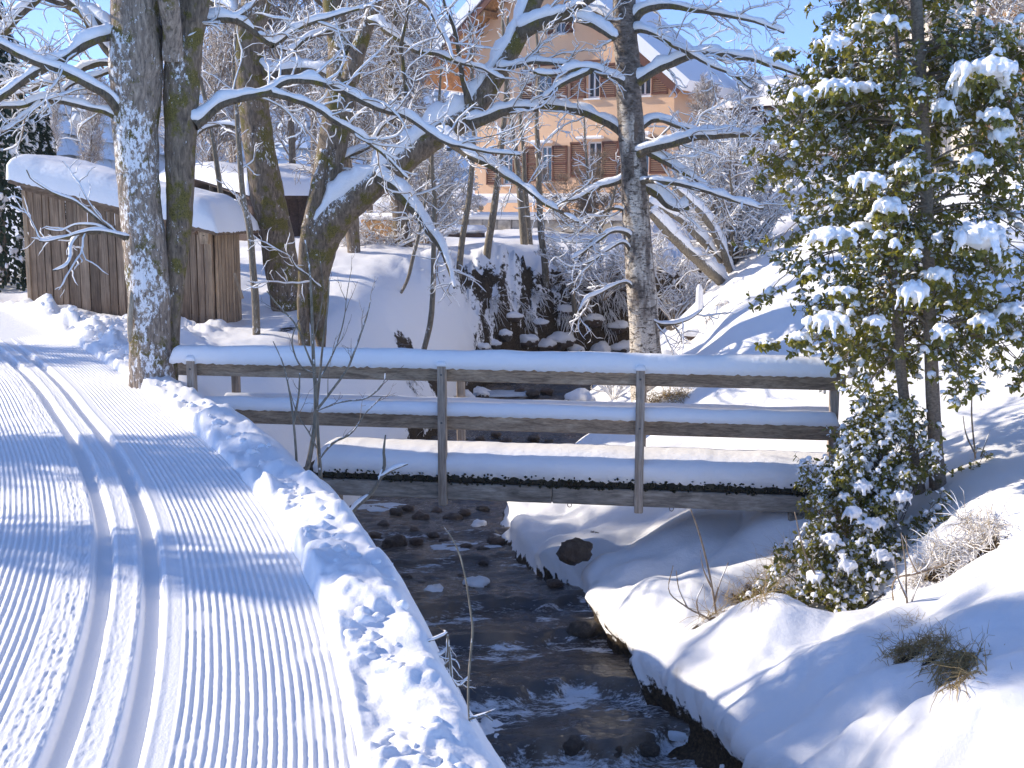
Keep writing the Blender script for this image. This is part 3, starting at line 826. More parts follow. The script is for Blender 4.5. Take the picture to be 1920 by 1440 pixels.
def resample(pts, rad, n, smooth=True):
    """catmull-rom through pts with radii -> n points"""
    P = np.asarray(pts, float); r = np.asarray(rad, float)
    d = np.concatenate([[0], np.cumsum(np.linalg.norm(np.diff(P, axis=0), axis=1))])
    q = np.linspace(0, d[-1], n)
    if len(P) > 2 and smooth:
        m = np.gradient(P, d, axis=0)
        i = np.clip(np.searchsorted(d, q, side='right') - 1, 0, len(P) - 2)
        h = (d[i + 1] - d[i])[:, None]; t = ((q - d[i])[:, None]) / h
        X = (2 * t**3 - 3 * t**2 + 1) * P[i] + (t**3 - 2 * t**2 + t) * h * m[i] + (-2 * t**3 + 3 * t**2) * P[i + 1] + (t**3 - t**2) * h * m[i + 1]
    else:
        X = np.stack([np.interp(q, d, P[:, k]) for k in range(3)], 1)
    return X, np.interp(q, d, r)
def grow(P, Rr, k, L, ang, nseg, rmax, seed, up=0.0, wander=.25, t0=.12, t1=1.0, rf=.5, rtip=.0012, az=None):
    rg = rs(seed)
    N, n, _ = P.shape
    T = nrm(np.gradient(P, axis=1))
    Li = np.linalg.norm(np.diff(P, axis=1), axis=2).sum(1)
    pi = np.repeat(np.arange(N), k)
    t = (np.tile(np.arange(k), N) + rg.uniform(0, 1, N * k)) / k * (t1 - t0) + t0
    f = t * (n - 1); i = np.clip(f.astype(int), 0, n - 2); fr = (f - i)[:, None]
    p0 = P[pi, i] * (1 - fr) + P[pi, i + 1] * fr
    d0 = nrm(T[pi, i] * (1 - fr) + T[pi, i + 1] * fr)
    r0 = Rr[pi, i] * (1 - fr[:, 0]) + Rr[pi, i + 1] * fr[:, 0]
    rv = rg.normal(size=(N * k, 3)); rv[:, 2] *= .8
    perp = nrm(rv - (rv * d0).sum(1, keepdims=True) * d0)
    a = R(ang) * rg.uniform(.55, 1.35, N * k)
    d = nrm(d0 * np.cos(a)[:, None] + perp * np.sin(a)[:, None])
    d[:, 2] += up * .5; d = nrm(d)
    LL = rg.uniform(L[0], L[1], N * k) * (1.15 - .55 * t)
    m = N * k
    out = np.zeros((m, nseg + 1, 3)); out[:, 0] = p0
    p = p0.copy(); curl = nrm(rg.normal(size=(m, 3)))
    for s in range(nseg):
        d = nrm(d + rg.normal(size=(m, 3)) * wander + curl * wander * .5 + np.array([0, 0, up * .22]))
        p = p + d * (LL / nseg)[:, None]
        out[:, s + 1] = p
    rb_ = np.minimum(r0 * rf, rmax)
    tt = np.linspace(0, 1, nseg + 1)[None, :]
    rad = rb_[:, None] * (1 - tt) ** .8 + rtip
    return out, rad
def stack_same(lst, n):
    A = [resample(P, r, n) for P, r in lst]
    return np.stack([a[0] for a in A]), np.stack([a[1] for a in A])

def tube_obj(name, P, r, mat_, parent, sides=20, disp=.0, seed=0, dsc=.12, flare=0, attrs=None, capped=True):
    """a trunk or limb with bark relief"""
    V, Fq = tubes(P[None], r[None], sides)
    n = len(P)
    if disp > 0:
        C = np.repeat(P, sides, axis=0)
        D = nrm(V - C)
        nz = fbm(V[:, 0] / dsc, V[:, 1] / dsc, V[:, 2] / (dsc * 2.6), 4, seed, .6)
        nz2 = fbm(V[:, 0] / .5, V[:, 1] / .5, V[:, 2] / .8, 2, seed + 5)
        V = V + D * (nz * disp + nz2 * disp * 2.0)[:, None] * (np.repeat(r, sides) / r.max())[:, None]
    Fs = [Fq]
    if capped:
        V = np.vstack([V, P[-1:]])
        b = (n - 1) * sides
        Fs.append(np.array([[b + i, b + (i + 1) % sides, len(V) - 1] for i in range(sides)]))
    return mesh_obj(name, V, Fs, mat_, parent)

class BareTree:
    def __init__(s, name, label, cat, base, group=None, seed=1, bark=None, limbmat=None, Yd=15):
        s.root = thing(name, label, cat, tuple(base), group)
        s.seed = seed; s.bark = bark or M_bark_brown; s.lm = limbmat or M_limb
        s.limbs = []; s.Y = Yd
    def path(s, pts, Y0=None, Y1=None):
        """(px, py, r px) list -> world points, radii; depth runs from Y0 to Y1"""
        Y0 = Y0 or s.Y; Y1 = Y1 or Y0
        n = len(pts); W = []; rr_ = []; last = pts[0][2]
        ks = []
        rl = [(i, p[2]) for i, p in enumerate(pts) if len(p) > 2]
        for i, p in enumerate(pts):
            Yi = Y0 + (Y1 - Y0) * i / max(n - 1, 1)
            W.append(PX(p[0], p[1], Yi))
            rr_.append(np.interp(i, [a for a, _ in rl], [b for _, b in rl]) * Yi / 2300.0 / .985)
        return np.array(W), np.array(rr_)
    def trunk(s, pts, Y0=None, Y1=None, name='trunk', sides=28, disp=.010, step=.045, snow=None, flare=True, mat_=None, dsc=.12, swide=.55):
        W, r = s.path(pts, Y0, Y1)
        g_ = float(ground_z(W[0][0], W[0][1])); dz = W[0][2] - g_
        if -.05 < dz < 1.1:
            W = np.vstack([W[0] - UP * (dz + .12), W]); r = np.concatenate([[r[0] * 1.04], r])
        L = np.linalg.norm(np.diff(W, axis=0), axis=1).sum()
        P, rr_ = resample(W, r, max(int(L / step), 8))
        tr = tube_obj(name, P, rr_, mat_ or s.bark, s.root, sides, disp, s.seed, dsc)
        s.last = (P, rr_)
        if snow:
            P2, r2 = resample(W, r, max(int(L / .05), 8))
            V, Fq = snow_ridge(P2[None], r2[None] * .9, snow, 12, .01, s.seed + 3, .25 if swide < .9 else .0, swide, .0)
            if len(Fq): mesh_obj('snow_layer', *compact(V, Fq), M_branchsnow, tr)
        return P, rr_
    def limb(s, pts, Y0=None, Y1=None, h=None, keep=True, wig=.014, gaps=.34, name='limb'):
        W, r = s.path(pts, Y0, Y1)
        L = np.linalg.norm(np.diff(W, axis=0), axis=1).sum()
        n = max(int(L / .045), 6)
        P, rr_ = resample(W, r, n)
        q = np.linspace(0, L, n)
        P = P + np.stack([pnoise(q / .35, 3.1 + s.seed, k * 7.7, s.seed + len(s.limbs)) for k in range(3)], 1) * wig * 1.6 \
              + np.stack([pnoise(q / .10, 9.1 + s.seed, k * 3.7, s.seed + len(s.limbs)) for k in range(3)], 1) * wig * .45
        lb_ = tube_obj(name, P, rr_, s.lm, s.root, 10, .004, s.seed, .05)
        hh = h if h is not None else np.clip(rr_ * 1.15 + .018, .012, .09)
        V, Fq = snow_ridge(P[None], rr_[None], hh, 10, .006, s.seed + 11 + len(s.limbs), gaps)
        if len(Fq): mesh_obj('snow_layer', *compact(V, Fq), M_branchsnow, lb_)
        if keep: s.limbs.append((P, rr_))
        return P, rr_
    def twigs(s, k1=14, L1=(.4, 1.0), k2=5, L2=(.15, .45), up=.25, k3=0, L3=(.1, .25), r1=.0075, h1=.021, h2=.010, parents=None, rtip=.0015, per_len=True, frost=True, ang=50, wander=.27, seg1=9, seg2=6):
        par = parents or s.limbs
        if not par: return
        tot1 = [];
        # parents proportionally to length
        groups = {}
        for P, r in par:
            L = np.linalg.norm(np.diff(P, axis=0), axis=1).sum()
            k = max(2, int(round(k1 * L / 2.0))) if per_len else k1
            groups.setdefault(k, []).append((P, r))
        P1 = []; R1 = []
        for k, lst in groups.items():
            A, B = stack_same(lst, 30)
            a, b = grow(A, B, k, L1, ang, seg1, r1, s.seed * 31 + k, up, wander * .75, rf=.45, rtip=rtip)
            P1.append(a); R1.append(b)
        P1 = np.concatenate(P1); R1 = np.concatenate(R1)
        lv = [(P1, R1, h1, 4)]
        if k2:
            P2, R2 = grow(P1, R1, k2, L2, ang, seg2, r1 * .45, s.seed * 37, up * .6, wander, t0=.15, rf=.6, rtip=rtip)
            lv.append((P2, R2, h2, 3))
        if k3:
            P3, R3 = grow(P2, R2, k3, L3, ang, 4, r1 * .3, s.seed * 41, up * .4, wander, t0=.2, rf=.7, rtip=rtip)
            lv.append((P3, R3, h2 * .8, 3))
        Vs = []; Fs = []; n = 0; SV = []; SF = []; sn = 0
        for (a, b, h, sd) in lv:
            V, Fq = tubes(a, b, sd); Vs.append(V); Fs.append(Fq + n); n += len(V)
            if h > 0:
                V, Fq = snow_ridge(a, b, h, 4, .0035, s.seed + 5, .30, 1.0, .40); V, Fq = compact(V, Fq)
                SV.append(V); SF.append(Fq + sn); sn += len(V)
        tw = mesh_obj('twigs', np.concatenate(Vs), np.concatenate(Fs), M_twig, s.root); tw['kind'] = 'stuff'
        if SV:
            sw = mesh_obj('twig_snow', np.concatenate(SV), np.concatenate(SF), M_branchsnow, s.root); sw['kind'] = 'stuff'
        return P1, R1
    def upper(s, P, r, z0, z1, count, L=(1.6, 3.2), k2=7, k3=4, ang=58, up=.15, h=.07):
        """the part of the crown above the frame, grown from the trunk's upper length"""
        m = (P[:, 2] > z0) & (P[:, 2] < z1)
        if m.sum() < 4: return
        A, B = stack_same([(P[m], r[m])], 40)
        a, b = grow(A, B, count, L, ang, 12, .05, s.seed * 53, up, .13, t0=.0, rf=.45, rtip=.004)
        a2, b2 = grow(a, b, k2, (.5, 1.3), 50, 7, .014, s.seed * 59, .2, .2, rf=.5, rtip=.0025)
        a3, b3 = grow(a2, b2, k3, (.2, .5), 48, 4, .006, s.seed * 61, .1, .25, rf=.6, rtip=.002)
        Vs = []; Fs = []; n = 0; SV = []; SF = []; sn = 0
        for (x, y, sd, hh) in ((a, b, 7, h), (a2, b2, 4, h * .5), (a3, b3, 3, .016)):
            V, Fq = tubes(x, y, sd); Vs.append(V); Fs.append(Fq + n); n += len(V)
            V, Fq = snow_ridge(x, y, hh, 6 if sd > 4 else 4, .006, s.seed + 8, .25, 1.0, .3); V, Fq = compact(V, Fq)
            SV.append(V); SF.append(Fq + sn); sn += len(V)
        tw = mesh_obj('crown', np.concatenate(Vs), np.concatenate(Fs), s.lm, s.root); tw['kind'] = 'stuff'
        sw = mesh_obj('crown_snow', np.concatenate(SV), np.concatenate(SF), M_branchsnow, s.root); sw['kind'] = 'stuff'

# ------------------------------------------------------------------ the big maple beside the track
t1 = BareTree('maple_tree', 'thick double-trunked maple plastered with snow beside the ski track', 'tree', PX(285, 722, 13.2), None, 11, M_bark_big, M_limb, 13.2)
PA = t1.trunk([(288, 770, 43), (286, 735, 43), (283, 690, 41), (281, 600, 38), (275, 500, 38.5), (266, 400, 38), (258, 300, 38), (254, 200, 43), (255, 100, 47), (257, 0, 48), (260, -150, 44), (263, -350, 36), (258, -700, 24), (262, -1100, 12)], sides=44, disp=.017, step=.03)
PB = t1.trunk(mat_=M_bark_moss, pts=[(322, 745, 9), (323, 700, 11), (325, 600, 13), (331, 500, 17), (336, 420, 24), (338, 300, 28), (340, 200, 31), (346, 100, 33), (360, 0, 30), (376, -150, 26), (400, -400, 20), (430, -800, 10)], Y0=13.28, Y1=13.4, sides=36, disp=.012, step=.035)
t1.trunk([(326, 110, 20), (322, 50, 18), (315, -10, 17), (302, -160, 14), (280, -400, 9)], 13.2, 12.7, sides=20)
L_ = t1.limb
L_([(362, 235, 12), (378, 222, 10), (412, 198), (446, 184), (500, 172, 7), (512, 165), (529, 156), (571, 152), (612, 160), (654, 177), (696, 198, 5), (765, 221), (821, 260), (870, 277), (912, 285), (975, 290, 2)], 13.3, 14.4)
L_([(500, 175, 6), (540, 183), (592, 204), (633, 231), (665, 250, 4), (696, 271), (730, 300), (765, 338, 1.5)], 13.6, 14.4)
L_([(310, 64, 12), (326, 58, 10), (348, 52), (383, 44), (433, 39, 7), (458, 48), (487, 69), (509, 84, 5)], 13.2, 13.9)
L_([(509, 86, 5), (521, 79), (550, 61), (581, 45), (612, 35, 4), (650, 22), (690, 12, 2)], 13.9, 14.4)
L_([(433, 40, 5), (455, 24), (475, 8), (492, -14), (520, -50, 2)], 13.6, 13.9)
L_([(232, 225, 10), (221, 206, 9), (200, 178), (167, 160), (125, 141, 7), (83, 123), (42, 104), (0, 84, 6), (-60, 58), (-160, 20, 3)], 13.1, 12.3)
L_([(215, 62, 9), (194, 70), (183, 74), (146, 93), (117, 112, 8), (83, 130), (42, 155), (0, 186, 6), (-60, 220), (-150, 270, 3)], 13.1, 12.4)
L_([(222, 66, 9), (206, 54), (177, 33), (146, 18, 7), (104, 2), (60, -14, 6), (-40, -40, 3)], 13.2, 13.8)
L_([(224, 112, 12), (208, 98, 11), (192, 75), (173, 50), (158, 27, 9), (133, 2), (95, -40, 7), (40, -110, 4)], 13.2, 13.6)
L_([(226, 226, 6), (208, 213), (167, 202), (117, 192, 5), (83, 187), (42, 198), (0, 200), (-50, 206, 3)], 13.1, 12.8)
L_([(83, 187, 4), (52, 212), (25, 232), (0, 250), (-40, 290, 2)], 12.95, 12.6)
L_([(216, 122, 6), (206, 119), (167, 125), (125, 144), (83, 158, 4), (42, 175), (0, 181, 2)], 13.2, 13.7)
L_([(110, -60, 9), (67, -2, 8), (27, 38), (0, 68), (-50, 125), (-120, 190, 4)], 13.4, 12.8)
L_([(215, 132, 4), (190, 140), (150, 152), (120, 172), (98, 190), (80, 215, 1.5)], 13.2, 13.0)
L_([(240, 446, 4.5), (216, 437), (190, 433, 3), (160, 435), (120, 446), (98, 452), (74, 453, 1.3)], 12.9, 12.3, h=.022)
L_([(190, 434, 3), (160, 437), (143, 447), (132, 465), (129, 483), (120, 498), (100, 506, 1.3)], 12.75, 12.3, h=.02, keep=False)
L_([(236, 447, 3.5), (212, 430), (186, 413), (160, 392), (140, 375), (110, 364), (82, 352), (57, 335), (50, 320, 1)], 12.9, 12.4, h=.016, keep=False)
L_([(215, 437, 3), (190, 425), (165, 421), (130, 424), (112, 430), (85, 428, 1)], 12.85, 12.5, h=.016, keep=False)
t1.twigs(k1=11, L1=(.3, 1.1), k2=6, L2=(.1, .4), up=.2, r1=.0075)
t1.upper(*PA, 4.6, 9.0, 5, (1.6, 3.0), 6, 3); 
t1.seed = 13; t1.upper(*PB, 4.8, 9, 3, (1.6, 3.0), 6, 3)
tip = bark_mat('bare_wood', (.30, .24, .17), (.55, .46, .34), bscale=40)
tube_obj('stub', *resample([PX(243, 640, 13.0), PX(244, 600, 12.98), PX(246, 565, 13.0), PX(246, 545, 13.03)], [.018, .035, .033, .02], 12), tip, t1.root, 12, .004)

# ------------------------------------------------------------------ the leaning maple
t2 = BareTree('maple_tree', 'leaning brown maple with a snow stripe, just right of the shed roof', 'tree', PX(538, 560, 20), None, 17, M_bark_moss, M_limb, 20)
P2_ = t2.trunk([(548, 600, 34), (537, 545, 33), (530, 510, 32), (520, 450, 31), (505, 380, 30), (492, 300, 29), (478, 220, 28), (469, 150, 28), (465, 100, 27), (469, 50, 27), (480, 0, 27), (500, -120, 24), (510, -350, 18), (500, -700, 9)], sides=32, disp=.016, snow=.12)
t2.limb([(485, 120, 12), (510, 139, 10), (530, 135), (560, 131), (590, 134), (620, 145, 6)], 20, 19.4, h=.11, gaps=.05)
t2.limb([(440, 30, 9), (425, 15), (400, 5), (380, -8), (330, -40, 4)], 20, 20.5)
t2.limb([(455, -60, 9), (400, -90), (330, -80), (260, -60, 3)], 20, 21)
t2.limb([(500, -60, 10), (560, -30), (610, 10), (640, 60), (650, 90, 3)], 20, 21)
t2.limb([(470, 250, 5), (430, 235), (390, 240), (360, 260, 1.5)], 20, 20.4)
t2.twigs(k1=10, L1=(.6, 1.5), k2=5, L2=(.25, .6), up=.1, r1=.0075)
t2.upper(*P2_, 5.6, 10, 3, (1.8, 3.2), 6, 3)

# ------------------------------------------------------------------ the forked maple with the long leaning limb
t3 = BareTree('maple_tree', 'mossy forked maple with one long snow-topped limb leaning over the creek', 'tree', PX(596, 620, 17.5), None, 23, M_bark_moss, M_limb, 17.5)
P3 = t3.trunk([(602, 650, 8), (598, 610, 14), (592, 560, 23), (592, 500, 30), (602, 450, 33), (625, 412, 32), (662, 376, 29), (702, 342, 26), (760, 298, 24), (820, 253, 23), (870, 221, 22), (905, 178, 20), (935, 132, 19), (960, 92, 18), (985, 40, 17), (1005, -10, 16), (1030, -80, 14), (1060, -220, 11), (1080, -400, 6)], 17.5, 17.3, sides=34, disp=.016, snow=.19, swide=.95)
P3b = t3.trunk([(600, 455, 30), (606, 390, 26), (614, 320, 27), (626, 260, 27), (637, 200, 28), (640, 140, 26), (640, 90, 22), (628, 40, 20), (622, -10, 18), (610, -150, 15), (600, -400, 10)], 17.5, 18, sides=26, disp=.013)
t3.trunk([(655, 150, 17), (668, 105, 14), (684, 60, 13), (700, 18, 12), (716, -40, 11), (735, -160, 8), (750, -350, 4)], 17.6, 17.4, sides=18, disp=.008, snow=.05)
t3.trunk([(568, 525, 10), (574, 470, 14), (582, 420, 14), (592, 370, 13), (600, 320, 11), (607, 280, 8)], 17.3, 17.4, sides=18, disp=.012)
L_ = t3.limb
L_([(700, 330, 13), (745, 357, 11), (770, 385, 10), (800, 425, 8), (825, 460, 7), (838, 490), (848, 525, 3), (852, 540, 2)], 17.3, 16.6)
L_([(815, 250, 10), (835, 262, 8), (862, 280), (887, 295), (930, 318), (971, 345), (1008, 372, 4), (1054, 400), (1085, 418, 1.5)], 17.2, 16.2)
L_([(880, 235, 12), (900, 226, 10), (930, 214), (962, 205, 8), (985, 202), (1010, 204, 5)], 17.2, 17.1)
L_([(975, 62, 15), (998, 50, 13), (1035, 33), (1067, 21, 9), (1090, 9), (1120, -10), (1160, -50, 5)], 17.3, 16.9, h=.115, gaps=.05)
L_([(1040, 36, 8), (1062, 33), (1088, 38), (1110, 46), (1130, 59), (1152, 74, 5)], 17.2, 17.0, h=.11, gaps=.05)
L_([(690, 40, 6), (708, 42), (725, 60), (758, 79, 5), (779, 96), (819, 101), (860, 117), (902, 128), (945, 150, 2)], 17.4, 16.9)
L_([(880, 195, 8), (874, 170, 6), (868, 150), (862, 110, 4), (852, 55), (838, 20), (826, -25, 2)], 17.2, 17.1, h=.02)
L_([(762, 180, 4), (755, 130), (752, 90), (762, 40), (768, 0), (775, -60, 3)], 17.0, 17.0, h=.01)
L_([(930, 130, 6), (965, 124, 5), (1005, 117), (1046, 119), (1080, 124), (1120, 134, 2)], 17.2, 17.1)
L_([(640, 60, 6), (600, 62), (570, 75), (545, 95), (520, 90, 2)], 17.8, 17.2)
L_([(716, -40, 8), (760, -20), (800, 10), (830, 60), (850, 110, 2)], 17.4, 16.6)
L_([(600, 330, 5), (640, 300), (690, 275), (720, 235), (750, 215, 2)], 17.5, 18.2)
L_([(600, 540, 3), (580, 520), (555, 500), (545, 480, 1)], 17.2, 16.8, h=.015)
t3.twigs(k1=9, L1=(.4, 1.2), k2=7, L2=(.15, .5), up=.15, r1=.0075)
t3.upper(*P3b, 5.2, 9, 3, (1.6, 2.8), 6, 3); t3.seed = 29; t3.upper(P3[0], P3[1], 5.2, 8, 4, (1.4, 2.4), 6, 3)

# ------------------------------------------------------------------ the birch on the right bank
t4 = BareTree('birch_tree', 'tall birch with pale peeling bark standing behind the middle of the bridge', 'tree', PX(1214, 750, 17.3), None, 37, M_birch, M_limb, 17.3)
P4 = t4.trunk([(1214, 790, 32), (1213, 750, 31), (1212, 700, 30), (1209, 640, 28), (1203, 560, 27), (1197, 470, 26), (1192, 400, 25), (1190, 330, 24), (1185, 260, 24), (1180, 200, 23), (1178, 140, 23), (1173, 80, 22), (1171, 30, 21), (1172, -60, 20), (1176, -220, 16), (1182, -500, 10), (1180, -800, 5)], sides=32, disp=.010, dsc=.08)
L_ = t4.limb
L_([(1178, 262, 11), (1165, 248, 9), (1140, 230), (1100, 213, 8), (1050, 202), (1000, 198, 6), (960, 205), (915, 226), (870, 236, 2)], 17.3, 17.7, h=.085, gaps=.05)
L_([(1172, 160, 7), (1154, 149, 6), (1130, 138), (1108, 130), (1078, 129), (1055, 138, 4), (1020, 142), (1000, 136, 2)], 17.2, 16.8)
L_([(1108, 131, 5), (1070, 150), (1045, 165), (1030, 178), (1020, 186, 4)], 17.0, 16.9, h=.05)
L_([(1186, 168, 9), (1194, 157, 8), (1223, 135), (1265, 117, 7), (1304, 103), (1346, 102), (1408, 110, 5), (1460, 127), (1515, 148, 2)], 17.3, 16.7)
L_([(1180, 55, 9), (1190, 38, 8), (1202, 21), (1233, 11), (1265, 12, 6), (1300, 19), (1345, 25), (1410, 40), (1470, 60, 2)], 17.3, 16.8)
L_([(1180, 62, 6), (1196, 56, 5), (1223, 63), (1254, 79), (1281, 94, 4), (1330, 122), (1387, 148), (1408, 166, 2)], 17.3, 16.4)
L_([(1196, 292, 10), (1206, 286, 8), (1242, 273), (1283, 262, 7), (1325, 256), (1387, 254, 5), (1450, 252), (1515, 252, 3)], 17.2, 16.5, h=.075)
L_([(1194, 245, 7), (1206, 237, 6), (1221, 227), (1242, 225), (1262, 233), (1293, 243, 4), (1350, 249, 2)], 17.3, 17.5)
L_([(1200, 350, 10), (1214, 354, 9), (1237, 366), (1254, 384), (1268, 391), (1292, 390, 4)], 17.3, 17.0, h=.12, gaps=.02)
L_([(1200, 280, 7), (1216, 287, 6), (1252, 308), (1283, 325), (1305, 340), (1327, 352, 3)], 17.2, 17.0)
L_([(1200, 342, 6), (1216, 340, 5), (1273, 345), (1325, 358, 4), (1387, 380), (1430, 392, 2)], 17.2, 16.4, h=.06)
L_([(1185, 450, 5), (1172, 436, 4), (1155, 432), (1120, 452), (1092, 474), (1072, 488, 1.3)], 17.2, 16.7, h=.04)
L_([(1185, 475, 4), (1168, 455), (1140, 468), (1110, 488), (1078, 500, 1)], 17.2, 16.9, h=.03)
L_([(1190, 545, 4), (1172, 530, 3), (1148, 538), (1120, 552), (1102, 560), (1085, 585, 1)], 17.2, 16.8, h=.03)
L_([(1212, 590, 4), (1232, 605, 3), (1262, 607), (1290, 600), (1316, 580, 1)], 17.2, 17.0, h=.025)
L_([(1165, 50, 6), (1130, 30), (1100, 15), (1060, -5), (1010, -30, 2)], 17.3, 17.8)
L_([(1180, 330, 5), (1150, 345), (1120, 350), (1085, 372), (1050, 380, 1.5)], 17.3, 17.6)
L_([(1185, 400, 4), (1150, 392), (1120, 402), (1080, 420, 1.2)], 17.2, 17.5, h=.03)
t4.twigs(k1=8, L1=(.4, 1.1), k2=7, L2=(.15, .45), up=-.05, r1=.0075)
t4.upper(*P4, 5.4, 10, 5, (1.4, 2.6), ang=50, up=.05)

# ------------------------------------------------------------------ snow blobs fused into soft loads
def _ico(sub):
    import bmesh
    bm = bmesh.new(); bmesh.ops.create_icosphere(bm, subdivisions=sub, radius=1.0)
    v = np.array([x.co[:] for x in bm.verts]); f = np.array([[q.index for q in t.verts] for t in bm.faces]); bm.free()
    return v, f
ICO1, ICOF1 = _ico(1); ICO2, ICOF2 = _ico(2); ICO3, ICOF3 = _ico(3)
def blob_obj(name, C, S, voxel, mat_, parent, seed=0, amp=.006, kind='stuff', rot=None):
    """fuse ellipsoids (centres C, radii S) into one smooth mesh"""
    C = np.asarray(C, float); S = np.asarray(S, float)
    n = len(C); v = ICO1; f = ICOF1
    L = v[None] * S[:, None, :]
    if rot is not None:
        c, s_ = np.cos(rot), np.sin(rot)
        x = L[..., 0] * c[:, None] - L[..., 1] * s_[:, None]; y = L[..., 0] * s_[:, None] + L[..., 1] * c[:, None]
        L = np.stack([x, y, L[..., 2]], -1)
    V = (L + C[:, None, :]).reshape(-1, 3)
    Fc = (f[None] + (np.arange(n) * len(v))[:, None, None]).reshape(-1, 3)
    tmp = mesh_obj('tmp', V, Fc, None)
    md = tmp.modifiers.new('r', 'REMESH'); md.mode = 'VOXEL'; md.voxel_size = voxel; md.use_smooth_shade = True
    dg = bpy.context.evaluated_depsgraph_get(); ev = tmp.evaluated_get(dg)
    me = bpy.data.meshes.new_from_object(ev)
    bpy.data.objects.remove(tmp)
    co = np.empty(len(me.vertices) * 3, np.float32); me.vertices.foreach_get('co', co); co = co.reshape(-1, 3)
    nr_ = np.empty(len(me.vertices) * 3, np.float32); me.vertices.foreach_get('normal', nr_); nr_ = nr_.reshape(-1, 3)
    if amp:
        k = voxel * 5
        co = co + nr_ * (fbm(co[:, 0] / k, co[:, 1] / k, co[:, 2] / k, 2, seed) * amp)[:, None]
    me.vertices.foreach_set('co', co.astype(np.float32).ravel())
    me.polygons.foreach_set('use_smooth', np.ones(len(me.polygons), bool))
    me.name = name; me.materials.clear(); me.materials.append(mat_); me.update()
    o = bpy.data.objects.new(name, me); scene.collection.objects.link(o)
    if parent:
        o.parent = parent; o.matrix_parent_inverse = parent.matrix_basis.inverted()
    if kind: o['kind'] = kind
    return o

# ------------------------------------------------------------------ holly
def leaf_mat():
    m, nt, p = mat('holly_leaf')
    p.inputs['Roughness'].default_value = 0.28
    p.inputs['Specular IOR Level'].default_value = .6
    n = noise(nt, 7, 3, .6); n2 = noise(nt, 2.2, 2, .5)
    c = ramp(nt, n, [(.3, (.04, .056, .014)), (.5, (.115, .12, .026)), (.68, (.22, .19, .035))])
    c = mixc(nt, ramp(nt, n2, [(.4, 0.0), (.7, .6)]), c, (.12, .115, .02))
    nt.links.new(c, p.inputs['Base Color'])
    tr = nt.nodes.new('ShaderNodeBsdfTranslucent'); tr.inputs[0].default_value = (.42, .38, .04, 1)
    mx = nt.nodes.new('ShaderNodeMixShader'); mx.inputs[0].default_value = .40
    out = nt.nodes['Material Output']
    nt.links.new(p.outputs[0], mx.inputs[1]); nt.links.new(tr.outputs[0], mx.inputs[2]); nt.links.new(mx.outputs[0], out.inputs[0])
    return m
M_leaf = leaf_mat()
LEAFV = np.array([(0, 0, 0), (.30, .22, .05), (.30, -.22, .05), (.38, 0, -.01), (.68, .24, .03), (.68, -.24, .03), (.72, 0, -.03), (1.0, 0, -.10)])
LEAFF3 = np.array([(0, 3, 1), (0, 2, 3), (6, 7, 4), (6, 5, 7)]); LEAFF4 = np.array([(3, 6, 4, 1), (2, 5, 6, 3)])
def leaves_mesh(O, D, N_, S):
    """O origins, D directions, N_ normals, S sizes"""
    D = nrm(D); Nn = nrm(N_ - (N_ * D).sum(1, keepdims=True) * D); B = np.cross(Nn, D)
    V = O[:, None, :] + S[:, None, None] * (LEAFV[None, :, 0:1] * D[:, None] + LEAFV[None, :, 1:2] * B[:, None] + LEAFV[None, :, 2:3] * Nn[:, None])
    n = len(O); k = np.arange(n)[:, None, None] * 8
    return V.reshape(-1, 3), [(LEAFF3[None] + k).reshape(-1, 3), (LEAFF4[None] + k).reshape(-1, 4)]
def whorls(tips, dirs, per, size, seed, droop=.35):
    rg = rs(seed); n = len(tips)
    O = np.repeat(tips, per, 0); d = np.repeat(dirs, per, 0)
    a = np.tile(np.arange(per) * 2 * math.pi / per, n) + np.repeat(rg.uniform(0, 6.28, n), per) + rg.uniform(-.3, .3, n * per)
    ref = np.where(np.abs(d[:, 2:3]) < .9, UP[None], np.array([[1.0, 0, 0]]))
    A = nrm(np.cross(d, ref)); B = np.cross(A, d)
    rad = np.cos(a)[:, None] * A + np.sin(a)[:, None] * B
    k = rg.uniform(.15, .9, n * per)[:, None]
    D = nrm(rad + d * k - UP * droop * rg.uniform(.2, 1.6, n * per)[:, None])
    Nn = nrm(d + rg.normal(size=(n * per, 3)) * .35 + UP * .4)
    O = O - d * rg.uniform(0, .05, n * per)[:, None]
    return O, D, Nn, size * rg.uniform(.65, 1.2, n * per)
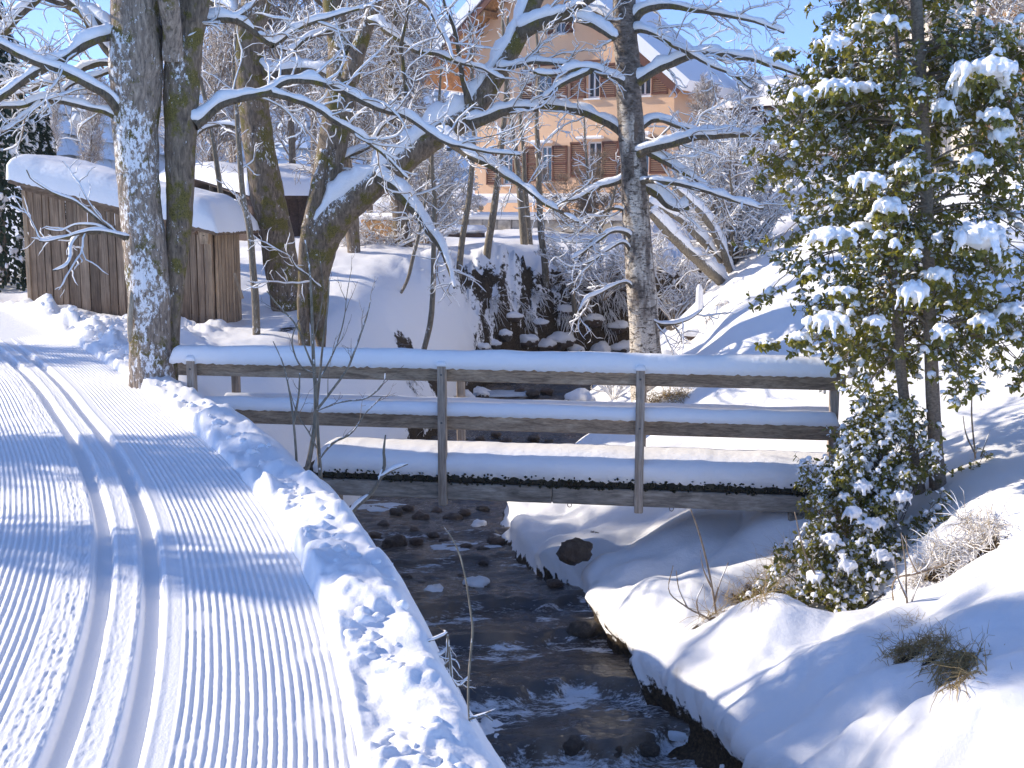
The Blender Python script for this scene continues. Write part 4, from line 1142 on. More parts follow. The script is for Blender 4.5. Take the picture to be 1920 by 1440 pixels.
def add_leaves(root, O, D, Nn, S, seed, singles=300, dust=.45):
    rg2 = rs(seed + 7); up_ = (nrm(Nn)[:, 2] > .25) & (rg2.rand(len(O)) < dust)
    Dn = nrm(D[up_]); Nu = nrm(Nn[up_]); Bn = np.cross(Nu, Dn); n_ = len(Dn); Sz = S[up_] * rg2.uniform(.6, .95, n_)
    sv = LEAFV.copy(); sv[:, 2] = [.02, .05, .05, .26, .06, .05, .22, .0]; sv[:, 1] *= 1.05
    V = O[up_][:, None, :] + Dn[:, None] * (S[up_] * .08)[:, None, None] + Sz[:, None, None] * (sv[None, :, 0:1] * Dn[:, None] + sv[None, :, 1:2] * Bn[:, None] + sv[None, :, 2:3] * Nu[:, None])
    k = np.arange(n_)[:, None, None] * 8
    mesh_obj('leaf_snow', V.reshape(-1, 3), [(LEAFF3[None] + k).reshape(-1, 3), (LEAFF4[None] + k).reshape(-1, 4)], M_snow, root)['kind'] = 'stuff'
    # the ones nearest to the camera as parts of their own, the rest as one mass
    near = np.argsort(O[:, 1] - .8 * S * 10)[:singles]
    mask = np.ones(len(O), bool); mask[near] = False
    V, Fs = leaves_mesh(O[mask], D[mask], Nn[mask], S[mask])
    o = mesh_obj('leaves', V, Fs, M_leaf, root, smooth=False); o['kind'] = 'stuff'
    me = None
    for i in near:
        d = Vector(D[i]).normalized(); nn = Vector(Nn[i]); nn = (nn - nn.dot(d) * d).normalized(); b = nn.cross(d)
        if me is None:
            lf = mesh_obj('leaf', LEAFV, [LEAFF3, LEAFF4], M_leaf, None, smooth=False); me = lf.data
        else:
            lf = bpy.data.objects.new('leaf', me); scene.collection.objects.link(lf)
        lf.parent = root; lf.matrix_parent_inverse = root.matrix_basis.inverted()
        from mathutils import Matrix
        M = Matrix(((d.x, b.x, nn.x), (d.y, b.y, nn.y), (d.z, b.z, nn.z))).to_4x4() @ Matrix.Scale(float(S[i]), 4)
        M.translation = Vector(O[i]); lf.matrix_basis = M

HY = 11.3
holly = BareTree('holly_tree', 'tall evergreen tree with glossy leaves and heavy snow lumps, right of the bridge', 'tree', PX(1755, 945, HY), None, 71, M_holly_bark, M_holly_bark, HY)
S1 = holly.trunk([(1768, 960, 15), (1762, 920, 14.5), (1752, 800, 13), (1745, 650, 12), (1741, 500, 11), (1738, 380, 11), (1730, 220, 11), (1722, 80, 11), (1717, -40, 10), (1716, -250, 7), (1720, -500, 3)], HY, HY + .1, name='stem', sides=20, disp=.0022, dsc=.03)
S2 = holly.trunk([(1737, 985, 14), (1728, 940, 12), (1706, 820, 11), (1690, 700, 10), (1682, 560, 9.5), (1680, 440, 9), (1692, 320, 7.5), (1690, 200, 5), (1680, 60, 3), (1670, -60, 2)], HY + .05, HY + .5, name='stem', sides=18, disp=.002, dsc=.03)
S3 = holly.trunk([(1750, 960, 7), (1748, 900, 6.5), (1750, 800, 5)], HY + .12, HY + .1, name='stem', sides=12, disp=.001)
yt = [-350, -150, 0, 60, 110, 150, 220, 300, 380, 460, 540, 600, 660, 720, 760, 800]
xl = [1600, 1540, 1525, 1505, 1470, 1450, 1385, 1490, 1420, 1465, 1410, 1405, 1400, 1400, 1440, 1500]
xr = [1800, 1840, 1870, 1900, 1930, 1960, 1990, 2000, 2020, 2030, 2040, 2040, 2010, 1960, 1935, 1860]
rg = rs(77)
BP_ = []; BR_ = []
nb = 172
ys = np.concatenate([rg.uniform(-330, 60, 40), (rg.randint(0, 9, nb - 40) + .5) * 71 + 60 + rg.normal(0, 19, nb - 40)])
for k in range(nb):
    y0 = ys[k]
    st = S1 if (rg.rand() < .62 or y0 < -60) else S2
    zc = PX(1700, y0, HY)[2]
    i = int(np.argmin(np.abs(st[0][:, 2] - zc))); base = st[0][i]
    az = rg.uniform(0, 2 * math.pi); dx, dy = math.cos(az), math.sin(az)
    ex = np.interp(y0, yt, xr if dx > 0 else xl)
    lim = abs((ex - 960) / 2300 / .985 * HY - base[0])
    # ellipse: horizontal reach lim, depth reach
    dep = np.interp(y0, [-350, 0, 300, 700, 800], [.4, .8, 1.15, 1.15, .6]) * (.9 if dy < 0 else 1.1)
    if dy < 0 and abs(dx) < .45 and rg.rand() < .6: dy = -dy
    Lb = 1 / math.sqrt((dx / max(lim, .15)) ** 2 + (dy / dep) ** 2) * rg.uniform(.68, 1.06)
    n = 12; P = np.zeros((n, 3)); P[0] = base
    rise = rg.uniform(.05, .35); t = np.linspace(0, 1, n)
    wob = np.cumsum(rg.normal(size=(n, 3)) * .012, axis=0)
    P[:, 0] = base[0] + dx * Lb * t; P[:, 1] = base[1] + dy * Lb * t
    P[:, 2] = base[2] + Lb * (rise * np.sin(t * 2.2) - .42 * t ** 2.2)
    BP_.append(P + wob * t[:, None]); BR_.append(np.linspace(.011, .003, n) * (0.6 + .5 * Lb))
BPa = np.stack(BP_); BRa = np.stack(BR_)
b2, r2 = grow(BPa, BRa, 8, (.18, .55), 52, 6, .004, 79, .08, .16, t0=.18, rf=.6)
b3, r3 = grow(b2, r2, 4, (.06, .20), 50, 3, .002, 80, .1, .2, t0=.3, rf=.7)
Vs = []; Fs = []; n = 0
for a, b, s_ in ((BPa, BRa, 6), (b2, r2, 4), (b3, r3, 3)):
    V, Fq = tubes(a, b, s_); Vs.append(V); Fs.append(Fq + n); n += len(V)
o = mesh_obj('branches', np.concatenate(Vs), np.concatenate(Fs), M_holly_bark, holly.root); o['kind'] = 'stuff'
tips = np.concatenate([b3[:, -1], b2[:, -1], BPa[:, -1], b2[:, 3]])
dirs = nrm(np.concatenate([b3[:, -1] - b3[:, -2], b2[:, -1] - b2[:, -2], BPa[:, -1] - BPa[:, -2], b2[:, 3] - b2[:, 2]]) + np.array([0, 0, .004]))
Wl = whorls(tips, dirs, 5, .068, 81)
add_leaves(holly.root, *Wl, 82)
# snow lumps: the large ones where the photograph has them, smaller ones on the branch ends
C = []; S = []
PADR = []
def pad(px, py, Y, wpx, hpx, dz=.8, fingers=9):
    c = np.array(PX(px, py, Y)); w = wpx / 2 / 2300 * Y; h = hpx / 2 / 2300 * Y * 1.15
    C.append(c - UP * h * .1); S.append((w * .72, w * dz * .66, h * .62))
    for j in range(18):
        a = rg.uniform(0, 6.28); rr_ = rg.uniform(.1, .92) ** .8
        q = c + np.array([math.cos(a) * w * rr_, math.sin(a) * w * dz * rr_, h * (.62 * math.sqrt(max(0, 1 - rr_ ** 2)) - .25 - .15 * rr_)])
        k = rg.uniform(.16, .32) * (1.15 - .5 * rr_); C.append(q); S.append((w * k, w * k, h * rg.uniform(.25, .42)))
    for j in range(fingers + 3):
        a = rg.uniform(0, 6.28); fw = rg.uniform(.09, .17); ln = rg.randint(2, 5)
        for u in range(ln):
            t_ = .74 + .09 * u
            C.append(c + np.array([math.cos(a) * w * t_, math.sin(a) * w * dz * t_, -h * (.15 + .24 * u)])); S.append((w * fw * (1.1 - .2 * u), w * fw * (1.1 - .2 * u), h * .24))
    for j in range(16):
        a = rg.uniform(0, 6.28); PADR.append((c + np.array([math.cos(a) * w * rg.uniform(.45, 1.0), math.sin(a) * w * dz * rg.uniform(.5, 1.0), -h * rg.uniform(.3, .85)]), nrm(np.array([math.cos(a), math.sin(a), -.5]))))
for (px, py, Yv, w_, h_) in [(1845, 128, 10.6, 125, 62), (1650, 38, 10.9, 75, 40), (1560, 78, 10.8, 70, 38), (1505, 175, 10.7, 70, 38), (1570, 160, 10.6, 75, 42), (1625, 162, 10.9, 60, 30),
                            (1470, 95, 11, 50, 22), (1625, 335, 10.4, 75, 40), (1668, 385, 10.5, 70, 50), (1560, 440, 10.4, 95, 45), (1610, 425, 10.7, 60, 26), (1840, 440, 10.4, 105, 75), (1885, 490, 10.6, 60, 40),
                            (1715, 545, 10.3, 65, 62), (1760, 515, 10.5, 60, 45), (1865, 215, 10.7, 70, 40), (1800, 165, 10.9, 50, 50), (1700, 250, 10.5, 55, 28), (1770, 330, 10.6, 70, 22), (1715, 155, 11.2, 50, 30),
                            (1555, 600, 10.5, 95, 50), (1500, 630, 10.6, 50, 30), (1640, 600, 10.5, 50, 30), (1890, 580, 10.7, 60, 40), (1845, 600, 10.5, 60, 40), (1770, 620, 10.4, 50, 44), (1830, 300, 10.6, 60, 40),
                            (1885, 250, 10.8, 60, 60), (1580, 545, 10.6, 60, 30), (1520, 510, 10.9, 40, 22), (1440, 640, 10.9, 40, 22), (1700, 310, 10.6, 50, 40), (1770, 200, 10.7, 50, 50)]:
    pad(px, py, Yv, w_, h_, 1.0, 7)
tp = np.concatenate([BPa[:, -1], b2[:, -1]])
sel = rg.rand(len(tp)) < .55
for q in tp[sel]:
    w = rg.uniform(.022, .055); h = w * rg.uniform(.5, .85)
    C.append(q + UP * (h * .6)); S.append((w, w, h))
    for j in range(3):
        a = rg.uniform(0, 6.28)
        C.append(q + np.array([math.cos(a) * w * .9, math.sin(a) * w * .9, -h * .2])); S.append((w * .45, w * .45, h * .6))
t3p = b3[:, -1]; sel = rg.rand(len(t3p)) < .38
for q in t3p[sel]:
    w = rg.uniform(.014, .03)
    C.append(q + UP * .012); S.append((w, w, w * .55))
blob_obj('snow_cover', C, S, .0115, M_snow, holly.root, 83, .006)
V, Fs = leaves_mesh(*whorls(np.array([q[0] for q in PADR]), np.array([q[1] for q in PADR]), 5, .066, 84, .6)); mesh_obj('leaves', V, Fs, M_leaf, holly.root, smooth=False)['kind'] = 'stuff'

# the low spreading bush at the end of the bridge
bush = thing('holly_bush', 'low evergreen bush thickly dusted with snow below the end of the bridge', 'bush', PX(1600, 1130, 11.0))
Bp = []; Br = []
poly_y = [760, 800, 850, 900, 950, 1000, 1050, 1100, 1150]
pl = [1640, 1605, 1570, 1535, 1510, 1490, 1465, 1440, 1460]; pr = [1700, 1712, 1722, 1735, 1760, 1790, 1760, 1690, 1600]
tips = []; dirs = []
for k in range(900):
    y = rg.uniform(750, 1160); a, b = np.interp(y, poly_y, pl), np.interp(y, poly_y, pr)
    x = rg.uniform(a, b) + rg.normal(0, 26)
    if pnoise(x / 55, y / 55, 0, 95) < -.16: continue
    front = np.interp(y, [760, 900, 1160], [11.0, 10.7, 9.85]) + rg.uniform(-.1, .35)
    t_ = np.array(PX(x, y, front))
    o_ = np.array(PX(1600 + (x - 1600) * .55, min(y + 120, 1150), np.interp(y, [760, 1160], [11.3, 10.4]) + rg.uniform(-.1, .3)))
    n = 7; tt = np.linspace(0, 1, n)[:, None]
    P = o_ * (1 - tt) + t_ * tt; P[:, 2] += .12 * np.sin(tt[:, 0] * 3.1); P += np.cumsum(rg.normal(size=(n, 3)) * .006, 0)
    Bp.append(P); Br.append(np.linspace(.005, .0018, n))
Bp = np.stack(Bp); Br = np.stack(Br)
c2, q2 = grow(Bp, Br, 4, (.08, .22), 50, 3, .002, 90, .0, .2, t0=.45, rf=.7)
Vs = []; Fs = []; n = 0
for a, b, s_ in ((Bp, Br, 4), (c2, q2, 3)):
    V, Fq = tubes(a, b, s_); Vs.append(V); Fs.append(Fq + n); n += len(V)
o = mesh_obj('branches', np.concatenate(Vs), np.concatenate(Fs), M_holly_bark, bush); o['kind'] = 'stuff'
tips = np.concatenate([Bp[:, -1], c2[:, -1]]); dirs = nrm(np.concatenate([Bp[:, -1] - Bp[:, -2], c2[:, -1] - c2[:, -2]]))
Wl = whorls(tips, dirs, 5, .056, 91, .45)
add_leaves(bush, *Wl, 92, 300, .30)
C = []; S = []
for q in tips[rg.rand(len(tips)) < .40]:
    w = rg.uniform(.016, .038); a0 = rg.uniform(0, 6.28)
    C.append(q + UP * .012); S.append((w, w, w * .55))
    for j in range(4):
        a = a0 + j * 1.57 + rg.uniform(-.3, .3)
        for u in (1, 2):
            C.append(q + np.array([math.cos(a) * w * .75 * u, math.sin(a) * w * .75 * u, -.008 * u * u])); S.append((w * .42, w * .42, w * .38))
for (x, y) in [(1615, 910), (1640, 980), (1560, 1010), (1655, 1040), (1590, 1060), (1690, 930), (1600, 960), (1530, 1080)]:
    pad(x, y, np.interp(y, [760, 900, 1160], [10.9, 10.6, 9.8]), 44, 34, 1.0, 6)
blob_obj('snow_cover', C, S, .0115, M_snow, bush, 93, .003)

# ------------------------------------------------------------------ shed
SA = np.array(PX(50, 470, 19.4)); SB = np.array(PX(402, 520, 18.7))
fe = np.array([SB[0] - SA[0], SB[1] - SA[1], 0]); fl = np.linalg.norm(fe); fe /= fl; fn = np.array([-fe[1], fe[0], 0])
def SP(s, n, z):
    q = np.array([SA[0], SA[1], 0]) + fe * s + fn * n; q[2] = z; return q
def ray_plane(px, py, A, e, n_off=0, nrm_=None):
    """hit the vertical plane through A along e"""
    q = np.array(PX(px, py, 10.0)) - np.array([0, 0, CAMZ]); nn = np.array([-e[1], e[0], 0]); A0 = np.array([A[0], A[1], 0]) + nn * n_off
    o_ = np.array([0, 0, CAMZ]); t = np.dot(A0 - o_, nn) / np.dot(q, nn); h = o_ + q * t
    return np.dot(h - A0, e), h[2]
shed = thing('wooden_shed', 'weathered brown board shed with a sloping roof under deep snow behind the big maple', 'shed', tuple(SP(fl / 2, 1, 0)))
zl = ray_plane(50, 342, SA, fe)[1]; zr = ray_plane(402, 432, SA, fe)[1]
def ztop(s): return zl + (zr - zl) * s / fl
def zbot(s): return float(ground_z(*(SP(s, 0, 0)[:2]))) - .35
rr = random.Random(9); s = 0.0; k = 0
DEP = .85
while s < fl - .02:
    w = min(rr.choice([.115, .13, .15, .17, .20]), fl - s)
    mb = MB(); zt_ = ztop(s + w / 2) - .02; zb_ = min(zbot(s + w / 2), -.2)
    mb.box(SP(s + w / 2, rr.uniform(-.008, .008), (zt_ + zb_) / 2), (w - .013, .024, zt_ - zb_), (fe, fn, (0, 0, 1)), .004)
    mb.build('board', M_shed, shed); s += w
s = 0.02
ez = SP(fl, 0, 0)
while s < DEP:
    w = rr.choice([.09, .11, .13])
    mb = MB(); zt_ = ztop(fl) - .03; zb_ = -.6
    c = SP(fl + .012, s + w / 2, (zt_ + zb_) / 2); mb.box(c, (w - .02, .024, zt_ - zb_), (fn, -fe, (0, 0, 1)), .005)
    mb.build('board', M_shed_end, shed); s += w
mb = MB(); mb.box(SP(-.012, DEP / 2, (ztop(0) - .4) / 2), (DEP, .022, ztop(0) + .3), (fn, -fe, (0, 0, 1))); mb.build('end_wall', M_shed, shed)
mb = MB(); mb.box(SP(fl / 2, DEP, (zr - .4) / 2 + .1), (fl, .022, zr + .3), (fe, fn, (0, 0, 1))); mb.build('back_wall', M_shed, shed)
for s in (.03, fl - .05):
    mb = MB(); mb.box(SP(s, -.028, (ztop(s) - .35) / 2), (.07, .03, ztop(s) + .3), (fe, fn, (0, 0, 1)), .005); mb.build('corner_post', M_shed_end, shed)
sl_ = (zr - zl) / fl; sdir = np.array([fe[0], fe[1], sl_]); sdir /= np.linalg.norm(sdir); sup = np.cross(sdir, -fn) ; sup = sup if sup[2] > 0 else -sup
o0, o1 = -.03, fl + .20
for j, nn in enumerate(np.arange(-.30, DEP + .3, .17)):
    mb = MB(); a = SP(o0 + rr.uniform(-.02, .02), nn + .085, ztop(o0) + .06 + .01 * (j % 2)); b = SP(o1 + rr.uniform(-.04, .04), nn + .085, ztop(o1) + .06 + .01 * (j % 2))
    mb.bar(a, b, .165, .022, UP); mb.build('roof_board', M_shed_roof, shed)
for s in np.linspace(.1, fl - .05, 9):
    mb = MB(); mb.box(SP(s, -.16, ztop(s) + .0), (.05, .28, .07), (fe, fn, (0, 0, 1)), .005); mb.build('rafter', M_shed_roof, shed)
mb = MB(); mb.bar(SP(o0, -.31, ztop(o0) + .03), SP(o1, -.31, ztop(o1) + .03), .022, .10, UP); mb.build('fascia', M_shed_roof, shed)
mb = MB(); mb.bar(SP(0, -.035, ztop(0) - .07), SP(fl, -.035, ztop(fl) - .07), .03, .09, UP); mb.build('trim_board', M_shed_roof, shed)
mb = MB(); mb.bar(SP(fl + .22, -.32, ztop(o1) + .03), SP(fl + .22, DEP + .25, ztop(o1) + .03), .03, .10, UP); mb.build('fascia', M_shed_roof, shed)
# snow on the roof: a thick rounded slab
ns, nn_ = 90, 60
ss = np.linspace(o0 - .02, o1 + .06, ns); nv = np.linspace(-.35, DEP + .3, nn_)
SS, NN = np.meshgrid(ss, nv, indexing='ij')
ed = np.minimum(np.minimum(SS - ss[0], ss[-1] - SS) / .30, np.minimum(NN - nv[0], nv[-1] - NN) / .26)
rd = np.sqrt(np.clip(1 - (1 - np.clip(ed, 0, 1)) ** 2, 0, 1))
H = rd * (.40 + .05 * fbm(SS / .9, NN / .9, 0, 3, 95)) * sstep(-.1, .5, (o1 + .05 - SS)) ** .3
lowe = (ed < .001)
Zt = ztop(SS) + .075 + H - lowe * (.03 + .05 * np.abs(pnoise(SS / .07, NN / .07, 0, 96)))
W = np.array([SA[0], SA[1], 0])[None, None] + SS[..., None] * fe + NN[..., None] * fn; W[..., 2] = Zt
W[..., :2] += (rd * (1 - rd) * 4 * .05)[..., None] * (-(fn[:2])[None, None] * (NN < .5)[..., None])
W2 = W.copy(); W2[..., 2] = ztop(SS) + .05
ii = np.arange(ns - 1)[:, None] * nn_ + np.arange(nn_ - 1)[None, :]
Fq = np.stack([ii, ii + nn_, ii + nn_ + 1, ii + 1], -1).reshape(-1, 4)
mesh_obj('roof_snow', W, Fq, M_snow, shed)
mb = MB(); mb.bar(SP(fl - .55, -.18, .22), SP(fl - 1.35, -.18, .22), .22, .03); mb.build('shelf', M_shed_roof, shed)
mb = MB(); mb.bar(SP(fl - .62, -.05, -.15), SP(fl - .62, -.27, .20), .03, .03); mb.build('shelf_brace', M_shed_end, shed)
mb = MB(); mb.box(SP(fl - .2, -.06, -.30), (.62, .12, .07), (fe, fn, (0, 0, 1)), .01); mb.build('sill_beam', M_shed_end, shed)
# wooden bird house hanging from the eaves
bx, bz = ray_plane(385, 440, SA, fe, -.22)
bh = thing('bird_house', 'small wooden nesting box hanging under the right eaves of the shed', 'bird house', tuple(SP(bx, -.22, bz - .14)))
q = SP(bx, -.22, bz)
mb = MB(); mb.add([q + fe * a + fn * b + UP * c for (a, b, c) in [(-.09, -.07, .08), (.09, -.07, .08), (.09, .07, .08), (-.09, .07, .08), (-.055, -.05, -.14), (.055, -.05, -.14), (.055, .05, -.14), (-.055, .05, -.14)]],
       [(0, 1, 5, 4), (1, 2, 6, 5), (2, 3, 7, 6), (3, 0, 4, 7), (4, 5, 6, 7), (3, 2, 1, 0)]); mb.build('box', M_shed_end, bh)
mb = MB(); mb.bar(q + fe * -.17 + UP * .02 - fn * .0, q + UP * .13, .2, .018, UP); mb.bar(q + fe * .17 + UP * .04, q + UP * .13, .2, .018, UP); mb.build('roof', M_shed_roof, bh)
mb = MB(); c = q - fn * .062 + UP * .0
ring = [c + fe * .022 * math.cos(a) + UP * .022 * math.sin(a) for a in np.linspace(0, 2 * math.pi, 13)[:-1]]
mb.add(ring + [c], None, [(i, (i + 1) % 12, 12) for i in range(12)]); mb.build('entrance_hole', M_dark, bh)
mb = MB(); mb.bar(q + UP * .12, q + UP * .20, .01, .01, fe); mb.build('hanger', M_shed_roof, bh)

# ------------------------------------------------------------------ house on the slope
HA = np.array(PX(890, 330, 44.0)); ha = R(31)
he = np.array([math.cos(ha), -math.sin(ha), 0]); hn = np.array([math.sin(ha), math.cos(ha), 0])   # along the front, inwards
def HW(s, n, z):
    q = np.array([HA[0], HA[1], 0]) + he * s + hn * n; q[2] = z; return q
def hp(px, py, off=0.0): return ray_plane(px, py, HA, he, off)
HL = hp(1262, 300)[0]
house = thing('house', 'large apricot house with brown louvred shutters and a steep snowy gable roof above the creek', 'house', tuple(HW(HL / 2, 1.8, 1.2)))
def stucco(name, col):
    m, nt, p = mat(name); p.inputs['Roughness'].default_value = .9
    n = noise(nt, .6, 4, .6); n2 = noise(nt, 14, 4, .6)
    c = ramp(nt, n, [(.3, tuple(v * .9 for v in col)), (.7, tuple(v * 1.06 for v in col))])
    nt.links.new(c, p.inputs['Base Color']); bump(nt, p, n2, .25, .02); return m
M_house = stucco('apricot_render', (.77, .50, .31)); M_white = plain('white_paint', (.75, .74, .72), .5)
M_shut = plain('shutter_paint', (.14, .055, .035), .6, .2, 30, .25); M_glass, nt, p = mat('window_glass')
p.inputs['Base Color'].default_value = (.05, .065, .08, 1); p.inputs['Roughness'].default_value = .05; p.inputs['Specular IOR Level'].default_value = .8
M_soffit = wood_mat('soffit_wood', (.30, .15, .06), (.45, .24, .10), (.55, .32, .15), 'y', 4, .2)
M_stone = plain('garden_wall_stone', (.42, .38, .33), .95, .8, 5, .35)
M_brownwall = wood_mat('dark_brown_board', (.05, .028, .02), (.10, .06, .045), (.16, .10, .07), 'x', 6, .2)
apx = hp(1012, -70); AS, AZ = apx
zl_ = hp(890, 70)[1]; zr_ = hp(1262, 152)[1]
HB = .9; HD = 3.6
# front wall with window openings is built as a grid of panels around the holes
wins = []
for (x0, y0, x1, y1) in [(1006, 129, 1034, 187), (1101, 121, 1124, 183), (941, 286, 961, 346), (1013, 274, 1034, 340), (1101, 266, 1127, 332), (1039, 42, 1060, 62), (1195, 116, 1220, 178), (1192, 258, 1216, 326)]:
    a = hp(x0, (y0 + y0) / 2); b = hp(x1, y1); wins.append((a[0], b[0], b[1], a[1]))
wins = [(s0, s1, z0, z1) for (s0, s1, z0, z1) in wins]
def toproof(s): return zl_ + (AZ - zl_) * s / AS if s < AS else AZ + (zr_ - AZ) * (s - AS) / (HL - AS)
xs = sorted(set([0, HL, AS] + [w[0] for w in wins] + [w[1] for w in wins])); zs = sorted(set([HB] + [w[2] for w in wins] + [w[3] for w in wins]))
zs = [HB] + [z for z in zs if z > HB + .01]
mb = MB()
for a, b in zip(xs[:-1], xs[1:]):
    mid = (a + b) / 2; tz = toproof
    zz = zs + [99]
    for c, d in zip(zz[:-1], zz[1:]):
        if any(w[0] - 1e-6 <= a and b <= w[1] + 1e-6 and w[2] - 1e-6 <= c and d <= w[3] + 1e-6 for w in wins): continue
        ta, tb = min(d, tz(a)), min(d, tz(b))
        ca, cb = min(c, tz(a)), min(c, tz(b))
        if ta <= ca and tb <= cb: continue
        mb.quad(HW(a, 0, ca), HW(b, 0, cb), HW(b, 0, tb), HW(a, 0, ta))
mb.quad(HW(HL, 0, HB), HW(HL, HD, HB), HW(HL, HD, zr_), HW(HL, 0, zr_))
mb.quad(HW(0, HD, HB), HW(0, 0, HB), HW(0, 0, zl_), HW(0, HD, zl_))
mb.add([HW(0, HD, HB), HW(0, HD, zl_), HW(AS, HD, AZ), HW(HL, HD, zr_), HW(HL, HD, HB)], [(0, 1, 2, 3)], [(0, 3, 4)])
for (a, b, c, d) in wins:
    for (p0, p1) in (((a, c), (b, c)), ((b, c), (b, d)), ((b, d), (a, d)), ((a, d), (a, c))):
        mb.quad(HW(p0[0], 0, p0[1]), HW(p1[0], 0, p1[1]), HW(p1[0], .22, p1[1]), HW(p0[0], .22, p0[1]))
mb.build('wall', M_house, house)
hr = random.Random(4)
for k, (a, b, c, d) in enumerate(wins):
    w = MB(); t = .055 if k != 5 else .04
    for (x0, x1, z0, z1) in ((a, a + t, c, d), (b - t, b, c, d), (a + t, b - t, c, c + t), (a + t, b - t, d - t, d), ((a + b) / 2 - t * .5, (a + b) / 2 + t * .5, c + t, d - t)):
        w.box(HW((x0 + x1) / 2, .12, (z0 + z1) / 2), (x1 - x0, .05, z1 - z0), (he, hn, UP))
    wo = w.build('window', M_white, house)
    for (x0, x1) in ((a + t, (a + b) / 2 - t / 2), ((a + b) / 2 + t / 2, b - t)):
        g = MB(); g.box(HW((x0 + x1) / 2, .13, (c + d) / 2), (x1 - x0 - .004, .012, d - c - 2 * t - .004), (he, hn, UP)); g.build('pane', M_glass, wo)
    if k == 5:
        sh = [(a - .30, a - .03), (b + .03, b + .30)]
    else:
        sh = [(a - .62, a - .04), (b + .04, b + .62)]
    for (x0, x1) in sh:
        m_ = MB()
        for (u0, u1, z0, z1) in ((x0, x0 + .05, c, d), (x1 - .05, x1, c, d), (x0, x1, c, c + .06), (x0, x1, d - .06, d), (x0, x1, (c + d) / 2 - .03, (c + d) / 2 + .03)):
            m_.box(HW((u0 + u1) / 2, -.035, (z0 + z1) / 2), (u1 - u0, .04, z1 - z0), (he, hn, UP))
        nsl = int((d - c) / .07)
        for j in range(nsl):
            zz = c + .06 + (d - c - .1) * j / nsl
            q = HW((x0 + x1) / 2, -.03, zz + .02); m_.box(q, (x1 - x0 - .1, .035, .012), (he, nrm(hn + UP * .8), nrm(UP - hn * .8)))
        so = m_.build('shutter', M_shut, house)
    m_ = MB(); m_.box(HW((a + b) / 2, -.05, c - .04), (b - a + .14, .16, .05), (he, hn, UP)); m_.build('sill', M_white, house)
    if k in (3, 4, 7):
        m_ = MB(); m_.box(HW((a + b) / 2 - .12, -.09, d + .14), ((b - a) * 1.9, .2, .11), (he, hn, UP), .04); m_.build('lintel_snow', M_snow, house)
    elif k in (1, 0, 6):
        m_ = MB(); m_.box(HW((a + b) / 2, -.04, d + .10), ((b - a) * 1.5, .05, .06), (he, hn, UP), .01); m_.build('lintel', M_shut, house)
# roof planes, soffit, snow
OH = .95
def slab(sA, zA, sB, zB, t, m_, name, up=0.0, n0=-OH, n1=HD + .25, bev=False, nsub=1):
    d = np.array([sB - sA, zB - zA]); L = np.linalg.norm(d); nn = np.array([-d[1], d[0]]) / L
    if nn[1] < 0: nn = -nn
    mb = MB()
    pts = [(sA + nn[0] * up, zA + nn[1] * up), (sB + nn[0] * up, zB + nn[1] * up), (sB + nn[0] * (up + t), zB + nn[1] * (up + t)), (sA + nn[0] * (up + t), zA + nn[1] * (up + t))]
    V = [HW(s, n0, z) for s, z in pts] + [HW(s, n1, z) for s, z in pts]
    mb.add(V, [(0, 1, 2, 3), (5, 4, 7, 6), (1, 0, 4, 5), (2, 1, 5, 6), (3, 2, 6, 7), (0, 3, 7, 4)])
    return mb.build(name, m_, house)
gl = (AZ - zl_) / AS; gr_ = (AZ - zr_) / (HL - AS)
eL = -1.9; eR = HL + .5
zeL = zl_ + gl * eL; zeR = zr_ - gr_ * (eR - HL)
slab(eL, zeL, AS, AZ, .12, M_soffit, 'roof_left', .03); slab(eR, zeR, AS, AZ, .12, M_soffit, 'roof_right', .03)
slab(eL - .12, zeL - gl * .12, AS, AZ + .05, .38, M_snow, 'roof_snow', .155, -OH - .08); slab(eR + .12, zeR - gr_ * .12, AS, AZ + .05, .38, M_snow, 'roof_snow', .155, -OH - .08)
slab(eL, zeL - .12, AS, AZ - .12, .22, M_shut, 'bargeboard', .0, -OH - .05, -OH - .004); slab(eR, zeR - .12, AS, AZ - .12, .22, M_shut, 'bargeboard', .0, -OH - .05, -OH - .004)
for s in np.linspace(.3, AS - .5, 4):
    mb = MB(); z = toproof(s) - .14; mb.box(HW(s, -OH / 2, z), (.16, OH, .2), (he, hn, UP)); mb.build('purlin', M_soffit, house)
# low brown extension with its own snowy roof running off to the right


annex = thing('farm_building', 'long low dark brown building with a snowy roof behind the holly, right of the birch', 'building', PX(1460, 300, 47))
p0 = np.array(PX(1290, 305, 50)); p1 = np.array(PX(1570, 305, 45)); ae = nrm(np.array([p1[0] - p0[0], p1[1] - p0[1], 0])); an = np.array([-ae[1], ae[0], 0]); al = np.linalg.norm((p1 - p0)[:2])
def AW(s, n, z): q = np.array([p0[0], p0[1], 0]) + ae * s + an * n; q[2] = z; return q
zw0 = 2.2; zt_ = PX(1450, 205, 47)[2]
k = 0.0
while k < al:
    m_ = MB(); m_.box(AW(k + .2, 0, (zw0 + zt_) / 2), (.385, .05, zt_ - zw0), (ae, an, UP), .01); m_.build('board', M_brownwall, annex); k += .4
m_ = MB(); m_.box(AW(al / 2, 3, (zw0 + zt_) / 2), (al - .1, 5.9, zt_ - zw0 - .1), (ae, an, UP)); m_.build('wall', M_brownwall, annex)
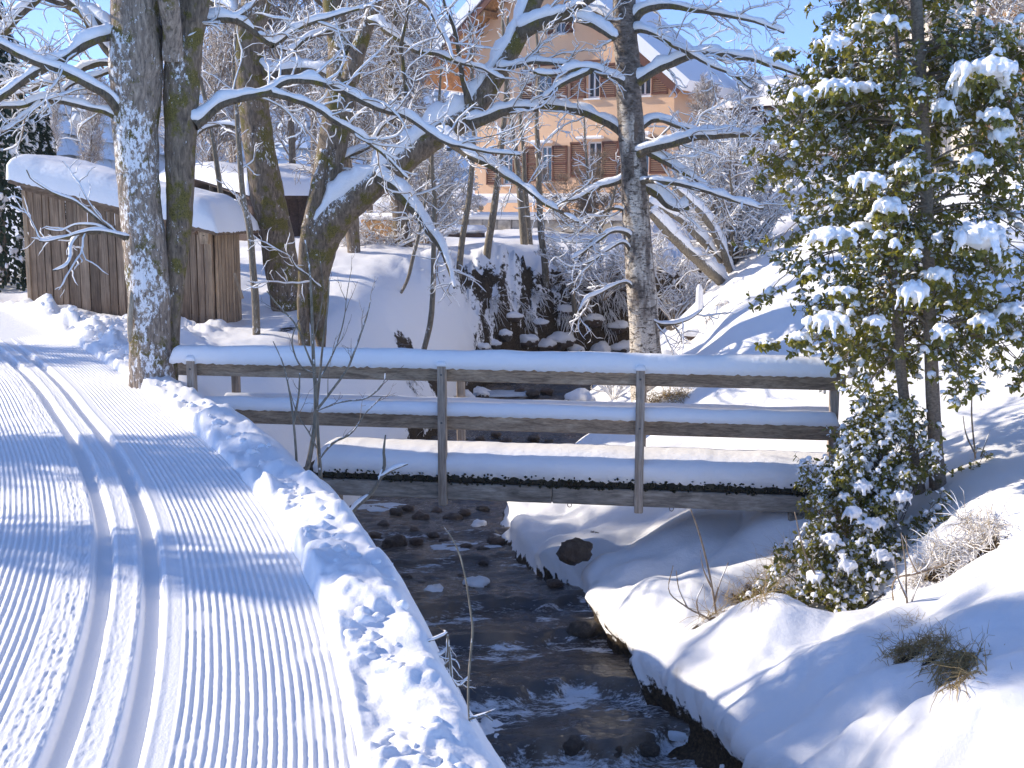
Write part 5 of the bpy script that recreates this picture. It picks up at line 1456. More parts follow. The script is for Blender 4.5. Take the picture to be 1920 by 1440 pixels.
def slab2(n0, z0, n1, z1, t, m__, name, par, s0, s1, f=AW, lift=0):
    mb = MB(); V = [f(s0, n0, z0 + lift), f(s1, n0, z0 + lift), f(s1, n1, z1 + lift), f(s0, n1, z1 + lift)]; V += [v + UP * t for v in V]
    mb.add(V, [(0, 3, 2, 1), (4, 5, 6, 7), (0, 1, 5, 4), (1, 2, 6, 5), (2, 3, 7, 6), (3, 0, 4, 7)]); return mb.build(name, m__, par)
slab2(-1.0, zt_ - .1, 3, zt_ + 1.1, .15, M_brownwall, 'roof', annex, -.6, al + .8); slab2(-1.1, zt_ + .06, 3, zt_ + 1.26, .35, M_snow, 'roof_snow', annex, -.7, al + .9)
slab2(7.0, zt_ - .1, 3, zt_ + 1.1, .15, M_brownwall, 'roof', annex, -.6, al + .8); slab2(7.1, zt_ + .06, 3, zt_ + 1.26, .35, M_snow, 'roof_snow', annex, -.7, al + .9)

# garden wall with its snow cap in front of the house
gw0 = np.array(PX(862, 440, 37)); gw1 = np.array(PX(1180, 440, 34.5)); ge = nrm(np.array([gw1[0] - gw0[0], gw1[1] - gw0[1], 0])); gn = np.array([-ge[1], ge[0], 0]); glen = np.linalg.norm((gw1 - gw0)[:2])
def GW(s, n, z): q = np.array([gw0[0], gw0[1], 0]) + ge * s + gn * n; q[2] = z; return q
gz = PX(1000, 412, 36)[2]
gwall = thing('garden_wall', 'pale block garden wall with a thick snow cap below the apricot house', 'wall', tuple(GW(glen / 2, 0, .9)))
s = 0.0
row = 0
for (z0, z1) in ((.55, gz - .36), (gz - .35, gz)):
    s = -.2 * row; row += 1
    while s < glen:
        w = hr.uniform(.35, .6)
        m_ = MB(); m_.box(GW(s + w / 2, hr.uniform(-.02, .02), (z0 + z1) / 2), (w - .015, .3, z1 - z0 - .01), (ge, gn, UP), .02); m_.build('block', M_stone, gwall); s += w
Vv, Ff = None, None
m_ = MB(); m_.box(GW(glen / 2, 0, gz + .11), (glen + .1, .45, .22), (ge, gn, UP), .08); m_.build('snow_cap', M_snow, gwall)
# terrace balustrade nearer the house wall
ter = thing('terrace', 'snow covered terrace with white posts under the lower windows of the house', 'terrace', tuple(HW(4, -1.8, 1.3)))
for s in np.linspace(.2, HL - .3, 8):
    m_ = MB(); m_.box(HW(s, -1.9, 1.55), (.14, .14, .75), (he, hn, UP), .01); m_.build('post', M_white, ter)
m_ = MB(); m_.box(HW(HL / 2, -1.9, 1.98), (HL, .1, .1), (he, hn, UP)); m_.build('rail', M_white, ter)
m_ = MB(); m_.box(HW(HL / 2, -1.9, 2.13), (HL + .1, .3, .2), (he, hn, UP), .08); m_.build('snow_cap', M_snow, ter)
m_ = MB(); m_.box(HW(HL / 2, -1.0, 1.1), (HL, 1.9, .3), (he, hn, UP), .05); m_.build('floor', M_snow, ter)
# log pile left of the terrace
lp = thing('log_pile', 'stack of split firewood under a snow mound at the left corner of the house', 'firewood', PX(868, 392, 39))
c0 = np.array(PX(868, 392, 39)); M_logend = plain('log_end', (.45, .33, .21), .9, .3, 20, .3)
for j in range(14):
    q = c0 + np.array([(j % 7 - 3) * .19, 0, -.14 + .17 * (j // 7)])
    th = np.linspace(0, 2 * math.pi, 9)[:-1]; r_ = .085
    V = [q + np.array([r_ * math.cos(a), -.25, r_ * math.sin(a)]) for a in th] + [q + np.array([r_ * math.cos(a), .25, r_ * math.sin(a)]) for a in th]
    m_ = MB(); m_.add(V, [(i, (i + 1) % 8, 8 + (i + 1) % 8, 8 + i) for i in range(8)] + [(0, 7, 6, 1), (1, 6, 5, 2), (2, 5, 4, 3)]); m_.build('log', M_logend, lp)
blob_obj('snow_cap', [c0 + np.array([-.2, .1, .32]), c0 + np.array([.3, .1, .22]), c0 + np.array([-.9, .2, .3])], [(.7, .5, .3), (.6, .5, .24), (.7, .5, .35)], .06, M_snow, lp, 3, .02, None)

# timber house at the upper right edge
tb = thing('timber_barn', 'pale plastered house with wooden balcony posts at the top right edge', 'house', PX(1900, 200, 27))
b0 = np.array(PX(1836, 250, 27)); M_plaster = plain('barn_plaster', (.62, .57, .50), .9, .3, 4, .12)
def TB(x, y, z): return np.array([b0[0] + x, 27 + y, z])
zb0 = 2.4; zt0 = PX(1860, -60, 27)[2]
m_ = MB(); m_.box(TB(3.15, 3, (zb0 + zt0) / 2), (6, 6, zt0 - zb0), None); m_.build('wall', M_plaster, tb)
for x in (.02, .55, 1.05, 1.6):
    m_ = MB(); m_.box(TB(x + .1, -.05, (zb0 + zt0) / 2), (.14, .08, zt0 - zb0)); m_.build('post', M_soffit, tb)
zf = PX(1880, 22, 26.6)[2]
m_ = MB(); m_.box(TB(1.5, -.6, zf), (2.4, 1.1, .12)); m_.build('balcony_floor', M_soffit, tb)
m_ = MB(); m_.box(TB(1.5, -1.1, zf + .55), (2.4, .06, .9)); m_.build('balcony_front', plain('slate_grey', (.12, .12, .14), .7, .2), tb)
m_ = MB(); m_.bar(TB(.6, -.1, zf - 1.6), TB(1.6, -1.0, zf - .1), .12, .12); m_.build('strut', M_soffit, tb)
m_ = MB(); m_.box(TB(1.5, -1.1, zf + 1.07), (2.5, .25, .14), None, .04); m_.build('snow_cap', M_snow, tb)
m_ = MB(); m_.box(TB(2.9, 2.4, zt0 + .3), (8, 8.4, .5), None, .15); m_.build('roof_snow', M_snow, tb)

# small cottage between the maples
ct = thing('cottage', 'low dark cottage with a thick snowy roof behind the two leaning maples', 'cottage', PX(520, 430, 31))
c0 = np.array(PX(474, 455, 31)); c1 = np.array(PX(640, 450, 33)); ce = nrm(np.array([c1[0] - c0[0], c1[1] - c0[1], 0])); cn = np.array([-ce[1], ce[0], 0]); cl_ = np.linalg.norm((c1 - c0)[:2])
def CW(s, n, z): q = np.array([c0[0], c0[1], 0]) + ce * s + cn * n; q[2] = z; return q
zc = PX(520, 372, 31.5)[2]
s = 0
while s < cl_:
    m_ = MB(); m_.box(CW(s + .14, 0, (zc + .4) / 2), (.27, .04, zc - .4), (ce, cn, UP), .008); m_.build('board', M_brownwall, ct); s += .28
m_ = MB(); m_.box(CW(cl_ / 2, 2, (zc + .4) / 2), (cl_ - .05, 3.9, zc - .45), (ce, cn, UP)); m_.build('wall', M_brownwall, ct)
for (a, b) in ((.5, 1.1), (1.6, 2.2)):
    m_ = MB(); m_.box(CW((a + b) / 2, -.035, zc - .75), (b - a, .03, .6), (ce, cn, UP)); wo = m_.build('window', M_white, ct)
    m_ = MB(); m_.box(CW((a + b) / 2, -.055, zc - .75), (b - a - .1, .02, .5), (ce, cn, UP)); m_.build('pane', M_glass, wo)
slab2(-.5, zc - .02, 2.1, zc + .5, .1, M_brownwall, 'roof', ct, -.4, cl_ + .3, CW); slab2(4.5, zc - .02, 2.1, zc + .5, .1, M_brownwall, 'roof', ct, -.4, cl_ + .3, CW)
g = np.meshgrid(np.linspace(-.5, cl_ + .4, 50), np.linspace(-.62, 4.6, 40), indexing='ij')
ed = np.minimum(np.minimum(g[0] + .5, cl_ + .4 - g[0]) / .35, np.minimum(g[1] + .62, 4.6 - g[1]) / .35); rd = np.sqrt(np.clip(1 - (1 - np.clip(ed, 0, 1)) ** 2, 0, 1))
Z = zc + .09 + (.52 - np.sqrt((g[1] - 2.1) ** 2 + .15) * .19) + rd * (.42 + .08 * fbm(g[0], g[1], 0, 2, 7)) - .02
W = np.array([c0[0], c0[1], 0]) + g[0][..., None] * ce + g[1][..., None] * cn; W[..., 2] = Z
ii = np.arange(49)[:, None] * 40 + np.arange(39)[None, :]
mesh_obj('roof_snow', W, np.stack([ii, ii + 40, ii + 41, ii + 1], -1).reshape(-1, 4), M_snow, ct)
# larch planter box and bench beyond the left bank
pb = thing('planter_box', 'bright larch plank box beside a tree trunk beyond the left bank', 'planter', PX(715, 460, 27.5))
q0 = np.array(PX(678, 457, 27.5)); q1 = np.array(PX(752, 462, 27)); qe = nrm(np.array([q1[0] - q0[0], q1[1] - q0[1], 0])); qn = np.array([-qe[1], qe[0], 0]); ql = np.linalg.norm((q1 - q0)[:2])
def QW(s, n, z): q = np.array([q0[0], q0[1], 0]) + qe * s + qn * n; q[2] = z; return q
zq0 = q0[2]; zq1 = PX(700, 412, 27.3)[2]
s = 0
while s < ql - .02:
    m_ = MB(); m_.box(QW(s + .06, 0, (zq0 + zq1) / 2), (.112, .03, zq1 - zq0), (qe, qn, UP), .004); m_.build('board', M_planter, pb); s += .118
m_ = MB(); m_.box(QW(ql / 2, .3, (zq0 + zq1) / 2), (ql, .55, zq1 - zq0 - .03), (qe, qn, UP)); m_.build('box', M_planter, pb)
m_ = MB(); m_.box(QW(ql / 2, .28, zq1 + .07), (ql + .06, .66, .15), (qe, qn, UP), .06); m_.build('snow_cap', M_snow, pb)
bn_ = thing('bench', 'snow topped plank bench in front of the larch box', 'bench', PX(710, 478, 26.8))
m_ = MB(); m_.bar(np.array(PX(676, 470, 26.8)), np.array(PX(748, 472, 26.4)), .35, .10, UP); m_.build('seat', M_brownwall, bn_)
m_ = MB(); m_.bar(np.array(PX(675, 464, 26.8)), np.array(PX(749, 466, 26.4)), .38, .08, UP, .03); m_.build('snow_cap', M_snow, bn_)
for f_ in (.08, .92):
    a = np.array(PX(676, 470, 26.8)) * (1 - f_) + np.array(PX(748, 472, 26.4)) * f_; m_ = MB(); m_.box(a - UP * .28, (.08, .3, .46)); m_.build('leg', M_brownwall, bn_)
# flat board half buried under snow
fb_ = thing('plank_cover', 'dark plank cover under snow on the slope in front of the house', 'planks', PX(875, 440, 31))
for j in range(3):
    m_ = MB(); m_.bar(np.array(PX(842, 441, 31 + j * .35)), np.array(PX(906, 441, 30.8 + j * .35)), .34, .10, UP); m_.build('plank', M_brownwall, fb_)
m_ = MB(); m_.bar(np.array(PX(838, 430, 31.4)), np.array(PX(906, 431, 31.2)), 1.1, .22, UP, .09); m_.build('snow_cap', M_snow, fb_)

# ------------------------------------------------------------------ wooded hills far behind
hx = np.linspace(-420, 420, 90); hy = np.linspace(92, 620, 60)
HX, HYg = np.meshgrid(hx, hy, indexing='ij')
# px-like bearing controls the skyline: highest between the maples and the house
bear = HX / HYg * 2300 + 960
sky_y = np.interp(bear, [-2500, -600, 0, 150, 330, 450, 600, 750, 900, 1100, 1300, 1500, 1800, 2400, 4000], [120, 210, 290, 300, 290, 210, 130, 80, 120, 280, 360, 380, 370, 260, 160])
el_ = np.tan(PITCH + np.arctan((sky_y - 720) / 2300.0))
rise = sstep(120, 430, HYg)
HZ = 3.0 + rise * (-el_ * HYg * .93) + fbm(HX / 60, HYg / 60, 0, 4, 130) * 6 * rise
HZ = np.where(HYg < 97, 1.0, HZ)
n2 = len(hy); ii = np.arange(len(hx) - 1)[:, None] * n2 + np.arange(n2 - 1)[None, :]
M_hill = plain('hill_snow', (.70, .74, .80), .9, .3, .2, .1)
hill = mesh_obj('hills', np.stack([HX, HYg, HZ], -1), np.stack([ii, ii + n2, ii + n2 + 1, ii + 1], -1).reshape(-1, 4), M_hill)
tag(hill, 'snowy hillside far behind the house', None, None, 'structure')
def hill_z(x, y):
    a = np.interp(x, hx, np.arange(len(hx))); b = np.interp(y, hy, np.arange(len(hy))); a0 = np.clip(a.astype(int), 0, len(hx) - 2); b0_ = np.clip(b.astype(int), 0, len(hy) - 2); fa = a - a0; fb2 = b - b0_
    return HZ[a0, b0_] * (1 - fa) * (1 - fb2) + HZ[a0 + 1, b0_] * fa * (1 - fb2) + HZ[a0, b0_ + 1] * (1 - fa) * fb2 + HZ[a0 + 1, b0_ + 1] * fa * fb2
rg = rs(140)
NT = 3000
tyy = rg.uniform(170, 560, NT * 2) ; txx = rg.uniform(-.62, .62, NT * 2) * tyy
dens = pnoise(txx / 40, tyy / 40, 0, 141); keep = dens > -.25
txx = txx[keep][:NT]; tyy = tyy[keep][:NT]; tz_ = hill_z(txx, tyy)
Vt = []; base_r = []; tiers = 6; sides = 9
prof = []
for t in range(tiers):
    z0 = .06 + t * .155; prof += [(z0, (1 - z0) * .30 + .02), (z0 + .14, (1 - z0) * .11)]
prof += [(1.0, .004)]
n_r = len(prof)
th = np.arange(sides) * 2 * math.pi / sides
H_ = rg.uniform(9, 19, len(txx))
A = th[None, None, :] + rg.uniform(0, 6, len(txx))[:, None, None]
pr_ = np.array(prof)
rad = pr_[None, :, 1, None] * H_[:, None, None] * (1 + .45 * (np.arange(sides) % 2)[None, None, :] * (np.arange(n_r) % 2 == 0)[None, :, None] - .12) * rg.uniform(.7, 1.25, (len(txx), n_r, sides))
X = txx[:, None, None] + rad * np.cos(A); Y = tyy[:, None, None] + rad * np.sin(A); Z = tz_[:, None, None] - .5 + pr_[None, :, 0, None] * H_[:, None, None] - rad * .25 * (np.arange(n_r) % 2 == 0)[None, :, None]
Fq = ring_faces(len(txx), n_r, sides)
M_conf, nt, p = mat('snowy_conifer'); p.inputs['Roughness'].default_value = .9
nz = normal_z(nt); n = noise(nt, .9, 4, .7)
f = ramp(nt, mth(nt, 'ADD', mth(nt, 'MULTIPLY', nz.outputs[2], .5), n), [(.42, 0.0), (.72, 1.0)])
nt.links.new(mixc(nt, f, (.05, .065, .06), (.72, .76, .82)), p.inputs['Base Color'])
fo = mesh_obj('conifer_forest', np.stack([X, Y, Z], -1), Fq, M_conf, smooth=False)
tag(fo, 'hazy snow dusted conifer forest covering the hillside behind the house', 'forest', None, 'stuff')

# ------------------------------------------------------------------ frosted broadleaf trees in the middle distance: three kinds, copied
def frosty(seed, height, spread, sub=(9, 8, 5), r0=.14, lean=0.0, mt=None):
    rg = rs(seed); n = 22; t = np.linspace(0, 1, n)
    P = np.zeros((n, 3)); P[:, 2] = t * height - .3; P[:, 0] = lean * t * t * height + .12 * np.sin(t * 5 + seed) * t; P[:, 1] = .1 * np.cos(t * 4 + seed) * t
    r = r0 * (1 - t) ** .8 + .01
    root = bpy.data.objects.new('frosty_tree', None); scene.collection.objects.link(root)
    tr = tube_obj('trunk', P, r, mt or M_bark_brown, root, 10, .01, seed, .15)
    m0 = [(P[4:], r[4:])]
    A, B = stack_same(m0, 30)
    a, b = grow(A, B, 20, (spread * .55, spread), 48, 10, .05, seed + 1, .55, .13, t0=.05, rf=.5, rtip=.008)
    a2, b2 = grow(a, b, sub[0], (.5, 1.4), 48, 6, .016, seed + 2, .35, .18, rf=.55, rtip=.006)
    a3, b3 = grow(a2, b2, sub[1], (.25, .7), 45, 4, .008, seed + 3, .2, .2, rf=.6, rtip=.0075)
    lv = [(a, b, 5), (a2, b2, 3), (a3, b3, 3)]
    if sub[2]:
        a4, b4 = grow(a3, b3, sub[2], (.1, .32), 45, 2, .006, seed + 4, .1, .2, rf=.8, rtip=.0075)
        lv.append((a4, b4, 3))
    Vs = []; Fs = []; n = 0
    for x, y, s_ in lv:
        V, Fq = tubes(x, y, s_); Vs.append(V); Fs.append(Fq + n); n += len(V)
    o = mesh_obj('crown', np.concatenate(Vs), np.concatenate(Fs), M_twig_frost, root); o['kind'] = 'stuff'
    V, Fq = snow_ridge(a, b, .06, 5, .01, seed, .2, 1, .3); V, Fq = compact(V, Fq); V2, F2 = snow_ridge(a2, b2, .03, 4, .01, seed, .2, 1, .4); V2, F2 = compact(V2, F2)
    o = mesh_obj('crown_snow', np.concatenate([V, V2]), np.concatenate([Fq, F2 + len(V)]), M_branchsnow, root); o['kind'] = 'stuff'
    return root
def copy_tree(src):
    r = src.copy(); scene.collection.objects.link(r)
    for ch in list(src.children):
        c = ch.copy(); scene.collection.objects.link(c); c.parent = r
        for g in ch.children:
            d = g.copy(); scene.collection.objects.link(d); d.parent = c
    return r
kinds = [frosty(201, 10, 3.4, (9, 8, 4)), frosty(211, 8, 2.6, (9, 8, 4), .10, .08), frosty(221, 12, 3.2, (9, 8, 4), .17)]
used = [False] * 3
spots = [(412, 33, 1, .8, 'thin frosted tree above the ridge of the shed roof'), (452, 35, 0, .85, 'frosted tree behind the cottage roof, just left of the leaning maple'), (505, 52, 2, 1.0, 'tall frosted tree behind the cottage, right of the leaning maple'),
         (560, 34.5, 0, .8, 'frosted tree rising over the right half of the cottage roof'), (600, 60, 2, 1.1, 'far tall frosted tree seen between the leaning and the forked maple'), (655, 34, 0, .8, 'frosted tree directly behind the fork of the mossy maple'),
         (700, 38, 1, 1.0, 'slender frosted tree behind the larch planter box'), (745, 55, 2, 1.1, 'tall frosted tree behind the planter, far up the slope'), (770, 37, 1, .7, 'frosted tree left of the snowy eave of the apricot house'),
(1330, 37, 1, .42, 'frosted tree just right of the apricot house wall'), (1385, 42, 0, .34, 'low wide frosted tree in front of the long brown building'),
         (1450, 36, 1, .34, 'small frosted tree in front of the right half of the brown building'), (1655, 30, 1, 1.0, 'frosted tree hidden behind the upper holly'), (1800, 24, 0, .8, 'snow laden tree between the holly top and the plastered house'),
         (1890, 21, 1, .75, 'snow laden bare tree in front of the plastered house at the right edge'), (190, 42, 1, .5, 'frosted tree behind the left end of the shed roof'), (130, 60, 2, .5, 'distant frosted tree left of the big maple'), (335, 50, 0, .55, 'distant frosted tree seen through the forked trunk of the big maple')]
for k, (px, Y, kd, sc, lab) in enumerate(spots):
    x = (px - 960) / 2300 / .985 * Y; z = float(ground_z(x, Y))
    if not used[kd]: r = kinds[kd]; used[kd] = True
    else: r = copy_tree(kinds[kd])
    r.location = (x, Y, z); r.rotation_euler = (0, 0, k * 1.7); r.scale = (sc, sc, sc)
    tag(r, lab, 'tree', 'frosted trees behind the creek')
for k, (x, Y, kd, sc, lab) in enumerate([(-8.3, 10.7, 1, .62, 'large frosted tree beside the ski track, beyond the left edge'), (-13.0, 17.5, 1, .8, 'frosted tree left of the shed, beyond the left edge'),
                                          (-9.0, 8.7, 1, .52, 'small frosted tree by the near track, beyond the left edge'), (-13.0, 12.2, 0, .85, 'tall frosted tree on the slope, beyond the left edge')]):
    r = copy_tree(kinds[kd]); r.location = (x, Y, float(ground_z(x, Y)) - .1); r.rotation_euler = (0, 0, k * 2.3 + .6); r.scale = (sc, sc, sc)
    tag(r, lab, 'tree', 'trees left of the ski track that shade it')

# ------------------------------------------------------------------ dark conifers at the left edge
M_needle = plain('conifer_needles', (.028, .045, .022), .8, 0, 5, .5)
def thuja(name, label, px, Y, top_y, rad_m, seed, base_y=560):
    root = thing(name, label, 'conifer', PX(px, base_y, Y)); rg = rs(seed)
    b = np.array(PX(px, base_y, Y)); H = PX(px, top_y, Y)[2] - b[2]
    tube_obj('trunk', np.array([b, b + UP * H * .9]), np.array([.12, .02]), M_bark_brown, root, 8)
    N = 11000; t = rg.uniform(0, 1, N) ** .9; a = rg.uniform(0, 6.283, N)
    rr_ = rad_m * (1 - t) ** .75 * (.86 + .22 * pnoise(a * 1.6, t * 7, 0, seed)) * rg.uniform(.72, 1.02, N)
    C = b + np.stack([np.cos(a) * rr_, np.sin(a) * rr_, t * H], -1)
    outw = np.stack([np.cos(a), np.sin(a), -.9 - 0 * a], -1); D = nrm(outw + rg.normal(size=(N, 3)) * .35)
    Nn = nrm(np.stack([np.cos(a), np.sin(a), .7 + 0 * a], -1) + rg.normal(size=(N, 3)) * .3)
    S = rg.uniform(.06, .14, N)
    V, Fs = leaves_mesh(C, D, Nn, S); o = mesh_obj('foliage', V, Fs, M_needle, root, False); o['kind'] = 'stuff'
    ns = 1100; k = rg.choice(N, ns, False)
    nzv = pnoise(a[k] * 2.0, t[k] * 9, 0, seed + 3); k = k[nzv > -.15]
    Cs = C[k] + UP * .03 + outw[k] * .02; Ss = np.stack([rg.uniform(.03, .085, len(k)), rg.uniform(.03, .085, len(k)), rg.uniform(.03, .11, len(k))], -1)
    blob_obj('snow_cover', Cs, Ss, .028, M_snow, root, seed, .01)
thuja('thuja', 'dark conifer column hung with snow at the left edge of the picture', 8, 21.5, -60, 1.3, 301)
thuja('thuja', 'smaller dark conifer standing against the left wall of the shed', 92, 23.5, 175, .62, 302)

# ------------------------------------------------------------------ young trees and shrubs
def sapling(label, pts, Y, seed, mt=None, group=None, k1=8, L1=(.3, .8), k2=3, h=.02, name='young_tree', cat='young tree', rt=.0015, Y1=None, up=.45, L2=(.12, .35), k3=0, limbs=()):
    t = BareTree(name, label, cat, PX(pts[0][0], pts[0][1], Y), group, seed, mt or M_stem, mt or M_stem, Y)
    P = t.trunk(pts, Y, Y1 or Y, name='stem', sides=10, disp=.002, step=.08, dsc=.05); t.limbs.append((P[0][int(len(P[0]) * .25):], P[1][int(len(P[0]) * .25):]))
    for lp_ in limbs: t.limb(lp_, Y, Y, h=.012, wig=.006, name='branch')
    t.twigs(k1=k1, L1=L1, k2=k2, L2=L2, up=up, r1=.006, h1=h, h2=h * .6, rtip=rt, k3=k3)
    return t
G1 = 'young trees on the far bank'
sapling('young tree leaning slightly right, left of the house corner', [(858, 540, 6), (868, 440, 5.5), (878, 380, 5), (886, 300, 4.5), (890, 220, 4), (884, 120, 3), (880, 20, 2)], 25, 401, group=G1)
sapling('sturdier young tree crossing the left house corner', [(911, 545, 7.5), (914, 470, 7), (925, 400, 6.5), (934, 330, 5.5), (943, 250, 5), (950, 150, 4), (952, 30, 2.5)], 26.5, 402, group=G1)
sapling('young tree forming a pair in front of the middle lower window', [(984, 478, 7), (980, 420, 6.5), (974, 350, 6), (966, 280, 5), (955, 200, 4), (945, 90, 3), (940, -30, 2)], 29, 403, group=G1)
sapling('right stem of the pair in front of the middle lower window', [(996, 482, 6), (990, 420, 5.5), (984, 350, 5), (982, 290, 4), (975, 200, 3), (990, 100, 2)], 29.3, 404, group=G1)
sapling('young tree between the middle and right lower windows', [(1023, 512, 6.5), (1015, 440, 6), (1011, 370, 5.5), (1010, 300, 5), (1006, 230, 4), (1010, 130, 3), (1002, 20, 2)], 27.5, 405, group=G1)
sapling('thin curved young tree behind the left rail post', [(795, 655, 5), (806, 610, 5), (812, 540, 5), (813, 460, 4.5), (815, 380, 4), (810, 300, 3), (822, 200, 2.5), (830, 80, 1.5)], 19.5, 406, k1=8)
sapling('greenish young tree standing just right of the shed', [(479, 565, 7), (474, 500, 6.5), (468, 430, 6), (456, 370, 5.5), (450, 300, 5), (444, 220, 4), (438, 120, 3), (450, 0, 2)], 17.6, 407, k1=7, k2=3)
sapling('young tree rising from behind the shed roof', [(418, 400, 5), (412, 350, 5), (402, 280, 4.5), (390, 210, 4), (372, 130, 3), (362, 40, 2)], 22, 408, k1=8)
sapling('bare sapling with crooked stem on the snowy slope left of the pair', [(745, 560, 3), (762, 530, 3), (775, 480, 3.5), (790, 420, 3), (800, 350, 2.5), (812, 260, 1.5)], 22, 409, k1=8)
sapling('dark crooked sapling growing from the earth bank', [(1078, 590, 4.5), (1075, 545, 4.5), (1092, 480, 4), (1125, 430, 3.2), (1150, 370, 2.5), (1160, 300, 1.5)], 27, 410, group=G1)
sapling('thin young tree at the garden wall, left of the birch', [(1128, 470, 4), (1120, 420, 3.6), (1108, 370, 3), (1100, 300, 2.5), (1095, 220, 1.6)], 31, 411, group=G1, k1=16)
for (px, py, w, tp, Y, sd, lab) in [(757, 480, 16, -100, 26, 420, 'thick frosted trunk behind the long leaning limb'), (662, 465, 13, 60, 24.5, 421, 'grey trunk behind the fork of the mossy maple')]:
    t = BareTree('bare_tree', lab, 'tree', PX(px, py, Y), None, sd, M_bark_brown, M_limb, Y)
    q = t.trunk([(px + 4, py + 30, w), (px - 4, py - 60, w), (px - 14, py - 150, w * .95), (px - 20, py - 280, w * .9), (px - 24, tp, w * .7), (px - 20, tp - 250, w * .3)], Y, Y, sides=18, disp=.015)
    t.limbs.append(q); t.twigs(k1=24, L1=(.8, 2.0), k2=7, L2=(.3, .7), k3=4, L3=(.15, .35), up=.1, r1=.016, rtip=.004)

def multi(name, label, cat, base, Y, stems, seed, spread, h, r, bark, k1=8, L1=(.2, .6), k2=4, hh=.02, L2=(.1, .3), up=.3, lean=(0, 0), k3=0, rt=.0015, dep=.5, snow=True):
    t = BareTree(name, label, cat, PX(base[0], base[1], Y), None, seed, bark, bark, Y); rg = rs(seed)
    b = np.array(PX(base[0], base[1] + 4, Y)); par = []
    for k in range(stems):
        a = rg.uniform(-1, 1); n = 16; tt = np.linspace(0, 1, n); H = h * rg.uniform(.6, 1.05) * (1 - .25 * abs(a)); s_ = spread * a + lean[0]
        d = rg.uniform(-dep, dep)
        P = b + np.stack([s_ * tt ** 1.3 + .05 * a, d * tt + .05 * d, H * tt - (tt > 2)], -1) + np.cumsum(rg.normal(size=(n, 3)) * .012 * H / 2, 0) * tt[:, None]
        rr_ = r * rg.uniform(.5, 1) * (1 - tt * .85)
        tube_obj('stem', P, rr_, bark, t.root, 7, .001); par.append((P, rr_))
        if snow and abs(s_) > h * .25:
            V, Fq = snow_ridge(P[None], rr_[None], .03, 6, .006, seed + k, .3)
            if len(Fq): mesh_obj('snow_layer', *compact(V, Fq), M_branchsnow, t.root)
    t.twigs(k1=k1, L1=L1, k2=k2, L2=L2, up=up, r1=.005, h1=hh, h2=hh * .6, parents=par, k3=k3, rtip=rt)
    return t
hz = multi('hazel_shrub', 'big many-stemmed shrub with pale sunlit stems on the right bank behind the birch', 'shrub', (1368, 540), 22.5, 26, 501, 1.35, 3.4, .045, M_stem, 9, (.4, 1.1), 4, .03, (.2, .5), .2, k3=2, rt=.0025, dep=.9)
for pts in ([(1372, 545, 9), (1345, 522, 10), (1310, 490, 9), (1270, 455, 8), (1240, 425, 7), (1218, 398, 5)], [(1350, 490, 6), (1320, 458, 6), (1285, 420, 6), (1250, 398, 5), (1215, 380, 4)], [(1375, 520, 6), (1330, 420, 6), (1300, 385, 5), (1262, 350, 4)]):
    hz.limb(pts, 22, 20.5, h=.13, gaps=.05, name='leaning_stem')
hz.twigs(k1=6, L1=(.3, .8), k2=4, up=-.3, h1=.02)
multi('shrub', 'leafless shrub with frosted twigs spreading over the dark earth bank', 'shrub', (1130, 560), 27, 12, 502, 1.6, 1.5, .014, M_twig, 12, (.3, .8), 5, .03, k3=3, rt=.003)
multi('shrub', 'tangled frosted shrub right of the birch at the creek bend', 'shrub', (1262, 600), 25, 12, 503, 1.2, 1.9, .014, M_twig, 9, (.3, .8), 4, .03, k3=2, rt=.003)
multi('shrub', 'frosted shrub behind the leaning limb in the gap before the house', 'shrub', (800, 470), 28, 16, 504, 1.2, 2.6, .02, M_twig, 12, (.3, .9), 5, .03, k3=3, rt=.003)
multi('shrub', 'low frosted shrub at the left end of the garden wall', 'shrub', (700, 490), 26, 14, 505, 1.3, 1.0, .012, M_twig, 10, (.2, .6), 5, .03, k3=3, rt=.003)
multi('shrub', 'fine-twigged brown shrub in front of the right lower window', 'shrub', (1090, 440), 34, 16, 506, 1.6, 2.4, .014, M_twig, 14, (.3, .8), 6, .0, k3=3, rt=.0035)
multi('shrub', 'frosted shrub in front of the brown building, between birch and holly', 'shrub', (1450, 330), 30, 20, 507, 2.2, 1.7, .02, M_twig, 8, (.3, .9), 4, .03, k3=2, rt=.0035)
multi('shrub', 'dry whitish shrub around the foot of the birch', 'shrub', (1150, 745), 19.5, 12, 508, .7, .55, .006, M_twig, 10, (.1, .4), 4, .012, dep=.4)
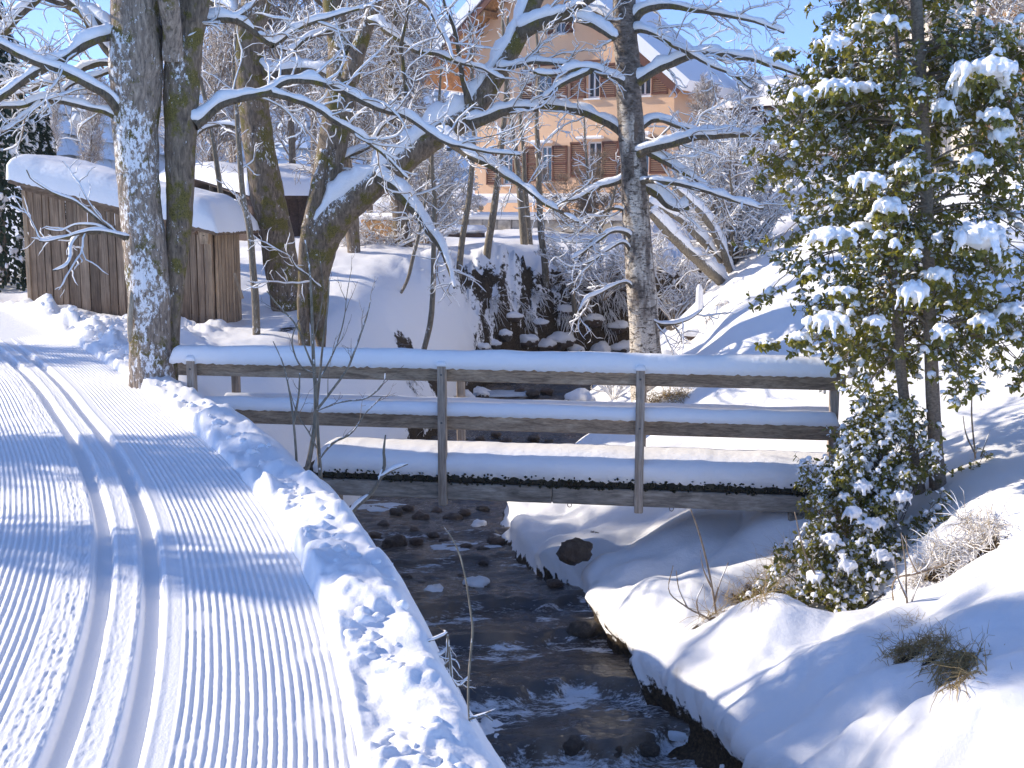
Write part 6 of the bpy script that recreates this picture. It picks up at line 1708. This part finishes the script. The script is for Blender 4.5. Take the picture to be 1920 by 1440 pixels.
# the shrub in front of the bridge's left half
fs = BareTree('willow_sapling', 'bare multi-stemmed sapling in front of the left half of the bridge', 'sapling', PX(575, 880, 9.6), None, 601, M_stem, M_stem, 9.6)
fs.trunk([(574, 888, 5.25), (580, 860, 4.88), (590, 800, 4.50), (592, 740, 4.12), (588, 680, 3.45), (586, 620, 3.00), (584, 560, 2.55), (580, 500, 1.95), (572, 450, 1.20)], 9.6, 9.7, name='stem', sides=12, disp=.0015, dsc=.03)
fs.trunk([(604, 925, 4.12), (600, 880, 3.75), (596, 820, 3.45), (594, 760, 3.15), (600, 700, 2.55), (606, 640, 2.10), (614, 580, 1.50), (618, 520, 0.90)], 9.75, 9.9, name='stem', sides=12, disp=.0015, dsc=.03)
for pts in ([(593, 770, 3.00), (620, 735, 2.55), (650, 695, 2.25), (672, 640, 1.80), (688, 590, 1.20), (695, 560, 0.75)], [(592, 725, 2.55), (612, 690, 2.25), (630, 650, 1.95), (645, 600, 1.50), (652, 540, 1.05), (660, 500, 0.75)],
            [(588, 690, 2.25), (572, 650, 1.80), (555, 610, 1.50), (520, 570, 0.90), (500, 545, .8)], [(594, 840, 1.95), (580, 810, 1.50), (560, 780, 1.20), (545, 740, 0.90), (535, 700, .8)], [(600, 860, 1.80), (625, 830, 1.50), (655, 815, 1.20), (690, 770, 0.90), (715, 745, .8)],
            [(595, 770, 1.95), (640, 755, 1.50), (690, 745, 1.20), (720, 715, 0.90), (722, 700, .8)], [(588, 640, 1.50), (600, 590, 1.20), (606, 540, 0.90), (600, 490, .8)], [(590, 700, 1.80), (568, 690, 1.50), (548, 640, 1.05), (560, 600, .8)]):
    fs.limb(pts, 9.6, 9.5 + .3 * (pts[-1][0] > 600), h=.0, wig=.004, name='branch')
fs.twigs(k1=9, L1=(.12, .4), k2=2, L2=(.06, .16), up=.3, r1=.0028, h1=.0, h2=.0, rtip=.0009, wander=.12)
fs2 = BareTree('willow_sapling', 'thin low sapling close beside the multi-stemmed one, leaning left', 'sapling', PX(556, 865, 9.4), None, 603, M_stem, M_stem, 9.4)
fs2.trunk([(556, 868, 2.6), (553, 820, 2.3), (548, 770, 2), (540, 720, 1.6), (530, 680, 1.2), (512, 640, .8)], name='stem', sides=8, disp=.0)
fs2.limb([(551, 790, 1.8), (560, 740, 1.4), (562, 700, 1)], h=0, wig=.003, name='branch'); fs2.twigs(k1=10, L1=(.1, .3), k2=2, L2=(.05, .12), up=.4, r1=.002, h1=0, h2=0, rtip=.0008, wander=.1)
sb = BareTree('fallen_branch', 'forked dead branch coated with snow sticking up at the edge of the left bank', 'branch', PX(655, 968, 9.3), None, 605, M_stem, M_stem, 9.3)
for pts in ([(650, 975, 5), (668, 950, 5), (695, 925, 4.6), (714, 895, 4.2), (722, 870, 3.4), (720, 850, 2.6), (723, 815, 1.2)], [(712, 898, 4), (735, 882, 3), (765, 870, 1.4)]): sb.limb(pts, 9.3, 9.3, h=.018, wig=.004, name='branch')
tw = BareTree('tall_stalk', 'single tall dry stalk bending over the water beside the near left bank', 'plant stalk', PX(885, 1402, 4.35), None, 607, M_stem, M_stem, 4.35)
tw.trunk([(888, 1402, 1.50), (880, 1350, 1.77), (878, 1290, 2.04), (882, 1230, 2.18), (886, 1180, 2.18), (880, 1130, 2.04), (872, 1080, 1.90), (858, 1030, 1.50), (845, 1005, 1.09), (832, 988, 0.68)], name='stem', sides=8, disp=.0006, dsc=.02, step=.02)
tw.limb([(880, 1348, 1.8), (905, 1340, 1.4), (930, 1330, .8)], h=0, wig=.002, name='branch'); tw.limb([(908, 1338, 1.2), (925, 1352, .7)], h=0, wig=.002, name='branch')
db = BareTree('dead_brush', 'small tangle of dry broken twigs hanging from the left bank over the creek', 'twigs', PX(835, 1240, 5.2), None, 609, M_stem, M_stem, 5.2)
rg = rs(610)
for pts in ([(800, 1203, 2.2), (820, 1196, 2), (838, 1187, 1.2)], [(812, 1230, 2), (828, 1225, 1.8), (843, 1212, 1.2)], [(838, 1190, 1.6), (838, 1225, 1.6), (835, 1262, 1.2)], [(842, 1212, 1.4), (846, 1262, 1.6), (850, 1302, 1)], [(845, 1272, 1.6), (860, 1285, 1.4), (882, 1265, .8)], [(830, 1250, 1.4), (856, 1300, 1), (858, 1335, .7)]):
    db.limb(pts, 5.2, 5.3, h=.008, wig=.004, name='branch')
db.twigs(k1=26, L1=(.05, .16), k2=3, L2=(.03, .08), up=-.2, r1=.0016, h1=.004, h2=0, rtip=.0006)

def hitp(px, py):
    return (px, py, hit(px, py, 6)[1])
# ------------------------------------------------------------------ dry grass tufts
M_grass = bark_mat('dry_grass', (.26, .17, .07), (.62, .46, .21), bscale=20, bs=.1)
def tuft(label, spots_, seed, n=220, L=(.08, .25), up=.6, w=.0022, dirn=(0, -.4), mat_=None, cat='grass tuft', name='grass_tuft', frost=False):
    if name == 'grass_tuft': spots_ = [hitp(s[0], s[1]) for s in spots_]
    c = np.mean([PX(*s) for s in spots_], axis=0); root = thing(name, label, cat, tuple(c)); rg = rs(seed)
    B = np.array([PX(*spots_[rg.randint(len(spots_))]) for _ in range(n)]) + rg.normal(size=(n, 3)) * np.array([.07, .04, .02])
    B[:, 2] = np.minimum(B[:, 2], ground_z(B[:, 0], B[:, 1]) + .03) - .01
    D = nrm(rg.normal(size=(n, 3)) * .6 + np.array([dirn[0], dirn[1], up])); k = 6; P = np.zeros((n, k, 3)); P[:, 0] = B; d = D.copy(); Ls = rg.uniform(*L, n) / (k - 1)
    for i in range(1, k):
        d = nrm(d + rg.normal(size=(n, 3)) * .18 - UP * .16); P[:, i] = P[:, i - 1] + d * Ls[:, None]
    r = np.linspace(w, w * .3, k)[None, :] * rg.uniform(.6, 1.3, n)[:, None]
    V, Fq = tubes(P, r, 3); o = mesh_obj('blades', V, Fq, mat_ or M_grass, root); o['kind'] = 'stuff'
    if frost:
        V, Fq = snow_ridge(P, r, .006, 4, .0022, seed, .2, 1, .4); V, Fq = compact(V, Fq); o = mesh_obj('frost', V, Fq, M_branchsnow, root); o['kind'] = 'stuff'
tuft('golden brown grass hanging from the hollow under the rounded snow mound at right', [(1790, 1240, 8.75), (1810, 1250, 8.7), (1830, 1230, 8.75), (1805, 1225, 8.8), (1825, 1265, 8.6)], 701, 1100, (.09, .30), -.4, .0040)
tuft('brown grass patch along the snow step left of the golden tuft', [(1690, 1220, 9.0), (1720, 1210, 9.0), (1745, 1200, 9.0), (1770, 1205, 8.95)], 702, 800, (.07, .2), .3, .003)
tuft('small brown tuft with two upright stalks above the grass patch', [(1662, 1200, 9.1), (1705, 1170, 9.3), (1710, 1165, 9.3)], 703, 130, (.05, .16), .8, .002)
tuft('snow dusted russet grass on the bank right of the holly stems', [(1845, 990, 10.1), (1860, 1010, 10.0), (1820, 975, 10.2), (1870, 985, 10.1), (1835, 1020, 9.9)], 704, 420, (.1, .32), .3, .0026, frost=True)
tuft('frosted brown grass between the low bush and the russet grass', [(1760, 1030, 10.0), (1780, 1045, 9.9), (1740, 1060, 9.9), (1800, 1020, 10.0), (1725, 1085, 9.8), (1765, 1070, 9.8)], 705, 420, (.1, .3), .4, .0024, frost=True)
tuft('dark dry undergrowth in the hollow left of the low bush', [(1400, 1115, 10.4), (1440, 1095, 10.5), (1380, 1130, 10.3), (1470, 1070, 10.7), (1340, 1155, 10.1), (1430, 1120, 10.3), (1480, 1050, 10.9)], 706, 640, (.1, .42), .6, .0024)
tuft('yellow dry grass at the foot of the birch', [(1245, 745, 16.9), (1265, 742, 16.9), (1225, 752, 16.8), (1285, 740, 17.0)], 707, 380, (.12, .4), .5, .0035)
tuft('fine dry stalks on the lit slope near the snow capped stake', [(1330, 600, 20.5), (1290, 640, 19.5), (1360, 570, 21)], 708, 120, (.06, .18), .7, .003, frost=True)
for (pts, Y, lab, sd) in [([(1345, 1165, 2), (1335, 1100, 2), (1322, 1040, 1.8), (1308, 990, 1.5), (1295, 955, 1)], 10.2, 'tall thin bare stalk left of the low bush', 720), ([(1335, 1170, 1.8), (1290, 1140, 1.6), (1255, 1110, 1.2), (1262, 1060, .8)], 10.0, 'arching bare twig in front of the snow bank', 721),
                          ([(1560, 1175, 2), (1545, 1110, 2), (1510, 1040, 1.5), (1490, 960, 1)], 10.0, 'long dry stem in front of the low bush', 722), ([(1706, 1170, 2.2), (1700, 1120, 2), (1698, 1060, 1.6), (1690, 1000, 1)], 9.2, 'upright twig above the brown tuft', 723),
                          ([(1680, 1085, 1.6), (1720, 1075, 2.2), (1800, 1050, 1.4)], 9.7, 'nearly level frosted twig below the holly stems', 724), ([(1832, 920, 2), (1828, 850, 1.8), (1822, 780, 1.6), (1824, 700, 1)], 11.6, 'thin dark stalk right of the holly stems', 725)]:
    t = BareTree('dry_stalk', lab, 'stalk', PX(pts[0][0], pts[0][1], Y), None, sd, M_twig, M_twig, Y); t.trunk(pts, Y, Y, name='stem', sides=6, disp=0); t.limb([pts[1], (pts[1][0] - 18, pts[1][1] - 40, 1), (pts[1][0] - 22, pts[1][1] - 70, .7)], Y, Y, h=.006, wig=.004, name='branch')
    t.limb([(pts[0][0] * .5 + pts[1][0] * .5, pts[0][1] * .5 + pts[1][1] * .5, 1.2), (pts[1][0] + 16, pts[1][1] - 10, 1), (pts[1][0] + 30, pts[1][1] - 45, .6)], Y, Y, h=.006, wig=.004, name='branch')
# seedlings of holly on the slope at right
def sprig(label, px, py, Y, n, seed, sp=.25):
    root = thing('holly_seedling', label, 'seedling', PX(px, py, Y)); rg = rs(seed); b = np.array(PX(px, py, Y))
    m = 9; P = np.zeros((m, 7, 3)); 
    for i in range(m):
        e = b + np.array([rg.uniform(-sp, sp), rg.uniform(-.15, .15), rg.uniform(.05, sp * 1.1)]); tt = np.linspace(0, 1, 7)[:, None]; P[i] = (b - UP * .05) * (1 - tt) + e * tt
    V, Fq = tubes(P, np.full((m, 7), .003), 4); mesh_obj('stem', V, Fq, M_holly_bark, root)['kind'] = 'stuff'
    V, Fs = leaves_mesh(*whorls(np.concatenate([P[:, -1], P[:, 4]]), nrm(np.concatenate([P[:, -1] - P[:, -2]] * 2)), 6, .055, seed)); mesh_obj('leaves', V, Fs, M_leaf, root, False)['kind'] = 'stuff'
sprig('small green holly shoots right of the holly stems', 1815, 905, 11.4, 9, 731, .30); sprig('tiny snow dusted shoot at the right edge of the slope', 1900, 935, 11.2, 9, 732, .16)

# ------------------------------------------------------------------ rocks
M_rock, nt, p = mat('creek_rock'); p.inputs['Roughness'].default_value = .55
n = noise(nt, 3.5, 6, .7); n2 = noise(nt, 1.2, 2, .5)
c = ramp(nt, n, [(.3, (.02, .018, .015)), (.5, (.06, .048, .036)), (.7, (.15, .12, .09))])
nt.links.new(mixc(nt, mth(nt, 'MULTIPLY', objrand(nt), .5), c, (.14, .075, .045)), p.inputs['Base Color']); bump(nt, p, n, .8, .05)
rocks = []
for k in range(6):
    v = ICO3.copy(); d = fbm(v[:, 0] * 1.1 + k * 9, v[:, 1] * 1.1, v[:, 2] * 1.1, 4, 150 + k) * .34
    d -= .16 * np.abs(pnoise(v[:, 0] * 2.3, v[:, 1] * 2.3, v[:, 2] * 2.3 + k, 170))
    v = v * (1 + d)[:, None] * np.array([1, .8, .55]); me_o = mesh_obj('rock_shape', v, ICOF3, M_rock); rocks.append(me_o.data); bpy.data.objects.remove(me_o)
capm = []
for k in range(6):
    v = np.empty(len(rocks[k].vertices) * 3, np.float32); rocks[k].vertices.foreach_get('co', v); v = v.reshape(-1, 3).astype(float)
    m_ = v[:, 2] > -.04 + .16 * pnoise(v[:, 0] * 3, v[:, 1] * 3, k, 180)
    v2 = np.where(m_[:, None], v * 1.07 + np.stack([0 * v[:, 0], 0 * v[:, 0], .10 + .06 * pnoise(v[:, 0] * 2, v[:, 1] * 2, k, 181)], -1), v * .86); me_o = mesh_obj('cap_shape', v2, ICOF3, M_snow); capm.append(me_o.data); bpy.data.objects.remove(me_o)
rg = rs(160)
def rock(loc, size, label, k, cap=0.0, group=None, name='rock', rot=None):
    o = bpy.data.objects.new(name, rocks[k % 6]); scene.collection.objects.link(o); o.location = loc; o.scale = (size,) * 3 if not hasattr(size, '__len__') else size; o.rotation_euler = (0, 0, rg.uniform(0, 6) if rot is None else rot)
    tag(o, label, 'rock', group)
    if cap > 0:
        c = bpy.data.objects.new('snow_cap', capm[k % 6]); scene.collection.objects.link(c); c.parent = o; c.location = (0, 0, 0)
    return o
GS = 'dark stones breaking the surface of the creek'
rgk = rs(163)
def on_water(px, py):
    for Y in np.arange(7, 28, .05):
        q = PX(px, py, Y)
        if q[2] <= float(water_z(Y)) + .02: return q
    return q
cnt = 0
def stone_label(px, py, w, cap):
    sz = 'small' if w < 26 else 'medium' if w < 34 else 'large'
    row = ('far upstream of the bridge' if py < 790 else 'seen between mid rail and deck' if py < 900 else 'just under the bridge beam' if py < 985 else 'a little below the bridge' if py < 1050 else
           'level with the grey boulder' if py < 1150 else 'at the second fall below the bridge' if py < 1230 else 'near the middle fall' if py < 1340 else 'at the lowest fall')
    a, b = {True: (680, 920), False: (860, 1110)}[900 < py < 1060]
    if py > 1250: a, b = 930, 1330
    t = (px - a) / (b - a); col = 'near left bank' if t < .2 else 'left of midstream' if t < .42 else 'midstream' if t < .6 else 'right of midstream' if t < .85 else 'near right bank'
    return '%s %sstone %s, %s' % (sz, 'snow capped ' if cap else 'dark ', row, col)
for (px, py, w, cap) in [(742, 965, 30, 0), (765, 958, 26, 0), (790, 975, 34, 0), (820, 962, 24, 0), (850, 978, 36, 0), (872, 966, 26, 0), (898, 990, 30, .9), (905, 960, 26, 0), (720, 990, 30, 0), (760, 992, 26, 0), (778, 1000, 28, 0), (812, 1008, 26, 0), (835, 1018, 22, 0), (700, 1010, 30, 0),
                         (740, 1024, 46, 0), (780, 1020, 30, 0), (875, 1030, 26, 0), (905, 1035, 24, 0), (760, 1092, 34, 0), (790, 1100, 22, 0), (815, 1118, 42, .95), (893, 1105, 50, 1.0), (865, 1085, 20, 0), (1004, 1116, 30, 0), (1010, 1142, 28, 0), (1060, 1130, 30, 0),
                         (905, 1060, 24, 0), (1100, 1188, 50, 0), (980, 1190, 36, 0), (1020, 1190, 26, 0), (890, 1195, 24, 0), (1075, 1405, 70, 0), (1160, 1408, 60, 0), (1020, 1385, 40, 0), (1095, 1290, 34, 0), (950, 1255, 30, 0), (1215, 1410, 46, 0), (1000, 1258, 34, 0),
                         (870, 832, 22, 0), (900, 826, 20, 0), (950, 832, 24, 0), (1000, 826, 26, 0), (1030, 832, 20, 0), (930, 818, 18, 0), (880, 750, 24, .9), (905, 745, 26, .9), (1000, 742, 26, 0), (1025, 738, 24, 0), (975, 735, 18, 0), (950, 760, 20, 0), (1070, 752, 26, 0), (1190, 1290, 30, 0), (1285, 1340, 40, 0), (1310, 1385, 40, 0)]:
    q = on_water(px, py); s = w / 2 / 2300 * q[1]
    col = 'snow capped ' if cap else ''
    rock((q[0], q[1], q[2] + s * .28), s * 1.15, stone_label(px, py, w, cap), cnt, cap, GS if not cap else 'snow capped stones in the creek', 'creek_stone'); cnt += 1
rock(PX(1078, 1035, 12.3), (.20, .16, .26), 'bare grey boulder showing through the snow of the right bank under the bridge', 1, rot=.3, name='boulder')
rock(PX(1098, 1180, 11.2), (.17, .15, .16), 'dark wet boulder at the foot of the right snow bank', 2, name='boulder')
rock(PX(930, 1015, 14.2), (.13, .12, .10), 'mossy stone under the snow edge on the right, below the bridge', 3, name='boulder')
rock(PX(1040, 1095, 12.5), (.11, .1, .09), 'brown stone at the waterline left of the grey boulder', 4, name='boulder')
# snow covered rubble in the dark hollow at the bend
lab_r = ['snow covered boulder in the dark hollow, lowest row at the water', 'snow covered boulder in the dark hollow, middle of the rubble', 'snow covered boulder high on the dark earth bank']
for k, (px, py, w, Y) in enumerate([(905, 660, 36, 26.3), (938, 668, 44, 26.5), (968, 675, 50, 26.8), (1000, 672, 40, 27), (1020, 640, 46, 27.4), (1052, 628, 60, 27.7), (1100, 670, 60, 27.4), (1140, 675, 64, 27.5), (1125, 645, 54, 27.9), (1165, 650, 50, 28.1), (1160, 610, 44, 28.6), (945, 620, 40, 26.9),
                                  (985, 640, 46, 27.2), (1075, 650, 40, 27.6), (1180, 640, 50, 28.2), (925, 640, 36, 26.4), (1060, 590, 40, 28.2), (1010, 600, 34, 27.8), (960, 590, 36, 27.5), (1110, 600, 44, 28.3), (1255, 660, 50, 29), (1270, 600, 44, 29.5), (1300, 620, 40, 29.2), (870, 735, 40, 23.5), (895, 728, 40, 24.2), (1085, 745, 44, 22.0), (1110, 742, 50, 21.5)]):
    q = hit(px, py + w * .25, 15); s = w / 2 / 2300 * q[1]
    rock((q[0], q[1], q[2] - s * .05), (s * 1.1, s, s * .95), 'snow covered boulder %s, %s' % ('at the waterline of the dark hollow' if py > 655 else 'in the middle of the dark hollow' if py > 610 else 'high on the dark earth bank', 'far left' if px < 930 else 'left part' if px < 985 else 'centre' if px < 1050 else 'centre right' if px < 1110 else 'beside the birch' if px < 1200 else 'right of the birch'), k, .9 + .12 * (k % 3), 'snow covered boulders in the dark hollow', 'boulder')
rock(PX(1085, 748, 21.4), (.42, .3, .22), 'mound-like snow capped boulder at the right edge of the upstream water', 2, 1.1, name='boulder')
# hanging roots and earth on the bank
tuft('dark hanging roots and dead grass on the earth bank at the bend', [(px, py, Y) for px, py, Y in [hitp(a_, b_) for a_, b_, _ in [(920, 560, 26.2), (960, 560, 27), (1000, 545, 27.5), (1040, 540, 28), (1080, 545, 28.4), (1120, 540, 28.8), (1160, 545, 29), (980, 580, 27.2), (1060, 570, 28), (1140, 580, 28.6), (1250, 560, 30)]]], 760, 1600, (.2, .7), -.9, .006, mat_=M_bark_brown, cat='roots', name='hanging_roots', frost=True)
tuft('bare roots and earth in the hole of the left bank behind the bridge', [(765, 640, 19.8), (775, 670, 19.6), (760, 615, 20.2), (770, 740, 18.8), (790, 750, 18.9)], 761, 420, (.08, .3), -.6, .004, mat_=M_bark_brown, cat='roots', name='hanging_roots')
# snow capped stake
st_ = thing('stake', 'slim stake completely cased in snow on the sunlit right bank', 'stake', PX(1312, 602, 20.6))
b = np.array(PX(1312, 606, 20.6)); H = PX(1310, 533, 20.6)[2] - b[2]; tt = np.linspace(0, 1, 16)
P = b + np.stack([-.02 * tt, 0 * tt, H * tt], -1); r = .075 - .02 * tt + .05 * (1 - tt) ** 4; r[-3:] *= [.95, .8, .45]
tube_obj('snow_casing', P, r, M_snow, st_.id_data if False else st_, 14, .004)
mb = MB(); mb.box(b + UP * .1, (.09, .09, .35)); mb.build('post', M_post, st_)
pk = thing('wooden_stake', 'short slanting wooden stake right of the shed', 'stake', PX(452, 558, 17.2)); mb = MB(); mb.bar(np.array(PX(455, 560, 17.2)), np.array(PX(440, 512, 17.2)), .035, .035); mb.build('post', M_shed_end, pk)

# ------------------------------------------------------------------ clods of snow thrown up along the track
rg = rs(900); C = []; S = []
for _ in range(300):
    Y = math.exp(rg.uniform(math.log(3.6), math.log(15.0))); o_ = abs(rg.normal(0, .11)) + .97 + .12 * pnoise(Y / .5, 3.3, 0, 901) + .1
    if pnoise(Y / .45, o_ / .3, 0, 902) < -.12: continue
    x = float(Cx(Y)) + float(o_); z = float(ground_z(x, Y)); r_ = rg.uniform(.012, .042) * (1.25 if rg.rand() < .15 else 1)
    C.append((x, Y, z - r_ * .05)); S.append((r_ * rg.uniform(.8, 1.3), r_ * rg.uniform(.8, 1.3), r_ * rg.uniform(.7, 1.0)))
for _ in range(260):
    Y = rg.uniform(14, 18); x = float(Cx(Y)) + rg.uniform(1.1, 2.6)
    if x > -4.2: continue
    z = float(ground_z(x, Y)); r_ = rg.uniform(.02, .08); C.append((x, Y, z + r_ * .1)); S.append((r_, r_, r_ * .8))
tag(blob_obj('snow_clods', C, S, .0125, M_snow, None, 903, .007), 'crumbly clods of snow along the edge of the groomed track', None, None, 'stuff')

# ------------------------------------------------------------------ ice shelves along the water's right edge
M_ice, nt, p = mat('ice'); p.inputs['Base Color'].default_value = (.62, .68, .74, 1); p.inputs['Roughness'].default_value = .25; bump(nt, p, noise(nt, 25, 4, .6), .6, .02)
def ice(label, px, py, wx, wy_, seed, th=.03, m_=None):
    q = on_water(px, py); n = 40; a = np.linspace(0, 2 * math.pi, n + 1)[:-1]
    k = 1 + .22 * pnoise(np.cos(a) * 1.5, np.sin(a) * 1.5, 0, seed) + .16 * pnoise(np.cos(a) * 6, np.sin(a) * 6, 0, seed + 1) + .10 * pnoise(np.cos(a) * 14, np.sin(a) * 14, 0, seed + 2)
    V = []
    for (rr_, zz) in ((1.0, -.02), (1.0, .012), (.93, th), (.6, th * 1.25), (.25, th * 1.4)): V += [(q[0] + wx * k[i] * rr_ * math.cos(a[i]), q[1] + wy_ * k[i] * rr_ * math.sin(a[i]), q[2] + zz + .004 * math.sin(i * 2.1)) for i in range(n)]
    Fq = [(j * n + i, j * n + (i + 1) % n, (j + 1) * n + (i + 1) % n, (j + 1) * n + i) for j in range(4) for i in range(n)]
    V.append((q[0], q[1], q[2] + th * 1.5)); o = mesh_obj('ice_shelf', V, [np.array(Fq), np.array([(4 * n + i, 4 * n + (i + 1) % n, 5 * n) for i in range(n)])], m_ or M_ice); tag(o, label, 'ice')
def snow_lobe(label, px, py, w, seed):
    q = np.array(on_water(px, py)); r_ = rs(seed); C = [q]; S = [(w * .6, w * .7, w * .35)]
    for _ in range(16):
        a = r_.uniform(0, 6.28); t = r_.uniform(.2, 1); C.append(q + np.array([math.cos(a) * w * .6 * t, math.sin(a) * w * .9 * t, w * .10 * (1 - t)])); S.append((w * r_.uniform(.2, .35), w * r_.uniform(.2, .35), w * r_.uniform(.16, .3)))
    tag(blob_obj('snow_lobe', C, S, .014, M_snow, None, seed, .012, None), label, 'snow')
ice('thin jagged ice shelf below the lowest snow pillow of the right bank', 1170, 1300, .30, .22, 801); ice('small rounded ice plate upstream of the jagged shelf', 1135, 1262, .16, .12, 802, .05, M_snow)
ice('long ragged ice shelf tucked under the big snow pillow', 1270, 1362, .42, .22, 803, .04); snow_lobe('pale snow lobe at the lower right waterline', 1385, 1420, .30, 804)
ice('flat glassy ice plate in midstream just below the bridge', 870, 1027, .45, .22, 805, .02); snow_lobe('rounded snow ledge over the water at the near left bank', 893, 1385, .34, 806)
ice('ice collar around the stones in midstream', 920, 1108, .34, .16, 807, .03, M_snow); ice('pale ice at the left edge under the beam', 690, 950, .5, .3, 808, .02); ice('small ice rim at the foot of the right bank', 1060, 1118, .2, .12, 809, .03)
ice('ice sheet along the left waterline upstream', 930, 738, .8, .35, 810, .02)

# ------------------------------------------------------------------ thin winter haze
M_haze = bpy.data.materials.new('haze'); M_haze.use_nodes = True; nt = M_haze.node_tree
nt.nodes.remove(nt.nodes['Principled BSDF'])
pv = nt.nodes.new('ShaderNodeVolumePrincipled'); pv.inputs['Color'].default_value = (.86, .92, 1.0, 1); pv.inputs['Density'].default_value = .0006; pv.inputs['Anisotropy'].default_value = .2
nt.links.new(pv.outputs[0], nt.nodes['Material Output'].inputs['Volume'])
mb = MB(); mb.box((0, 150, 58), (1800, 1400, 124)); hzb = mb.build('haze', M_haze); tag(hzb, 'thin bluish winter haze over the valley', None, None, 'stuff')
